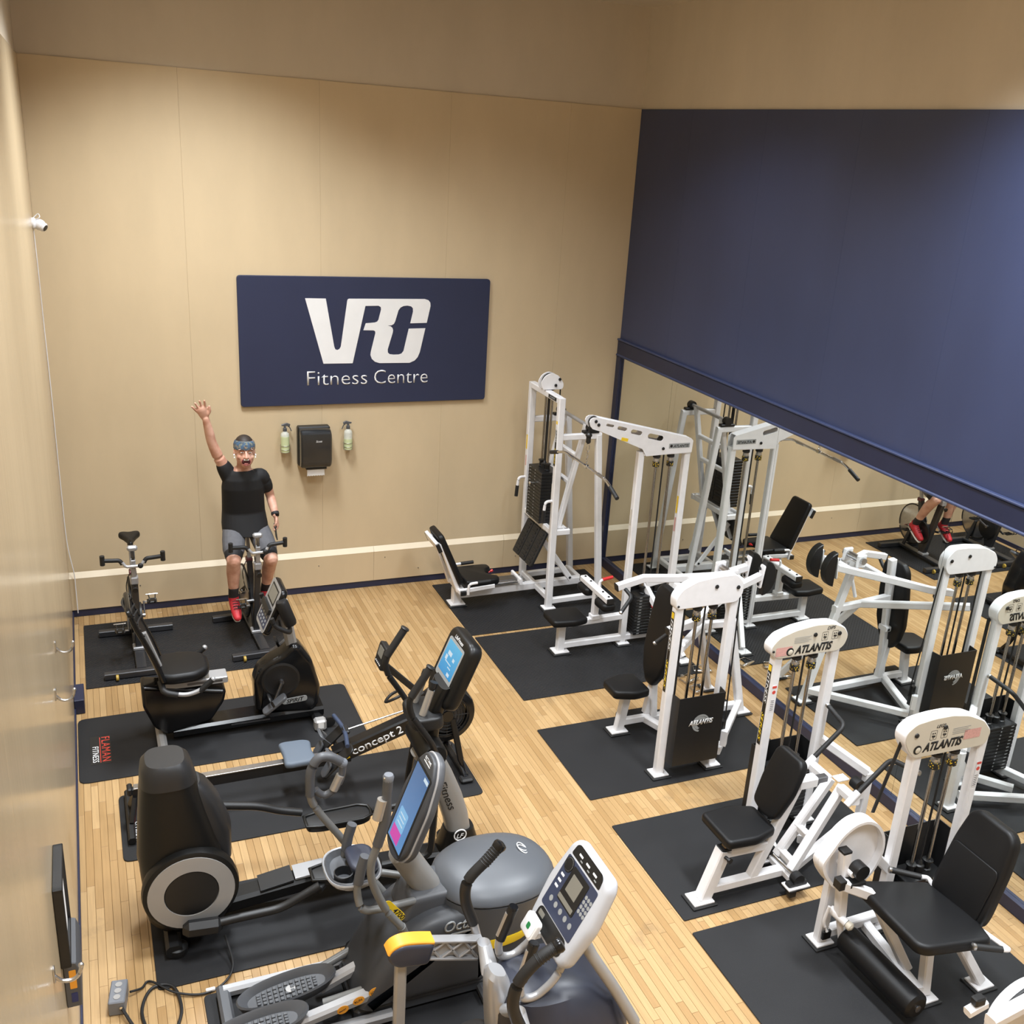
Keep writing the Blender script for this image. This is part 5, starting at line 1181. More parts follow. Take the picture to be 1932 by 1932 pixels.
# ---- recumbent bike ---------------------------------------------------------------
def recumbent():
    yc = -2.45
    r = thing('recumbent_bike', 'black recumbent exercise bike with mesh back and tilted console', 'exercise bike', (1.2, yc, 0))
    yn = yc - .10
    q = [aty(px, py, yn) for px, py in ((266, 1296), (428, 1302), (424, 1324), (400, 1360), (318, 1388), (292, 1376), (270, 1338))]
    side_loft(rp([(p.x, max(p.z, .07)) for p in q], .03), yn, yc + .09, .03).build('rear_body', 'shell', r)
    M().path([(.70, yc, .075), (1.30, yc, .085), (1.86, yc, .085)], .20, .085, c=.02).build('base_beam', 'shell', r)
    decal((1.28, yc - .1005, .09), X, Z, .30, .014, 'darksteel', r, 'trim_strip', .001)
    M().bar((.61, yc - .27, MZ + .04), (.61, yc + .25, MZ + .04), .07, .062, c=.02).build('rear_stabiliser', 'silvgrey', r)
    for s in (-.27, .25): M().box((.61, yc + s, MZ + .035), (.085, .05, .066), ch=.015).build('stabiliser_foot', 'grip', r)
    M().bar((1.80, yc - .22, MZ + .04), (1.80, yc + .25, MZ + .04), .08, .066, c=.02).build('front_stabiliser', 'plastic', r)
    M().box((1.80, yc - .235, MZ + .05), (.095, .085, .095), ch=.015).build('stabiliser_cap', 'silvgrey', r); decal((1.80, yc - .278, MZ + .055), X, Z, .045, .05, 'paper', r, 'label', .0008)
    M().lathe([(.035, -.012), (.045, -.01), (.045, .01), (.035, .012)], (1.88, yc - .22, MZ + .046), Y, 18).build('transport_wheel', 'plastic', r)
    # front housing
    f = [aty(px, py, yn) for px, py in ((484, 1345), (480, 1290), (489, 1266), (512, 1248), (534, 1236), (552, 1218), (568, 1219), (590, 1247), (606, 1297), (602, 1330), (590, 1345))]
    side_loft(rp([(p.x, max(p.z, .08)) for p in f], .03), yn, yc + .09, .045, 4).build('front_housing', 'shell', r)
    ce = aty(530, 1283, yn); rr = .150
    for s, y in ((-1, yn), (1, yc + .09)):
        m = M(); m.lathe([(rr, 0), (rr, .006), (rr - .018, .012), (rr - .03, .008), (.05, .010), (.03, .018)], (ce.x, y + s * -.004, ce.z), (0, s, 0), 36); m.build('crank_cover', 'plastic', r)
    M().cyl((ce.x, yn - .05, ce.z), (ce.x, yc + .14, ce.z), .018, 12).build('crank_axle', 'darksteel', r)
    for s, y in ((-1, yn - .045), (1, yc + .135)):
        e = V((ce.x - .06 * (1 if s < 0 else -1), y, ce.z - .15 * (1 if s < 0 else -1))); M().bar((ce.x, y, ce.z), e, .02, .03).build('crank_arm', 'darksteel', r)
        M().pad(rrect(e + V((0, s * .055, -.015)), (.8, 0, .6), Y, .22, .095, .03), V((-.6, 0, .8)) * .03, .01).build('pedal', 'grey', r)
        M().tube(bez([e + V((-.02, s * .01, .0)), e + V((-.05, s * .01, .07)), e + V((-.05, s * .10, .07)), e + V((-.02, s * .10, 0))], 5), .010, 8, flat=.4).build('pedal_strap', 'plastic', r)
    lp = aty(556, 1320, yn); M().prism(rrect((lp.x, yn - .001, lp.z), (1, 0, .06), (-.06, 0, 1), .20, .05, .02), (0, -.003, 0), ch=.001).build('name_plate', 'greyink', r)
    text('SPIRIT', (lp.x - .065, yn - .0042, lp.z - .021), (1, 0, .06), Z, 'black', r, width=.14, shear=.3, bold=.02, ext=.001)
    # seat rail, seat, back
    M().box((.88, yc - .02, .490), (.48, .14, .055), ch=.006).build('seat_rail', 'silver', r)
    decal((.95, yc - .0905, .49), X, Z, .26, .02, 'darksteel', r, 'rail_slot', .001)
    M().box((.72, yc, .535), (.20, .20, .04), ch=.01).build('seat_carriage', 'plastic', r)
    so = [(.62, yc - .17), (.70, yc - .205), (.88, yc - .20), (.985, yc - .12), (.995, yc), (.985, yc + .12), (.88, yc + .20), (.70, yc + .205), (.62, yc + .17)]
    M().pad(rpoly([(a, b, .555) for a, b in so], .05, 4), Z * .085, .035).build('seat', 'vinyl', r)
    cv = bez([(.655, 0, .60), (.60, 0, .78), (.535, 0, .95), (.49, 0, 1.06), (.462, 0, 1.15), (.445, 0, 1.185)], 4); hw = lambda t: .20 - .06 * max(0, (t - .75) / .25) ** 2
    m = M(); rings = []
    for i, p in enumerate(cv):
        t = i / (len(cv) - 1); w = hw(t); ring = []
        for k in range(9): a = -1 + 2 * k / 8; ring.append(V((p.x - .035 * a * a * -1 - .03, yc + a * w, p.z)))
        for k in range(8, -1, -1): a = -1 + 2 * k / 8; ring.append(V((p.x - .035 * a * a * -1 - .045, yc + a * w, p.z)))
        rings.append(ring)
    m.loft(rings).build('mesh_backrest', 'plastic', r)
    fr = [V((p.x - .005, yc - hw(i / (len(cv) - 1)), p.z)) for i, p in enumerate(cv)] + [V((p.x - .005, yc + hw(i / (len(cv) - 1)), p.z)) for i, p in reversed(list(enumerate(cv)))]
    M().tube(fr, .020, 8, close=False).build('back_frame', 'shell', r)
    for k in range(5):
        t = .45 + .12 * k; p = cv[int(t * (len(cv) - 1))]; M().tube([V((p.x - .02 + .035 * a * a, yc + a * .18, p.z)) for a in (-1, -.5, 0, .5, 1)], .007, 6).build('back_rib', 'grip', r)
    M().bar((.66, yc, .52), (.53, yc, .92), .06, .04).build('back_upright', 'silvgrey', r)
    for s in (-1, 1):
        y = yc + s * .27
        pts = [(.63, yc + s * .12, .56), (.64, y - s * .02, .535), (.80, y, .50), (.90, y, .525), (.985, y, .60)]
        M().tube(fillet(pts, .05), .0175, 12).build('side_handle', 'silver', r)
        M().cyl((.895, y, .52), (.99, y, .605), .022, 12).build('pulse_grip', 'grip', r); M().sphere((.992, y, .607), .021, n=12).build('grip_cap', 'silver', r)
        M().tube(fillet([pts[0], pts[1], (.74, y, .51)], .05), .024, 12).build('handle_sleeve', 'grip', r)
    M().tube(fillet([(.95, yc - .02, .53), (.98, yc - .02, .55), (.99, yc + .04, .55)], .02), .007, 8).build('seat_lever', 'yellow', r)
    # mast, console, front handlebar
    t0 = aty(556, 1222, yc)
    M().path([(t0.x + .0, yc, t0.z - .12), (1.60, yc, .84), (1.565, yc, 1.06)], .085, .10, c=.02).build('console_mast', 'silvgrey', r)
    decal((1.545, yc - .0, .865), (0, -1, 0), (-.15, 0, 1), .045, .07, 'plastic', r, 'mast_panel', .012); decal((1.595, yc - .045, .93), X, Z, .06, .02, 'orange', r, 'warning_label', .001)
    pn = Pan((1.545, 1.205), (1.385, .845), -2.41)
    M().pad(pn.rect(0, 0, .34, pn.h, .05, -.055), pn.n * .055, .02).build('console', 'shell', r)
    pn.plate(r, 'console_bezel', 'silvgrey', 0, 0, .325, pn.h - .015, 0, .002, .045)
    pn.plate(r, 'display', 'lcd', 0, .10, .20, .10, .003, .002); pn.plate(r, 'display_frame', 'plastic', 0, .10, .23, .13, .002, .0015)
    pn.plate(r, 'reading_rack', 'plastic', 0, -.01, .27, .05, .003, .025, .01); pn.plate(r, 'key_panel', 'keys', 0, -.10, .27, .12, .002, .002)
    for i in range(4):
        for j in range(3): pn.plate(r, 'key', 'greyink', -.09 + i * .06, -.135 + j * .033, .03, .016, .004, .002, .005)
    M().lathe([(.045, 0), (.05, .02), (.05, .20), (.04, .22)], (1.60, -2.60, .93), (-.35, 0, 1), 18).build('bottle_holder', 'plastic', r)
    hb = [(1.60, yc + .10, .87), (1.58, yc + .22, .89), (1.46, yc + .24, .97), (1.44, yc + .24, 1.04)]
    for s in (1, -1):
        pts = [V((a, yc + (b - yc) * s, c)) for a, b, c in hb]; M().tube(fillet(pts, .05), .018, 12).build('front_handle', 'grip', r)
recumbent()

# ---- rowing machine -----------------------------------------------------------------
def rower():
    yc = -3.47
    r = thing('rowing_machine', 'black rowing machine with grey seat, silver rail and caged fan flywheel', 'rower', (1.4, yc, 0))
    M().bar((.36, yc, .225), (1.86, yc, .235), .045, .085, c=.008).build('monorail', 'plastic', r); M().bar((.37, yc, .271), (1.84, yc, .281), .058, .010, c=.002).build('rail_track', 'steel', r)
    M().box((.345, yc, .255), (.035, .085, .06), ch=.01).build('rail_end_cap', 'plastic', r)
    for s in (-1, 1): M().bar((.375, yc + s * .02, .20), (.345, yc + s * .10, MZ + .05), .03, .05).build('rear_leg', 'plastic', r)
    M().bar((.335, yc - .28, MZ + .03), (.335, yc + .30, MZ + .03), .05, .045, c=.012).build('rear_foot_bar', 'plastic', r)
    so = [(1.36, yc - .14), (1.40, yc - .155), (1.54, yc - .15), (1.59, yc - .12), (1.575, yc), (1.59, yc + .12), (1.54, yc + .15), (1.40, yc + .155), (1.36, yc + .14), (1.37, yc)]
    M().pad(rpoly([(a, b, .300) for a, b in so], .03, 4), Z * .050, .022).build('seat', 'band', r)
    M().box((1.47, yc, .288), (.16, .09, .03), ch=.01).build('seat_carriage', 'plastic', r)
    for k in (-.05, .05): M().cyl((1.47 + k, yc - .05, .255), (1.47 + k, yc + .05, .255), .018, 12).build('seat_roller', 'grip', r)
    # front beam with lettering
    a, b = V((1.74, yc, .255)), V((2.44, yc, .49)); u = (b - a).normalized(); up = V((-u.z, 0, u.x))
    M().bar(a, b, .10, .125, c=.012).build('front_beam', 'shell', r)
    text('concept', a + u * .125 - up * .030 + V((0, -.0505, 0)), u, up, 'ink', r, width=.33, bold=.012, ext=.001, squash=.095)
    text('2', a + u * .48 - up * .030 + V((0, -.0505, 0)), u, up, 'ink', r, width=.042, bold=.012, ext=.001, squash=.095)
    decal(a + u * .06 + V((0, -.0505, 0)), u, up, .08, .075, 'yellow', r, 'logo_tile', .001); M().lathe([(.024, 0), (.024, .001)], a + u * .06 + V((0, -.0518, 0)), (0, -1, 0), 18).build('logo_dot', 'black', r)
    # foot stretchers
    for s in (-1, 1):
        y = yc + s * .14
        M().pad(rrect((1.74, y, .29), (.72, 0, .69), Y, .30, .11, .03), V((-.69, 0, .72)) * .02, .008).build('foot_board', 'plastic', r)
        M().tube(bez([(1.73, y - .06, .31), (1.67, y - .06, .38), (1.67, y + .06, .38), (1.73, y + .06, .31)], 5), .012, 8, flat=.3).build('foot_strap', 'grey', r)
        M().pad(rrect((1.66, y, .24), (.5, 0, .86), Y, .12, .09, .03), V((-.86, 0, .5)) * .02, .008).build('heel_cup', 'grey', r)
    M().bar((1.77, yc - .20, .29), (1.77, yc + .20, .29), .03, .03).build('foot_axle', 'plastic', r)
    # handle and chain
    hp, hq = atz(641, 1376, .50), atz(676, 1437, .50); hc = V((1.83, yc, .50))
    M().tube(fillet([(1.785, yc + .22, .46), (1.81, yc + .06, .46), (1.81, yc - .06, .46), (1.785, yc - .22, .46)], .05), .016, 12).build('pull_handle', 'handleblue', r)
    M().box((1.82, yc, .46), (.05, .10, .03), ch=.008).build('handle_centre', 'plastic', r)
    M().cyl((1.84, yc, .46), (2.42, yc, .575), .006, 8).build('chain', 'steel', r)
    # fan cage
    c = V((2.575, yc, .485)); R_ = .225
    M().lathe([(R_ - .05, -.085), (R_ - .01, -.075), (R_, -.05), (R_, .05), (R_ - .01, .075), (R_ - .05, .085), (R_ - .06, .08), (R_ - .06, -.08)], c, Y, 44, closed=True).build('fan_shell', 'shell', r)
    for y in (-.078, .078):
        for k in range(5):
            q = .055 + k * .026; M().tube([c + V((q * math.cos(t), y, q * math.sin(t))) for t in [2 * PI * i / 32 for i in range(32)]], .0045, 6, close=True).build('cage_ring', 'plastic', r)
        for k in range(8):
            t = 2 * PI * k / 8; M().cyl(c + V((.03 * math.cos(t), y, .03 * math.sin(t))), c + V((.175 * math.cos(t), y, .175 * math.sin(t))), .004, 6).build('cage_spoke', 'plastic', r)
        M().cyl(c + V((0, y - .008, 0)), c + V((0, y + .008, 0)), .045, 20).build('cage_hub', 'shell', r)
    M().lathe([(.155, -.03), (.155, .03)], c, Y, 36).build('fan_rotor', 'grey', r)
    for s in (-1, 1): M().path([(2.62, yc + s * .07, .45), (2.66, yc + s * .17, .15), (2.68, yc + s * .24, MZ + .03)], .045, .03).build('front_leg', 'shell', r); M().box((2.68, yc + s * .255, MZ + .02), (.10, .08, .035), ch=.012).build('front_foot', 'grip', r)
    M().bar((2.68, yc - .24, MZ + .035), (2.68, yc + .24, MZ + .035), .04, .04).build('front_foot_bar', 'plastic', r)
    # monitor on its arm
    m0, m1 = V((2.42, yc + .02, .62)), V((2.10, yc + .03, .95))
    M().bar(m0, m1, .03, .045).build('monitor_arm', 'plastic', r)
    M().bar((2.30, yc + .01, .58), (2.42, yc + .01, .66), .07, .08, c=.01).build('arm_base', 'plastic', r)
    pn = Pan((2.105, 1.10), (2.055, .925), yc + .03); M().pad(pn.rect(0, 0, .17, .175, .02, -.05), pn.n * .05, .012).build('monitor', 'plastic', r); pn.plate(r, 'monitor_display', 'lcd', 0, .03, .10, .075, .001)
    for k in range(5): pn.plate(r, 'monitor_key', 'ink', -.05 + k * .025, -.055, .014, .010, .001)
    M().tube(bez([(2.24, yc - .03, .70), (2.16, yc - .06, .69), (2.11, yc - .03, .66), (2.16, yc + .02, .68), (2.22, yc + .02, .71)], 5), .011, 8).build('handle_hook', 'plastic', r)
rower()

# ---- rear-drive elliptical -------------------------------------------------------------
def elliptical_black():
    yc = -4.61
    r = thing('elliptical_trainer', 'black elliptical trainer with silver ringed flywheel housing and glowing blue screen', 'elliptical', (1.4, yc, 0))
    ring = lambda z, cx, hx, hy, p=3.0: ell((cx, yc, z), X, Y, hx, hy, 32, p)
    prof = [(.10, .62, .20, .17), (.16, .61, .235, .20), (.45, .60, .245, .205), (.62, .585, .235, .20), (.80, .565, .20, .185), (.98, .545, .165, .165), (1.10, .535, .14, .145), (1.155, .53, .128, .135), (1.18, .53, .10, .11)]
    M().loft([ring(*q) for q in prof]).build('drive_housing', 'housing', r)
    # raised inner cowl on the front face
    prof2 = [(.50, .765, .10, .135), (.70, .755, .115, .135), (.88, .705, .105, .12), (.985, .665, .085, .10), (1.02, .65, .06, .08)]
    M().loft([ring(*q) for q in prof2]).build('front_cowl', 'cowl', r)
    M().loft([ring(1.055, .54, .152, .158), ring(1.10, .537, .145, .151), ring(1.155, .532, .133, .140), ring(1.188, .53, .104, .114)]).build('top_cap', 'cowl', r)
    for s in (-1, 1):
        y = yc + s * .20; o = (.615, y, .42)
        M().lathe([(.262, -.04), (.268, 0), (.262, .035), (.245, .045)], o, (0, s, 0), 48).build('wheel_cover', 'housing', r)
        w = M().lathe([(.238, .040), (.238, .050), (.150, .054), (.148, .045)], o, (0, s, 0), 48); w.build('silver_ring', 'silvgrey', r)
        M().lathe([(.147, .040), (.145, .052), (.10, .055), (.01, .056)], o, (0, s, 0), 40).build('wheel_hub', 'plastic', r)
    # crank ends, pedal levers, pedals
    for s, kp, pts, ped in ((-1, (.66, .215), [(.66, .215), (.80, .225), (1.10, .225), (1.22, .28), (1.33, .33)], (1.50, .335)), (1, (.60, .62), [(.60, .625), (.78, .60), (1.08, .53), (1.20, .47), (1.34, .425)], (1.55, .40))):
        y = yc + s * .305
        M().tube(fillet([V((a, y, b)) for a, b in pts], .08), .026, 12).build('pedal_lever', 'plastic', r)
        M().box((kp[0], y, kp[1]), (.22, .085, .105), R=Matrix.Rotation(.1, 3, 'Y'), ch=.03).build('crank_joint', 'plastic', r)
        px, pz = ped; yy_ = yc + s * .215
        outl = [(px - .20, -.055), (px - .12, -.075), (px + .15, -.08), (px + .21, -.05), (px + .22, 0), (px + .21, .05), (px + .15, .08), (px - .12, .075), (px - .20, .055)]
        M().pad(rpoly([(a, yy_ + b, pz - .035) for a, b in outl], .03, 3), Z * .045, .012).build('pedal', 'plastic', r)
        rim = [V((a, yy_ + b, pz + .012)) for a, b in outl]; M().tube(rim, .010, 8, close=True).build('pedal_rim', 'housing', r)
        M().bar((px - .10, yy_, pz - .03), (px - .18, y, pz - .03), .05, .04).build('pedal_bracket', 'plastic', r)
        # moving arm link
        M().tube(fillet([(px + .20, yy_ + s * .02, pz - .01), (2.02, yc + s * .28, .36), (2.04, yc + s * .27, .62), (2.07, yc + s * .21, 1.02)], .06), .022, 10).build('arm_link', 'plastic', r)
    # base
    M().path([(.70, yc, .10), (1.05, yc, .13), (1.40, yc, .16), (2.20, yc, .13)], .14, .10, c=.02).build('base_beam', 'housing', r)
    M().bar((1.02, yc, .185), (1.22, yc, .215), .15, .02, c=.004).build('base_step', 'plastic', r); M().bar((1.23, yc, .215), (1.42, yc, .225), .13, .02, c=.004).build('base_plate', 'silver', r)
    M().bar((.50, yc - .28, MZ + .05), (.50, yc + .28, MZ + .05), .09, .08, c=.02).build('rear_stabiliser', 'plastic', r)
    for s in (-1, 1): M().lathe([(.05, 0), (.058, .02), (.058, .05), (.04, .06)], (.52, yc + s * .235, MZ), Z, 18).build('leveling_foot', 'grip', r)
    M().bar((2.30, yc - .28, MZ + .05), (2.30, yc + .28, MZ + .05), .10, .08, c=.02).build('front_stabiliser', 'plastic', r)
    # front post
    p0 = [(2.30, .28), (2.275, .42), (2.225, .58), (2.16, .74), (2.09, .88), (2.045, .96)]
    M().loft([ell((a, yc, b), V((.93, 0, .36)), Y, .082, .065, 24, 3.2) for a, b in p0]).build('front_post', 'postgrey', r)
    M().loft([ell((2.30, yc, z), X, Y, hx, hy, 28, 3) for z, hx, hy in ((.04, .17, .13), (.12, .165, .125), (.22, .13, .10), (.30, .105, .085), (.325, .098, .08))]).build('post_shroud', 'housing', r)
    uu = (V((2.12, 0, .82)) - V((2.27, 0, .42))).normalized()
    text('LifeFitness', (2.085, yc - .067, .835), -uu, V((uu.z, 0, -uu.x)), 'black', r, width=.36, shear=.25, ext=.0012, squash=.075)
    q = aty(868, 1575, yc - .115); o = V((q.x, yc - .118, q.z)); m = M()
    m.tube([o + V((.040 * math.cos(t), 0, .040 * math.sin(t))) for t in [2 * PI * k / 24 for k in range(24)]], .0045, 6, close=True); m.build('badge_ring', 'ink', r)
    text('LF', o + V((-.026, -.002, -.020)), X, Z, 'ink', r, width=.05, shear=.3, ext=.001)
    # pivot hub, console, handles
    M().lathe([(.075, 0), (.085, .02), (.085, .36), (.075, .38)], (2.06, yc - .19, 1.00), Y, 24).build('pivot_hub', 'housing', r)
    M().loft([ell((a, yc, b), V((.95, 0, .3)), Y, hx, hy, 20, 3) for a, b, hx, hy in ((2.06, 1.0, .07, .09), (2.08, 1.15, .06, .08), (2.12, 1.30, .055, .10), (2.17, 1.42, .05, .11))]).build('console_neck', 'housing', r)
    M().pad(rrect((2.04, yc, 1.16), X, Y, .20, .30, .06), V((-.1, 0, 1)).normalized() * .09, .02).build('cup_tray', 'plastic', r)
    pn = Pan((2.285, 1.70), (2.11, 1.28), -4.575)
    M().pad(pn.rect(0, 0, .37, pn.h, .07, -.10), pn.n * .10, .035).build('console', 'housing', r)
    pn.plate(r, 'display_bezel', 'greyink', 0, .035, .255, .255, .001, .002, .02); pn.plate(r, 'screen', 'scr_blue', 0, .045, .22, .20, .003, .001, .004)
    for (a, b, w, h) in ((-.03, .075, .06, .025), (.045, .06, .03, .02), (-.01, .02, .10, .006), (.03, .0, .05, .006), (-.06, .04, .03, .03), (.05, -.035, .04, .02)): pn.plate(r, 'screen_graphic', 'scr_white', a, b, w, h, .0045, .0006, .002)
    pn.plate(r, 'key_panel', 'grey', 0, -.135, .21, .06, .001, .003, .01)
    text('LifeFitness', pn.at(-.07, .172, .001), pn.r, pn.u, 'ink', r, width=.14, shear=.25, ext=.0008)
    for s in (-1, 1):
        a = V((2.02, yc + s * .10, 1.13)); pts = [a, V((1.98, yc + s * .10, 1.16)), V((2.0, yc + s * .085, 1.23)), V((2.07, yc + s * .075, 1.44))]
        M().tube(fillet(pts, .04), .017, 12).build('pulse_handle', 'plastic', r)
        d = (pts[3] - pts[2]).normalized(); M().cyl(pts[2] + d * .02, pts[2] + d * .19, .0225, 14).build('pulse_grip', 'sensor', r); M().cyl(pts[3] - d * .015, pts[3] + d * .02, .026, 14).build('grip_top', 'plastic', r)
    for s, y in ((1, -4.33), (-1, -4.86)):
        dz = 0
        A = [V((2.07, yc + s * .20, 1.02)), V((2.01, y, 1.16)), V((1.885, y, 1.36)), V((1.865, y, 1.46)), V((1.99, y, 1.655))]
        M().tube(fillet(A, .07), .019, 12).build('moving_arm', 'plastic', r)
        d = (A[4] - A[3]).normalized(); M().tube([A[3] + d * .03, A[4]], .024, 12).build('arm_grip', 'grip', r); M().lathe([(.026, 0), (.030, .006), (.026, .014)], A[4], d, 14).build('grip_cap', 'plastic', r)
    pc = thing('power_cord', 'thin black power cord with a white tag running to the grey outlet box', 'cord', (.62, -5.20, 0))
    M().tube(bez([(.78, yc - .28, .10), (.80, -5.06, .035), (.74, -5.17, .018), (.62, -5.21, .012), (.48, -5.16, .020), (.38, -5.05, .02), (.34, -5.02, .012), (.31, -5.06, .014), (.25, -5.09, .035)], 6), .0065, 8).build('cord', 'grip', pc)
    M().box((.66, -5.20, .020), (.05, .02, .016), ch=.003).build('cord_tag', 'paper', pc)
MT['cowl'] = mat('charcoal_cowl', (.016, .016, .017), .38, bump=.04, bscale=300); MT['postgrey'] = mat('taupe_grey_post', (.27, .26, .245), .38, .1)
elliptical_black()

# outlet box and its cord
ob = thing('outlet_box', 'grey portable outlet box on the floor near the left wall', 'outlet', (.18, -5.12, 0))
Rz = Matrix.Rotation(-.15, 3, 'Z')
M().box((.19, -5.12, .045), (.085, .17, .09), R=Rz, ch=.006).build('box_body', 'midgrey', ob)
for k in (-.045, 0, .045): M().lathe([(.018, 0), (.018, .003)], V((.19, -5.12, .090)) + Rz @ V((0, k, 0)), Z, 16).build('socket', 'silvgrey', ob)
M().lathe([(.008, 0), (.008, .02)], (.20, -5.20, .06), (0, -1, 0), 10).build('cable_gland', 'chrome', ob)
cord = bez([(.20, -5.20, .05), (.26, -5.33, .012), (.36, -5.52, .011), (.44, -5.68, .011), (.52, -5.82, .011), (.57, -5.92, .011)], 6)
c2 = bez([(.20, -5.20, .05), (.27, -5.36, .012), (.34, -5.48, .012), (.30, -5.24, .012), (.36, -5.08, .012), (.47, -5.10, .012), (.50, -5.28, .011), (.46, -5.45, .011), (.49, -5.62, .011), (.58, -5.85, .011)], 6)
M().tube(c2, .009, 8).build('thick_cord', 'grip', ob)

# ---- grey elliptical -------------------------------------------------------------------
def elliptical_grey():
    yc = -5.50
    r = thing('elliptical_trainer', 'grey elliptical trainer with slate dome flywheel cover and tall blue screen', 'elliptical', (1.6, yc, 0))
    R = lambda z, cx, hx, hy, p=2.3: ell((cx, yc, z), X, Y, hx, hy, 40, p)
    M().loft([R(.650, 2.19, .335, .285), R(.668, 2.19, .348, .298), R(.680, 2.19, .345, .295), R(.715, 2.19, .315, .268), R(.745, 2.185, .25, .215), R(.765, 2.18, .17, .15), R(.775, 2.175, .09, .085), R(.778, 2.17, .03, .03)]).build('dome_cover', 'dome', r)
    M().loft([R(.08, 2.06, .28, .19), R(.20, 2.08, .30, .22), R(.36, 2.12, .32, .258), R(.52, 2.165, .335, .280), R(.652, 2.19, .343, .293)]).build('dome_skirt', 'dome', r)
    M().loft([R(.36, 2.122, .326, .264), R(.42, 2.14, .331, .272), R(.425, 2.14, .330, .270)]).build('yellow_stripe', 'yellow', r)
    q = V((2.37, yc + .02, .760)); nn = V((.45, -.05, .9)).normalized(); ux = V((.0, -1, 0)); ux = (ux - nn * ux.dot(nn)).normalized(); uy = nn.cross(ux)
    for k in (0, 1): M().tube([q + nn * .004 + ux * ((.045 - k * .022) * math.cos(t)) + uy * ((.032 - k * .006 * 0) * (1 if k == 0 else .98) * math.sin(t)) for t in [2 * PI * i / 24 for i in range(24)]], .0028, 6, close=True).build('dome_emblem', 'ink', r)
    # body running back from the dome
    prof = [(1.34, .10), (1.44, .30), (1.54, .46), (1.64, .56), (1.76, .615), (1.98, .63), (2.10, .60), (2.12, .10)]
    side_loft(rp(prof, .06), yc - .245, yc + .235, .08, 4).build('front_body', 'domedark', r)
    side_loft(rp([(1.62, .56), (1.68, .70), (1.90, .70), (1.99, .64), (1.98, .58), (1.86, .50), (1.70, .50)], .03), yc - .13, yc + .13, .03).build('neck_hood', 'grey', r)
    q = aty(743, 1718, yc - .245); decal((q.x, yc - .2465, q.z), (.6, 0, -.8), (.8, 0, .6), .17, .05, 'yellow', r, 'model_badge', .002, .024); text('4700', (q.x - .01, yc - .249, q.z - .0), (.6, 0, -.8), (.8, 0, .6), 'black', r, width=.085, bold=.01, ext=.0008)
    q = aty(852, 1764, yc - .25); text('Octane', (q.x - .04, yc - .247, q.z + .02), (1, .0, .02), Z, 'greyink', r, width=.24, bold=.015, shear=.2, ext=.002, squash=.10)
    M().bar((q.x + .0, yc - .2465, q.z - .002), (q.x + .22, yc - .2465, q.z + .002), .003, .012).build('lettering_bar', 'greyink', r)
    # neck and console
    M().loft([ell((a, yc, b), V((.8, 0, .6)), Y, .075, .075, 24, 2.6) for a, b in ((1.84, .60), (1.77, .72), (1.70, .84), (1.645, .94))]).build('neck', 'postgrey', r)
    pn = Pan((1.775, 1.545), (1.565, .98), -5.565)
    sh = [(-.155, -.20), (-.10, -.28), (0, -.30), (.10, -.28), (.155, -.20), (.16, .05), (.12, .22), (.06, .295), (0, .305), (-.06, .295), (-.12, .22), (-.16, .05)]
    M().pad(rpoly(pn.poly([(a * 1.04, b * 1.02) for a, b in sh], -.075), .04, 4), pn.n * .05, .02).build('console_back', 'grey', r)
    M().pad(rpoly(pn.poly(sh, -.030), .04, 4), pn.n * .030, .012).build('console', 'domedark', r); M().prism(rpoly(pn.poly([(a * 1.055, b * 1.025) for a, b in sh], -.036), .04, 4), pn.n * .012, ch=.004).build('console_edge', 'silver', r)
    pn.plate(r, 'screen_bezel', 'black', 0, -.015, .235, .475, .0005, .0015, .01); pn.plate(r, 'screen', 'scr_deep', 0, -.015, .205, .445, .0022, .001, .004)
    pn.plate(r, 'screen_widget', 'scr_panel', -.015, -.10, .12, .11, .0035, .0008, .012); pn.plate(r, 'screen_widget', 'scr_pink', -.02, -.19, .12, .07, .0035, .0008, .004); pn.plate(r, 'screen_widget', 'scr_white', .07, .185, .06, .02, .0035, .0008, .003)
    for k in range(3): pn.plate(r, 'screen_text', 'scr_white', -.015, -.075 - k * .025, .08, .006, .0045, .0006, .002)
    text('OCTANE', pn.at(-.045, .262, .001), pn.r, pn.u, 'ink', r, width=.09, bold=.02, ext=.0008); pn.plate(r, 'logo_bar', 'ink', 0, .252, .09, .006, .001, .0008, .002)
    # tray under the console
    tc_ = V((1.385, yc + .02, .885))
    M().loft([ell(tc_ + V((0, 0, dz)), X, Y, hx, hy, 32, 2.8) for dz, hx, hy in ((-.07, .09, .11), (-.02, .140, .160), (.0, .150, .168), (.008, .147, .165), (.004, .138, .155), (-.03, .11, .13))]).build('accessory_tray', 'silver', r)
    M().loft([ell(tc_ + V((0, 0, dz)), X, Y, hx, hy, 32, 2.8) for dz, hx, hy in ((-.045, .09, .11), (.006, .138, .155), (.012, .132, .148), (-.02, .11, .13))]).build('tray_insert', 'grey', r)
    M().pad(rrect(tc_ + V((.06, 0, .0)), X, Y, .15, .22, .06), V((-.3, 0, 1)).normalized() * .06, .02).build('tray_rest', 'navy', r)
    M().lathe([(.05, 0), (.052, .08), (.046, .082), (.044, .01)], tc_ + V((-.06, -.07, -.05)), Z, 18).build('cup_holder', 'plastic', r)
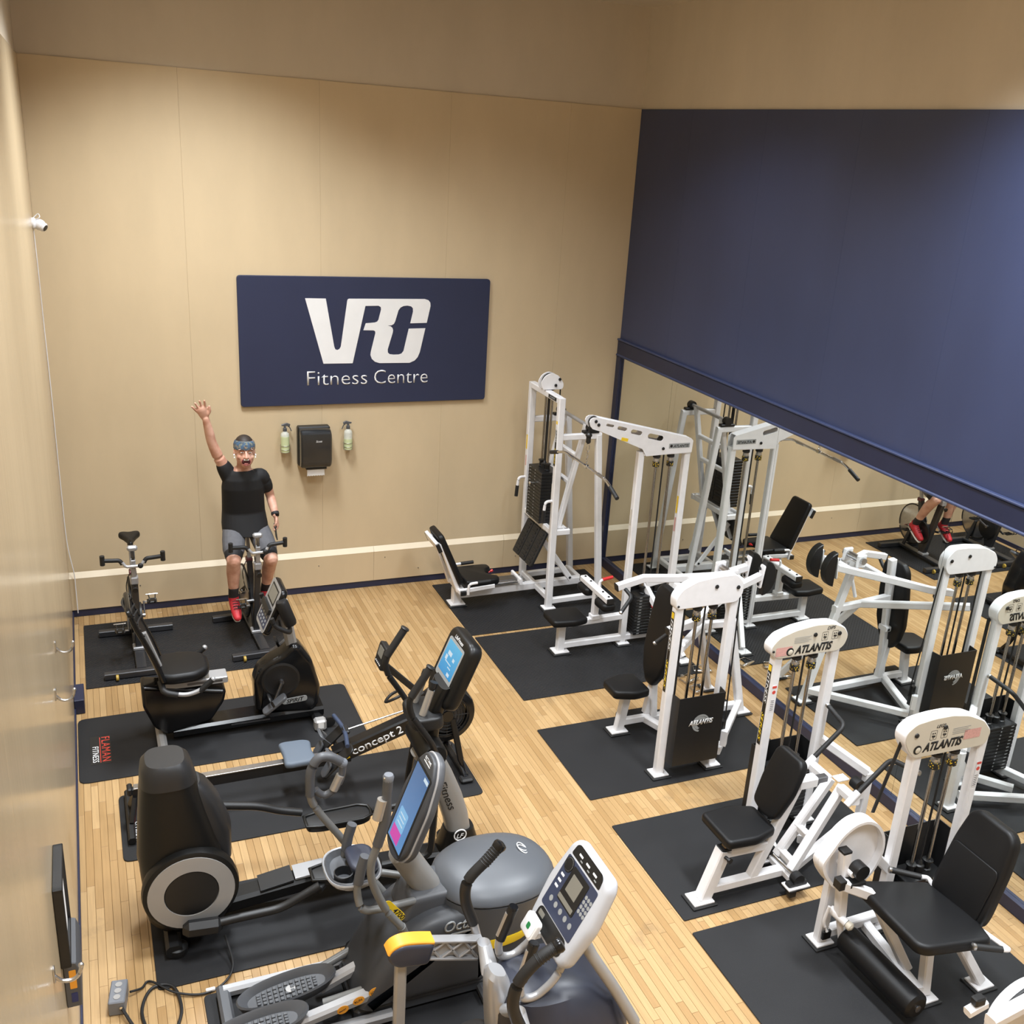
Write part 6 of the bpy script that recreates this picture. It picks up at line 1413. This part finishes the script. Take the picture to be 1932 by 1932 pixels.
    # fixed bars
    for s in (-1, 1):
        pts = [(1.40, yc + s * .14, 1.00), (1.38, yc + s * .14, .93), (1.375, yc + s * .145, .83), (1.40, yc + s * .17, .75), (1.50, yc + s * .16, .72), (1.72, yc + s * .10, .67)]
        M().tube(bez(pts, 5), .021, 12).build('fixed_bar', 'tubegrey', r)
        M().tube([(1.415, yc + s * .14, 1.06), (1.395, yc + s * .14, .99), (1.38, yc + s * .14, .90)], .027, 12).build('bar_grip', 'grey', r)
    # moving arms with looped grips
    far = [aty(px, py, -5.22) for px, py in ((648, 1440), (622, 1428), (600, 1432), (586, 1458), (585, 1500), (600, 1530), (638, 1574), (662, 1604), (684, 1640))]
    near = [aty(px, py, -5.78) for px, py in ((733, 1465), (730, 1500), (727, 1545), (712, 1595), (700, 1632), (704, 1668), (728, 1716), (757, 1748))]
    for k, (pp, cut) in enumerate(((far, 5), (near, 4))):
        M().tube(bez(pp, 6), .021, 12).build('moving_arm', 'tubegrey', r)
        M().tube(bez(pp[:cut], 6), .026, 12).build('arm_grip', 'grey', r)
        e = pp[0]; d = (pp[0] - pp[1]).normalized(); M().lathe([(.026, -.02), (.028, 0), (.022, .012)], e, d, 14).build('grip_cap', 'midgrey', r)
        M().sphere(e + V((-.022, -.012, .0)), .006, n=8).build('arm_button', 'brass', r)
    lp = [aty(px, py, -5.22) for px, py in ((648, 1440), (643, 1468), (630, 1490), (610, 1500), (595, 1490))]; M().tube(bez(lp, 5), .020, 12).build('grip_loop', 'grey', r)
    M().cyl(aty(642, 1462, -5.228), aty(629, 1490, -5.228), .0225, 12).build('pulse_sensor', 'sensor', r); M().cyl(aty(722, 1508, -5.786), aty(712, 1545, -5.786), .0265, 12).build('pulse_sensor', 'sensor', r)
    for pp, s in ((far, 1), (near, -1)):
        e = pp[-1]; M().tube(fillet([e, V((1.66, yc + s * .22, .42)), V((1.50, yc + s * .17, .22)), V((1.20, yc + s * .12, .14))], .08), .024, 12).build('lower_link', 'tubegrey', r)
    # pedals: deep oval trays with ribbed treads
    for s, cx in ((1, 1.03), (-1, .84)):
        y = yc - .085 + s * .105; z = .135
        R2 = lambda dz, a, b: ell((cx, y, z + dz), V((.99, 0, .14)), Y, a * 1.08, b * 1.05, 32, 2.3)
        M().loft([R2(-.04, .17, .055), R2(-.01, .225, .085), R2(.045, .25, .098), R2(.055, .243, .092), R2(.045, .232, .083), R2(.012, .195, .068), R2(.010, .02, .01)]).build('pedal', 'grey', r)
        m = M()
        for i in range(11):
            a = -.15 + i * .03; w = .062 * math.sqrt(max(.05, 1 - (a / .19) ** 2))
            for k in range(4): m.box((cx + a, y + (k - 1.5) * w * .5, z + .020 + a * .14), (.020, w * .38, .008), ch=.002)
        g = m.build('tread_ribs', 'grey', r); g['kind'] = 'stuff'
        M().lathe([(.026, 0), (.026, .004)], (cx + .02, y, z + .021), Z, 16).build('pedal_badge', 'silvgrey', r)
        M().path([(cx + .18, y, z - .02), (1.40, y, .19), (1.72, y, .30)], .07, .06, c=.015).build('pedal_beam', 'silver', r)
    for i, wd in enumerate(('SMART', 'RUN', 'JOG', 'WALK')):
        o = V((1.28 + i * .085, yc - .085 - .105 - .0365, .168 + i * .034)); t = V((.94, 0, .34))
        M().prism(ell(o, t, V((-.34, 0, .94)), .032, .026, 18), (0, -.0015, 0)).build('stride_sticker', 'orange', r); text(wd, o + V((0, -.002, -.008)), t, V((-.34, 0, .94)), 'black', r, width=.042, bold=.01, ext=.0006, center=True)
    for s in (-1, 1): M().bar((.72, yc + s * .23, .05), (1.55, yc + s * .23, .05), .06, .06, c=.015).build('side_rail', 'silver', r)
    M().bar((.72, yc - .25, .045), (.72, yc + .25, .045), .07, .06, c=.015).build('rear_stabiliser', 'grey', r); M().bar((2.10, yc - .30, .045), (2.10, yc + .30, .045), .10, .06, c=.015).build('front_stabiliser', 'grey', r)
    M().box((1.80, yc, .06), (.90, .40, .09), ch=.02).build('base_tray', 'domedark', r)
elliptical_grey()

# ---- adaptive motion trainer ---------------------------------------------------------------
def motion_trainer():
    yc = -6.56
    r = thing('motion_trainer', 'navy and silver cross trainer with white console and yellow capped link arms', 'cross trainer', (2.1, yc, 0))
    R = lambda z, cx, hx, hy, p=2.6: ell((cx, yc, z), X, Y, hx, hy, 36, p)
    M().loft([R(.06, 2.14, .24, .20), R(.20, 2.15, .30, .24), R(.45, 2.14, .335, .27), R(.68, 2.11, .335, .265), R(.84, 2.07, .30, .235), R(.93, 2.03, .225, .185), R(.965, 2.0, .12, .11)]).build('drive_shell', 'navy', r)
    M().loft([R(.05, 1.66, .12, .17), R(.30, 1.67, .13, .18), R(.52, 1.69, .12, .16), R(.64, 1.72, .09, .12), R(.67, 1.73, .05, .07)]).build('rear_shell', 'domedark2', r)
    M().loft([ell((a, yc, b), V((.93, 0, -.36)), Y, hx, hy, 24, 2.6) for a, b, hx, hy in ((1.86, .62, .11, .09), (1.83, .80, .095, .085), (1.80, .93, .07, .075), (1.79, 1.0, .058, .065), (1.79, 1.03, .04, .045))]).build('centre_column', 'silver', r)
    # console
    pn = Pan((2.225, 1.545), (1.995, 1.12), yc - .01)
    sh = [(-.19, -.20), (-.16, -.235), (.16, -.235), (.19, -.20), (.215, .0), (.185, .20), (.15, .24), (-.15, .24), (-.185, .20), (-.215, .0)]
    M().pad(rpoly(pn.poly(sh, -.075), .03, 4), pn.n * .075, .03).build('console', 'white_sh', r)
    top = [(-.14, .165), (.14, .165), (.13, .215), (.11, .228), (-.11, .228), (-.13, .215)]; M().prism(rpoly(pn.poly(top, .0005), .012, 3), pn.n * .0015).build('console_brow', 'black', r, smooth=False)
    pn.plate(r, 'key_panel', 'keys', 0, .02, .30, .27, .0005, .0015, .012); pn.plate(r, 'lower_panel', 'black', 0, -.165, .28, .09, .0005, .0015, .03)
    pn.plate(r, 'display_bezel', 'plastic', .005, .055, .155, .17, .002, .002, .008); pn.plate(r, 'display', 'lcd', .0, .07, .095, .085, .0042, .001, .003); pn.plate(r, 'text_display', 'lcd', .0, -.012, .14, .022, .0042, .001, .003)
    M().lathe([(.036, 0), (.036, .003), (.014, .004)], pn.at(-.11, .12, .002), pn.n, 20).build('dial', 'plastic', r)
    M().tube([pn.at(-.11, .12, .004) + pn.r * (.030 * math.cos(t)) + pn.u * (.030 * math.sin(t)) for t in [2 * PI * i / 20 for i in range(20)]], .0015, 5, close=True).build('dial_ring', 'greyink', r)
    for i in range(3):
        for j in range(4): M().lathe([(.0095, 0), (.0095, .001)], pn.at(.098 + i * .022, .045 - j * .024 + .05, .002), pn.n, 12).build('number_key', 'greyink', r)
    for i in range(5): M().lathe([(.014, 0), (.014, .001)], pn.at(-.10 + i * .05, -.06, .002), pn.n, 14).build('program_key', 'greyink', r)
    for i in range(3): pn.plate(r, 'status_mark', 'ink', -.115, .06 - i * .03, .03, .012, .002, .0008, .003)
    for i, a in enumerate((-.07, .0, .07)): pn.plate(r, 'brow_print', 'ink', a, .195, .035, .010, .002, .0006, .003); pn.plate(r, 'brow_mark', 'greyink', a + .02, .178, .02, .006, .002, .0006, .002)
    for a in (-.10, .11): pn.plate(r, 'small_display', 'lcd', a, -.15, .05, .025, .002, .001, .003)
    # white remote reader clipped to the console
    rd = thing('card_reader', 'small white reader pad with a green logo clipped below the console', 'reader', pn.at(-.07, -.24, .05))
    for w, h, d, t, mt, nm in ((.115, .10, .03, .028, 'paper', 'reader_body'), (.10, .085, .0585, .002, 'white', 'reader_face')): M().pad(rrect(pn.at(-.07, -.205, d), pn.r, pn.u, w, h, .02), pn.n * t, .006 if t > .01 else .0008).build(nm, mt, rd)
    M().prism(rrect(pn.at(-.07, -.205, .061), pn.r, pn.u, .026, .030, .007), pn.n * .001).build('green_logo', 'green', rd)
    M().box(pn.at(-.07, -.235, .018), (.06, .07, .035), ch=.004).build('clip', 'paper', rd)
    # fixed curved bars with pulse grips
    for s in (-1, 1):
        y = yc + s * .135
        pts = [pn.at(s * -.12, -.20, -.06), V((2.02, y, 1.02)), V((1.93, y, .95)), V((1.86, y, .96)), V((1.845, y, 1.04)), V((1.885, yc + s * .125, 1.20))]
        M().tube(fillet(pts, .06), .019, 12).build('fixed_bar', 'silver', r)
        a, b = V((1.855, y, 1.07)), V((1.905, yc + s * .122, 1.245)); M().cyl(a, b, .025, 14).build('pulse_grip', 'plastic', r)
        d = (b - a).normalized(); M().bar(a + d * .02 + V((-.017, 0, .004)), b - d * .03 + V((-.017, 0, .004)), .022, .022, c=.006).build('pulse_sensor', 'sensor', r)
        M().lathe([(.026, 0), (.022, .008)], b, d, 14).build('grip_cap', 'shell', r)
    # moving handles
    far = [aty(px, py, -6.22) for px, py in ((943, 1595), (920, 1621), (884, 1660), (878, 1697), (893, 1741), (905, 1785))]
    near = [aty(px, py, -6.90) for px, py in ((1055, 1783), (1015, 1811), (978, 1855), (968, 1900), (985, 1945), (1000, 1985))]
    for pp, s in ((far, 1), (near, -1)):
        M().tube(bez(pp, 6), .021, 12).build('moving_handle', 'silver', r); M().tube(bez(pp[:5], 6), .027, 12).build('handle_grip', 'grip', r)
        d = (pp[0] - pp[1]).normalized(); M().lathe([(.030, -.02), (.034, 0), (.030, .012), (.015, .018)], pp[0], d, 14).build('handle_top', 'shell', r)
        for k in range(7): M().lathe([(.0285, 0), (.030, .002), (.0285, .004)], pp[0] - d * (.022 + k * .014), -d, 12).build('grip_rib', 'grip', r)
        # socket, lattice rocker arm, yellow capped end, hanging link
        y = yc + s * .30
        M().loft([ell(q, X, Y, a, a, 16) for q, a in ((pp[-1] + V((0, 0, .03)), .026), (V((1.81, yc + s * .22, .99)), .032), (V((1.81, yc + s * .12, .90)), .045))]).build('handle_socket', 'silver', r)
        A, B = V((1.82, y, .895)), V((1.54, y, .965)); u = (B - A).normalized(); up = V((-u.z, 0, u.x)) * -1
        if up.z < 0: up = -up
        M().bar(A + up * .045, B + up * .05, .05, .014, c=.003).build('rocker_top_rail', 'silver', r); M().bar(A - up * .06, B - up * .045, .05, .014, c=.003).build('rocker_bottom_rail', 'silver', r)
        L = (B - A).length
        for k in range(3):
            a0, a1 = A + u * (L * k / 3), A + u * (L * (k + 1) / 3)
            M().bar(a0 + up * .045, a1 - up * .05, .04, .012, c=.003).build('lattice_strut', 'silver', r); M().bar(a0 - up * .055, a1 + up * .045, .04, .012, c=.003).build('lattice_strut', 'silver', r)
        M().bar(A, B, .012, .09, c=.003).build('rocker_web', 'silvgrey', r)
        cp = B + u * .07
        M().pad(rpoly([cp + u * a + up * b for a, b in ((-.10, -.06), (.06, -.075), (.115, -.03), (.11, .02), (.06, .055), (-.10, .06))], .03, 4) if False else [q + V((0, -.05, 0)) for q in rpoly([cp + u * a + up * b for a, b in ((-.10, -.06), (.06, -.075), (.115, -.03), (.11, .02), (.06, .055), (-.10, .06))], .03, 4)], V((0, .10, 0)), .02).build('rocker_cap', 'navy', r)
        M().path(bez([cp + u * -.095 + up * .058, cp + u * -.02 + up * .060, cp + u * .05 + up * .054, cp + u * .095 + up * .030, cp + u * .112 + up * -.005], 4), .080, .016, up=up, c=.004).build('yellow_trim', 'orange', r)
        M().bar(cp + u * .03 - up * .06, cp + u * .05 - Z * .75, .055, .04, c=.01).build('hanging_link', 'silvgrey', r)
        q = cp + u * .05 - Z * .75
        M().pad(rrect(q + V((-.16, 0, -.02)), X, Y, .42, .17, .07), Z * .05, .015).build('foot_plate', 'plastic', r)
        # side frame hoop
        M().tube(bez([(2.10, yc + s * .30, .07), (2.38, yc + s * .30, .10), (2.50, yc + s * .29, .30), (2.46, yc + s * .26, .60), (2.34, yc + s * .20, .86), (2.20, yc + s * .15, 1.10), (2.13, yc + s * .10, 1.22)], 6), .028, 12).build('frame_hoop', 'silvgrey', r)
        M().tube(bez([(2.47, yc + s * .20, .42), (2.36, yc + s * .26, .47), (2.26, yc + s * .32, .40), (2.14, yc + s * .35, .24)], 6), .042, 14).build('crank_arm', 'silver', r)
        M().lathe([(.07, -.04), (.085, -.03), (.085, .03), (.07, .04)], (2.46, yc + s * .16, .40), (1, 0, 0), 22).build('crank_hub', 'navy', r)
        q = aty(930, 1893, -6.79) if s < 0 else V((1.86, yc + .17, .62)); M().prism(ell(V((2.02, yc + s * .259, .50)), X, Z, .012, .025, 14), (0, s * .003, 0)).build('shell_badge', 'yellow', r)
    M().bar((1.20, yc - .32, .04), (1.20, yc + .32, .04), .08, .07, c=.02).build('rear_stabiliser', 'silvgrey', r); M().bar((2.42, yc - .33, .04), (2.42, yc + .33, .04), .08, .07, c=.02).build('front_stabiliser', 'silvgrey', r)
    M().bar((1.20, yc, .055), (2.42, yc, .055), .16, .08, c=.02).build('base_beam', 'silvgrey', r)
    for s in (-1, 1): M().bar((1.20, yc + s * .10, .12), (1.70, yc + s * .10, .20), .08, .05, c=.015).build('ramp_rail', 'silver', r)
MT['green'] = mat('green_logo', (.02, .20, .06), .5)
motion_trainer()
# ------------------------------------------------------------------ the waving man
def remeshed(m, name, mt, parent, vox=.006, smooth=6, push=0.0):
    """fuse overlapping closed pieces into one continuous skin"""
    me = bpy.data.meshes.new('tmp'); me.from_pydata([tuple(p) for p in m.v], [], m.f)
    bm = bmesh.new(); bm.from_mesh(me); bmesh.ops.recalc_face_normals(bm, faces=bm.faces); bm.to_mesh(me); bm.free()
    ob = bpy.data.objects.new('tmp', me); COL.objects.link(ob)
    a = ob.modifiers.new('r', 'REMESH'); a.mode = 'VOXEL'; a.voxel_size = vox; a.use_smooth_shade = True
    if smooth: b = ob.modifiers.new('s', 'SMOOTH'); b.factor = .5; b.iterations = smooth
    dg = bpy.context.evaluated_depsgraph_get(); dg.update()
    out = bpy.data.meshes.new_from_object(ob.evaluated_get(dg)); bpy.data.objects.remove(ob)
    R = world_inv(parent)
    for v in out.vertices: v.co = R @ v.co
    for p in out.polygons: p.use_smooth = True
    out.name = name; out.materials.clear(); out.materials.append(MT[mt])
    o = bpy.data.objects.new(name, out); COL.objects.link(o); o.parent = parent
    return o
def limb(m, pts, radii, n=16, flat=1.0, up=None):
    """tapered limb with round ends through joints"""
    pts = [V(p) for p in pts]; P = bez(pts, 6); R = []
    for i in range(len(pts) - 1):
        for k in range(6): t = k / 6; R.append(radii[i] * (1 - t) + radii[i + 1] * t)
    R.append(radii[-1])
    a = (P[0] - P[1]).normalized(); b = (P[-1] - P[-2]).normalized()
    Q = [P[0] + a * R[0] * .86, P[0] + a * R[0] * .5] + P + [P[-1] + b * R[-1] * .5, P[-1] + b * R[-1] * .86]; RR = [R[0] * .45, R[0] * .86] + R + [R[-1] * .86, R[-1] * .45]
    m.tube(Q, 1.0, n, up=up, radii=RR, flat=flat); return m
def skin_mat():
    m, n, b = nt('skin')
    tc = N(n, 'ShaderNodeTexCoord'); nz = N(n, 'ShaderNodeTexNoise'); nz.inputs['Scale'].default_value = 12; nz.inputs['Detail'].default_value = 4; n.links.new(tc.outputs['Object'], nz.inputs['Vector'])
    cr = N(n, 'ShaderNodeValToRGB'); cr.color_ramp.elements[0].color = (.50, .25, .17, 1); cr.color_ramp.elements[1].color = (.66, .39, .29, 1); cr.color_ramp.elements[0].position = .35; cr.color_ramp.elements[1].position = .65
    n.links.new(nz.outputs['Fac'], cr.inputs[0]); n.links.new(cr.outputs[0], b.inputs['Base Color']); b.inputs['Roughness'].default_value = .5
    b.inputs['Subsurface Weight'].default_value = .08; b.inputs['Subsurface Radius'].default_value = (.01, .004, .002)
    return m
MT['skin'] = skin_mat()
MT['shirt'] = mat('black_tee', (.006, .006, .007), .8, bump=.2, bscale=70); MT['shorts'] = mat('grey_shorts', (.105, .105, .115), .85, noise=.12, nscale=25, bump=.2, bscale=120)
MT['liner'] = mat('black_liner', (.012, .012, .014), .7); MT['shoe'] = mat('red_shoe', (.50, .02, .03), .55, noise=.15, nscale=30); MT['sock'] = mat('dark_sock', (.02, .018, .02), .8)
MT['hair'] = mat('dark_brown_hair', (.022, .014, .010), .6, bump=.4, bscale=200); MT['mouth'] = mat('mouth_interior', (.05, .006, .008), .5); MT['teeth'] = mat('teeth', (.72, .68, .60), .3)
MT['eye'] = mat('eye_white', (.75, .73, .70), .2); MT['pupil'] = mat('pupil', (.02, .015, .012), .1); MT['lip'] = mat('lip', (.42, .13, .11), .45)
def bandana_mat():
    m, n, b = nt('patterned_headband')
    tc = N(n, 'ShaderNodeTexCoord'); v = N(n, 'ShaderNodeTexVoronoi'); v.inputs['Scale'].default_value = 55; n.links.new(tc.outputs['Object'], v.inputs['Vector'])
    cr = N(n, 'ShaderNodeValToRGB'); cr.color_ramp.interpolation = 'CONSTANT'; e = cr.color_ramp.elements; e[0].color = (.055, .075, .10, 1); e[1].color = (.16, .17, .14, 1); e[1].position = .35
    x = e.new(.6); x.color = (.05, .10, .17, 1); x = e.new(.82); x.color = (.28, .16, .09, 1)
    sp = N(n, 'ShaderNodeSeparateColor'); n.links.new(v.outputs['Color'], sp.inputs[0]); n.links.new(sp.outputs[0], cr.inputs[0]); n.links.new(cr.outputs[0], b.inputs['Base Color']); b.inputs['Roughness'].default_value = .8
    return m
MT['bandana'] = bandana_mat()
def person():
    r = thing('person', 'man in black tee and grey shorts waving, seated on a spin bike', 'person', (1.55, -.72, .99))
    pel = V((1.535, -.68, 1.075))
    # joints (his right side is at smaller x)
    hipR, hipL = V((1.435, -.70, 1.06)), V((1.635, -.70, 1.06))
    kneeR, kneeL = V((1.378, -1.065, .865)), V((1.705, -1.06, .85))
    ankR, ankL = V((1.378, -.955, .49)), V((1.69, -.80, .455))
    shR, shL = V((1.385, -.775, 1.60)), V((1.685, -.765, 1.565))
    elR, wrR = aty(400, 836, -.82), aty(388, 790, -.86)
    elL, wrL = V((1.765, -.72, 1.345)), aty(520, 972, -.86)
    neck, head = V((1.530, -.79, 1.645)), V((1.535, -.835, 1.805))
    b = M()
    # torso core, hips
    lo = [(1.02, .155, .125, -.69), (1.10, .165, .125, -.69), (1.20, .158, .12, -.70), (1.32, .162, .122, -.725), (1.45, .172, .122, -.755), (1.55, .165, .110, -.775), (1.615, .11, .08, -.785), (1.65, .062, .065, -.79)]
    b.loft([ell((1.535 - .004 * i, y, z), X, Y, a, c, 28, 2.4) for i, (z, a, c, y) in enumerate(lo)])
    limb(b, [neck + V((0, .0, -.04)), neck + V((0, -.01, .05)), head + V((0, .01, -.05))], [.066, .060, .058])
    # head: skull, jaw, nose, ears, brow
    tl = Matrix.Rotation(-.10, 3, 'X') @ Matrix.Rotation(.04, 3, 'Y')
    HS = 1.10
    def H(x, y, z): return head + tl @ V((x * HS, y * HS, z * HS))
    b.sphere(H(0, .012, .026), .1 * HS, (.76, .96, .92), 24, tl); b.sphere(H(0, -.022, -.040), .1 * HS, (.69, .74, .80), 24, tl); b.sphere(H(0, -.056, -.098), .034 * HS, (1.05, .8, .8), 14, tl)
    limb(b, [H(0, -.088, .012), H(0, -.104, -.014), H(0, -.112, -.028)], [.010, .013, .015], 10); b.sphere(H(-.013, -.100, -.030), .010, n=10); b.sphere(H(.013, -.100, -.030), .010, n=10)
    for s in (-1, 1):
        b.sphere(H(s * .078, .012, -.005), .03, (.35, .75, 1.1), 12, tl); b.sphere(H(s * .042, -.066, -.030), .026, (1, .7, .9), 12, tl)
        limb(b, [H(s * .014, -.086, .030), H(s * .052, -.078, .030)], [.010, .008], 8)
    # arms
    limb(b, [shR + V((.02, 0, -.02)), (shR + elR) / 2 + V((-.004, .0, .0)), elR, elR.lerp(wrR, .4), wrR], [.054, .050, .042, .041, .029], 16)
    limb(b, [shL + V((-.02, 0, -.01)), (shL + elL) / 2 + V((.006, 0, 0)), elL, elL.lerp(wrL, .4), wrL], [.052, .047, .041, .041, .029], 16)
    # legs
    limb(b, [hipR, hipR.lerp(kneeR, .5) + V((0, 0, .01)), kneeR], [.098, .084, .064], 18); limb(b, [kneeR, kneeR.lerp(ankR, .35) + V((0, .022, 0)), ankR.lerp(kneeR, .12), ankR], [.061, .062, .042, .040], 18)
    limb(b, [hipL, hipL.lerp(kneeL, .5) + V((0, 0, .01)), kneeL], [.098, .084, .064], 18); limb(b, [kneeL, kneeL.lerp(ankL, .35) + V((0, .022, 0)), ankL.lerp(kneeL, .12), ankL], [.061, .062, .042, .040], 18)
    # raised right hand: palm to the viewer, fingers spread
    f = (wrR - elR).normalized(); f = (f + V((-.22, 0, .10))).normalized(); side = V((1, 0, 0)); side = (side - f * side.dot(f)).normalized(); nn = side.cross(f)
    if nn.y > 0: nn = -nn
    limb(b, [wrR, wrR + f * .04, wrR + f * .085], [.031, .041, .047], 14, flat=.50, up=nn)
    for k, (a, L, sp) in enumerate(((-.037, .066, -.34), (-.013, .080, -.12), (.012, .084, .06), (.036, .074, .24))):
        d = (f + side * sp).normalized(); o = wrR + f * .085 + side * a; limb(b, [o, o + d * L * .55 + nn * .004, o + d * L * 1.1 + nn * .012], [.0125, .0115, .0095], 10)
    o = wrR + f * .03 + side * .028; d = (f * .62 + side * .78).normalized(); limb(b, [o, o + d * .038, o + d * .055 + f * .03], [.017, .0145, .0115], 10)
    # left hand down, holding a phone
    g = V((.10, -.10, -1)).normalized(); sd = V((0, -1, 0)); sd = (sd - g * sd.dot(g)).normalized(); n2 = g.cross(sd)
    if n2.x < 0: n2 = -n2
    limb(b, [wrL, wrL + g * .04, wrL + g * .085], [.029, .035, .038], 14, flat=.52, up=n2)
    for k, (a, L) in enumerate(((-.030, .060), (-.010, .072), (.010, .074), (.029, .064))):
        o = wrL + g * .085 + sd * a; limb(b, [o, o + g * L * .5 - n2 * .006, o + g * L * .72 - n2 * .034], [.0105, .0095, .008], 10)
    o = wrL + g * .03 + sd * .028; limb(b, [o, o + g * .035 + sd * .012 - n2 * .012, o + g * .065 + sd * .002 - n2 * .034], [.013, .012, .009], 10)
    body = remeshed(b, 'body', 'skin', r, .0055, 4)
    # tee
    t = M()
    lo = [(1.02, .206, .195, -.725), (1.10, .204, .180, -.712), (1.22, .190, .150, -.70), (1.34, .186, .146, -.727), (1.46, .184, .138, -.757), (1.55, .168, .120, -.777), (1.605, .125, .095, -.785), (1.632, .088, .082, -.788)]
    t.loft([ell((1.535 - .004 * i, y, z), X, Y, a, c, 32, 2.5) for i, (z, a, c, y) in enumerate(lo)])
    limb(t, [shR + V((.06, 0, -.09)), shR + V((.02, 0, -.03)), shR.lerp(elR, .22)], [.095, .078, .066], 18); limb(t, [shL + V((-.05, 0, -.03)), shL + V((0, 0, -.02)), shL.lerp(elL, .58)], [.085, .070, .060], 18)
    # loose folds
    for (a, c) in () and (((1.40, -.83, 1.13), (1.66, -.85, 1.08)), ((1.42, -.86, 1.22), (1.62, -.84, 1.15)), ((1.44, -.885, 1.40), (1.60, -.865, 1.28))): limb(t, [a, (V(a) + V(c)) / 2 + V((0, -.004, -.008)), c], [.010, .016, .010], 8)
    remeshed(t, 'tee_shirt', 'shirt', r, .007, 5)
    # shorts and dark liner
    s = M(); s.loft([ell((1.535, y, z), X, Y, a, c, 28, 2.5) for z, a, c, y in ((.985, .165, .135, -.685), (1.03, .186, .148, -.688), (1.10, .184, .145, -.69), (1.14, .176, .138, -.69))])
    for hp, kn in ((hipR, kneeR), (hipL, kneeL)):
        limb(s, [hp + V((0, -.0, -.005)), hp.lerp(kn, .4) + V((0, 0, .004)), hp.lerp(kn, .70)], [.100, .103, .096], 18)
    remeshed(s, 'shorts', 'shorts', r, .007, 4)
    for hp, kn in ((hipR, kneeR), (hipL, kneeL)):
        l = M(); limb(l, [hp.lerp(kn, .45), hp.lerp(kn, .7), hp.lerp(kn, .86)], [.092, .088, .080], 18); remeshed(l, 'shorts_liner', 'liner', r, .007, 2)
    for k in (-.008, .008): M().tube(bez([(1.535 + k, -.835, 1.115), (1.535 + k * 1.6, -.846, 1.07), (1.535 + k * 2.0, -.842, 1.03)], 4), .0035, 6).build('drawstring', 'liner', r)
    # socks, shoes
    for an, kn, toe in ((ankR, kneeR, V((.01, -.165, -.115))), (ankL, kneeL, V((.01, -.165, -.10)))):
        k = M(); limb(k, [an.lerp(kn, .20), an, an + V((0, .005, -.03))], [.047, .046, .046], 14); remeshed(k, 'sock', 'sock', r, .006, 1)
        q = M(); d = toe.normalized(); heel = an + V((0, .035, -.045))
        limb(q, [heel + V((0, .01, 0)), heel + toe * .35 + V((0, 0, .012)), heel + toe * .75, heel + toe * 1.08], [.044, .050, .046, .036], 16, flat=.82); limb(q, [an + V((0, .01, .0)), heel + toe * .3], [.046, .045], 14)
        sh = remeshed(q, 'shoe', 'shoe', r, .006, 3)
        so = M(); dn = V((0, -toe.z, toe.y)).normalized(); dn = dn if dn.z < 0 else -dn
        c0 = heel + dn * .036; ol = [(-.045, .03), (.02, .036), (.10, .040), (.18, .040), (.235, .022), (.235, -.022), (.18, -.040), (.10, -.036), (.02, -.032), (-.045, -.028)]
        so.pad(rpoly([c0 + d * a + X * w for a, w in ol], .015, 3), dn * .018, .006); so.build('shoe_sole', 'paper', r)
        for j in range(4): p = heel + toe * (.35 + j * .13) - dn * .045; M().tube([p - X * .024, p - dn * .006, p + X * .024], .0035, 6).build('shoe_lace', 'liner', r)
    # face
    for s_ in (-1, 1):
        e = H(s_ * .031, -.0865, .010); M().sphere(e, .0125, (1.15, .5, .36), 14, tl).build('eye', 'eye', r); M().sphere(e + tl @ V((0, -.0062, 0)), .0052, (1, .5, .7), 10, tl).build('pupil', 'pupil', r)
        M().tube([H(s_ * .014, -.0965, .030), H(s_ * .032, -.0965, .036), H(s_ * .050, -.086, .030)], .0042, 6).build('eyebrow', 'hair', r)
        M().tube([H(s_ * .081, -.012, -.016), H(s_ * .086, -.022, -.022), H(s_ * .082, -.026, -.042)], .006, 8).build('earbud', 'ink', r)
    M().sphere(H(0, -.088, -.064), .040, (.95, .42, .80), 20, tl).build('mouth', 'mouth', r)
    M().tube([H(.035 * math.cos(t_), -.100 + .014 * abs(math.cos(t_)), -.064 + .028 * math.sin(t_)) for t_ in [2 * PI * k / 20 for k in range(20)]], .0045, 6, close=True).build('lips', 'lip', r)
    M().box(H(0, -.1035, -.046), (.044, .007, .011), R=tl, ch=.002).build('teeth', 'teeth', r); M().sphere(H(0, -.098, -.080), .020, (1, .4, .5), 12, tl).build('tongue', 'lip', r)
    # headband and hair
    M().loft([[H(.0805 * math.cos(t_) * k, .012 + .0995 * math.sin(t_) * k, z) for t_ in [2 * PI * i / 36 for i in range(36)]] for z, k in ((.026, 1.02), (.030, 1.06), (.060, 1.06), (.088, .96), (.094, .90))]).build('headband', 'bandana', r)
    h = M(); h.sphere(H(0, .022, .050), .1 * HS, (.78, .92, .88), 24, tl); h.sphere(H(0, .055, .0), .075 * HS, (.86, .75, .95), 20, tl); remeshed(h, 'hair', 'hair', r, .006, 2)
    # watch
    w = (elL - wrL).normalized(); wp = wrL + w * .018; M().lathe([(.033, -.013), (.036, -.010), (.036, .010), (.033, .013)], wp, w, 18).build('watch_strap', 'liner', r); M().box(wp + V((.012, -.034, 0)), (.036, .012, .036), ch=.005).build('watch_face', 'shell', r)
    p = wrL + g * .135 - n2 * .022
    ph = M().box(p + V((.004, 0, -.02)), (.010, .074, .15), R=Matrix.Rotation(-.12, 3, 'Y') @ Matrix.Rotation(.15, 3, 'X'), ch=.004).build('phone', 'grey'); tag(ph, 'dark phone held in the lowered hand of the waving man', 'phone')
person()
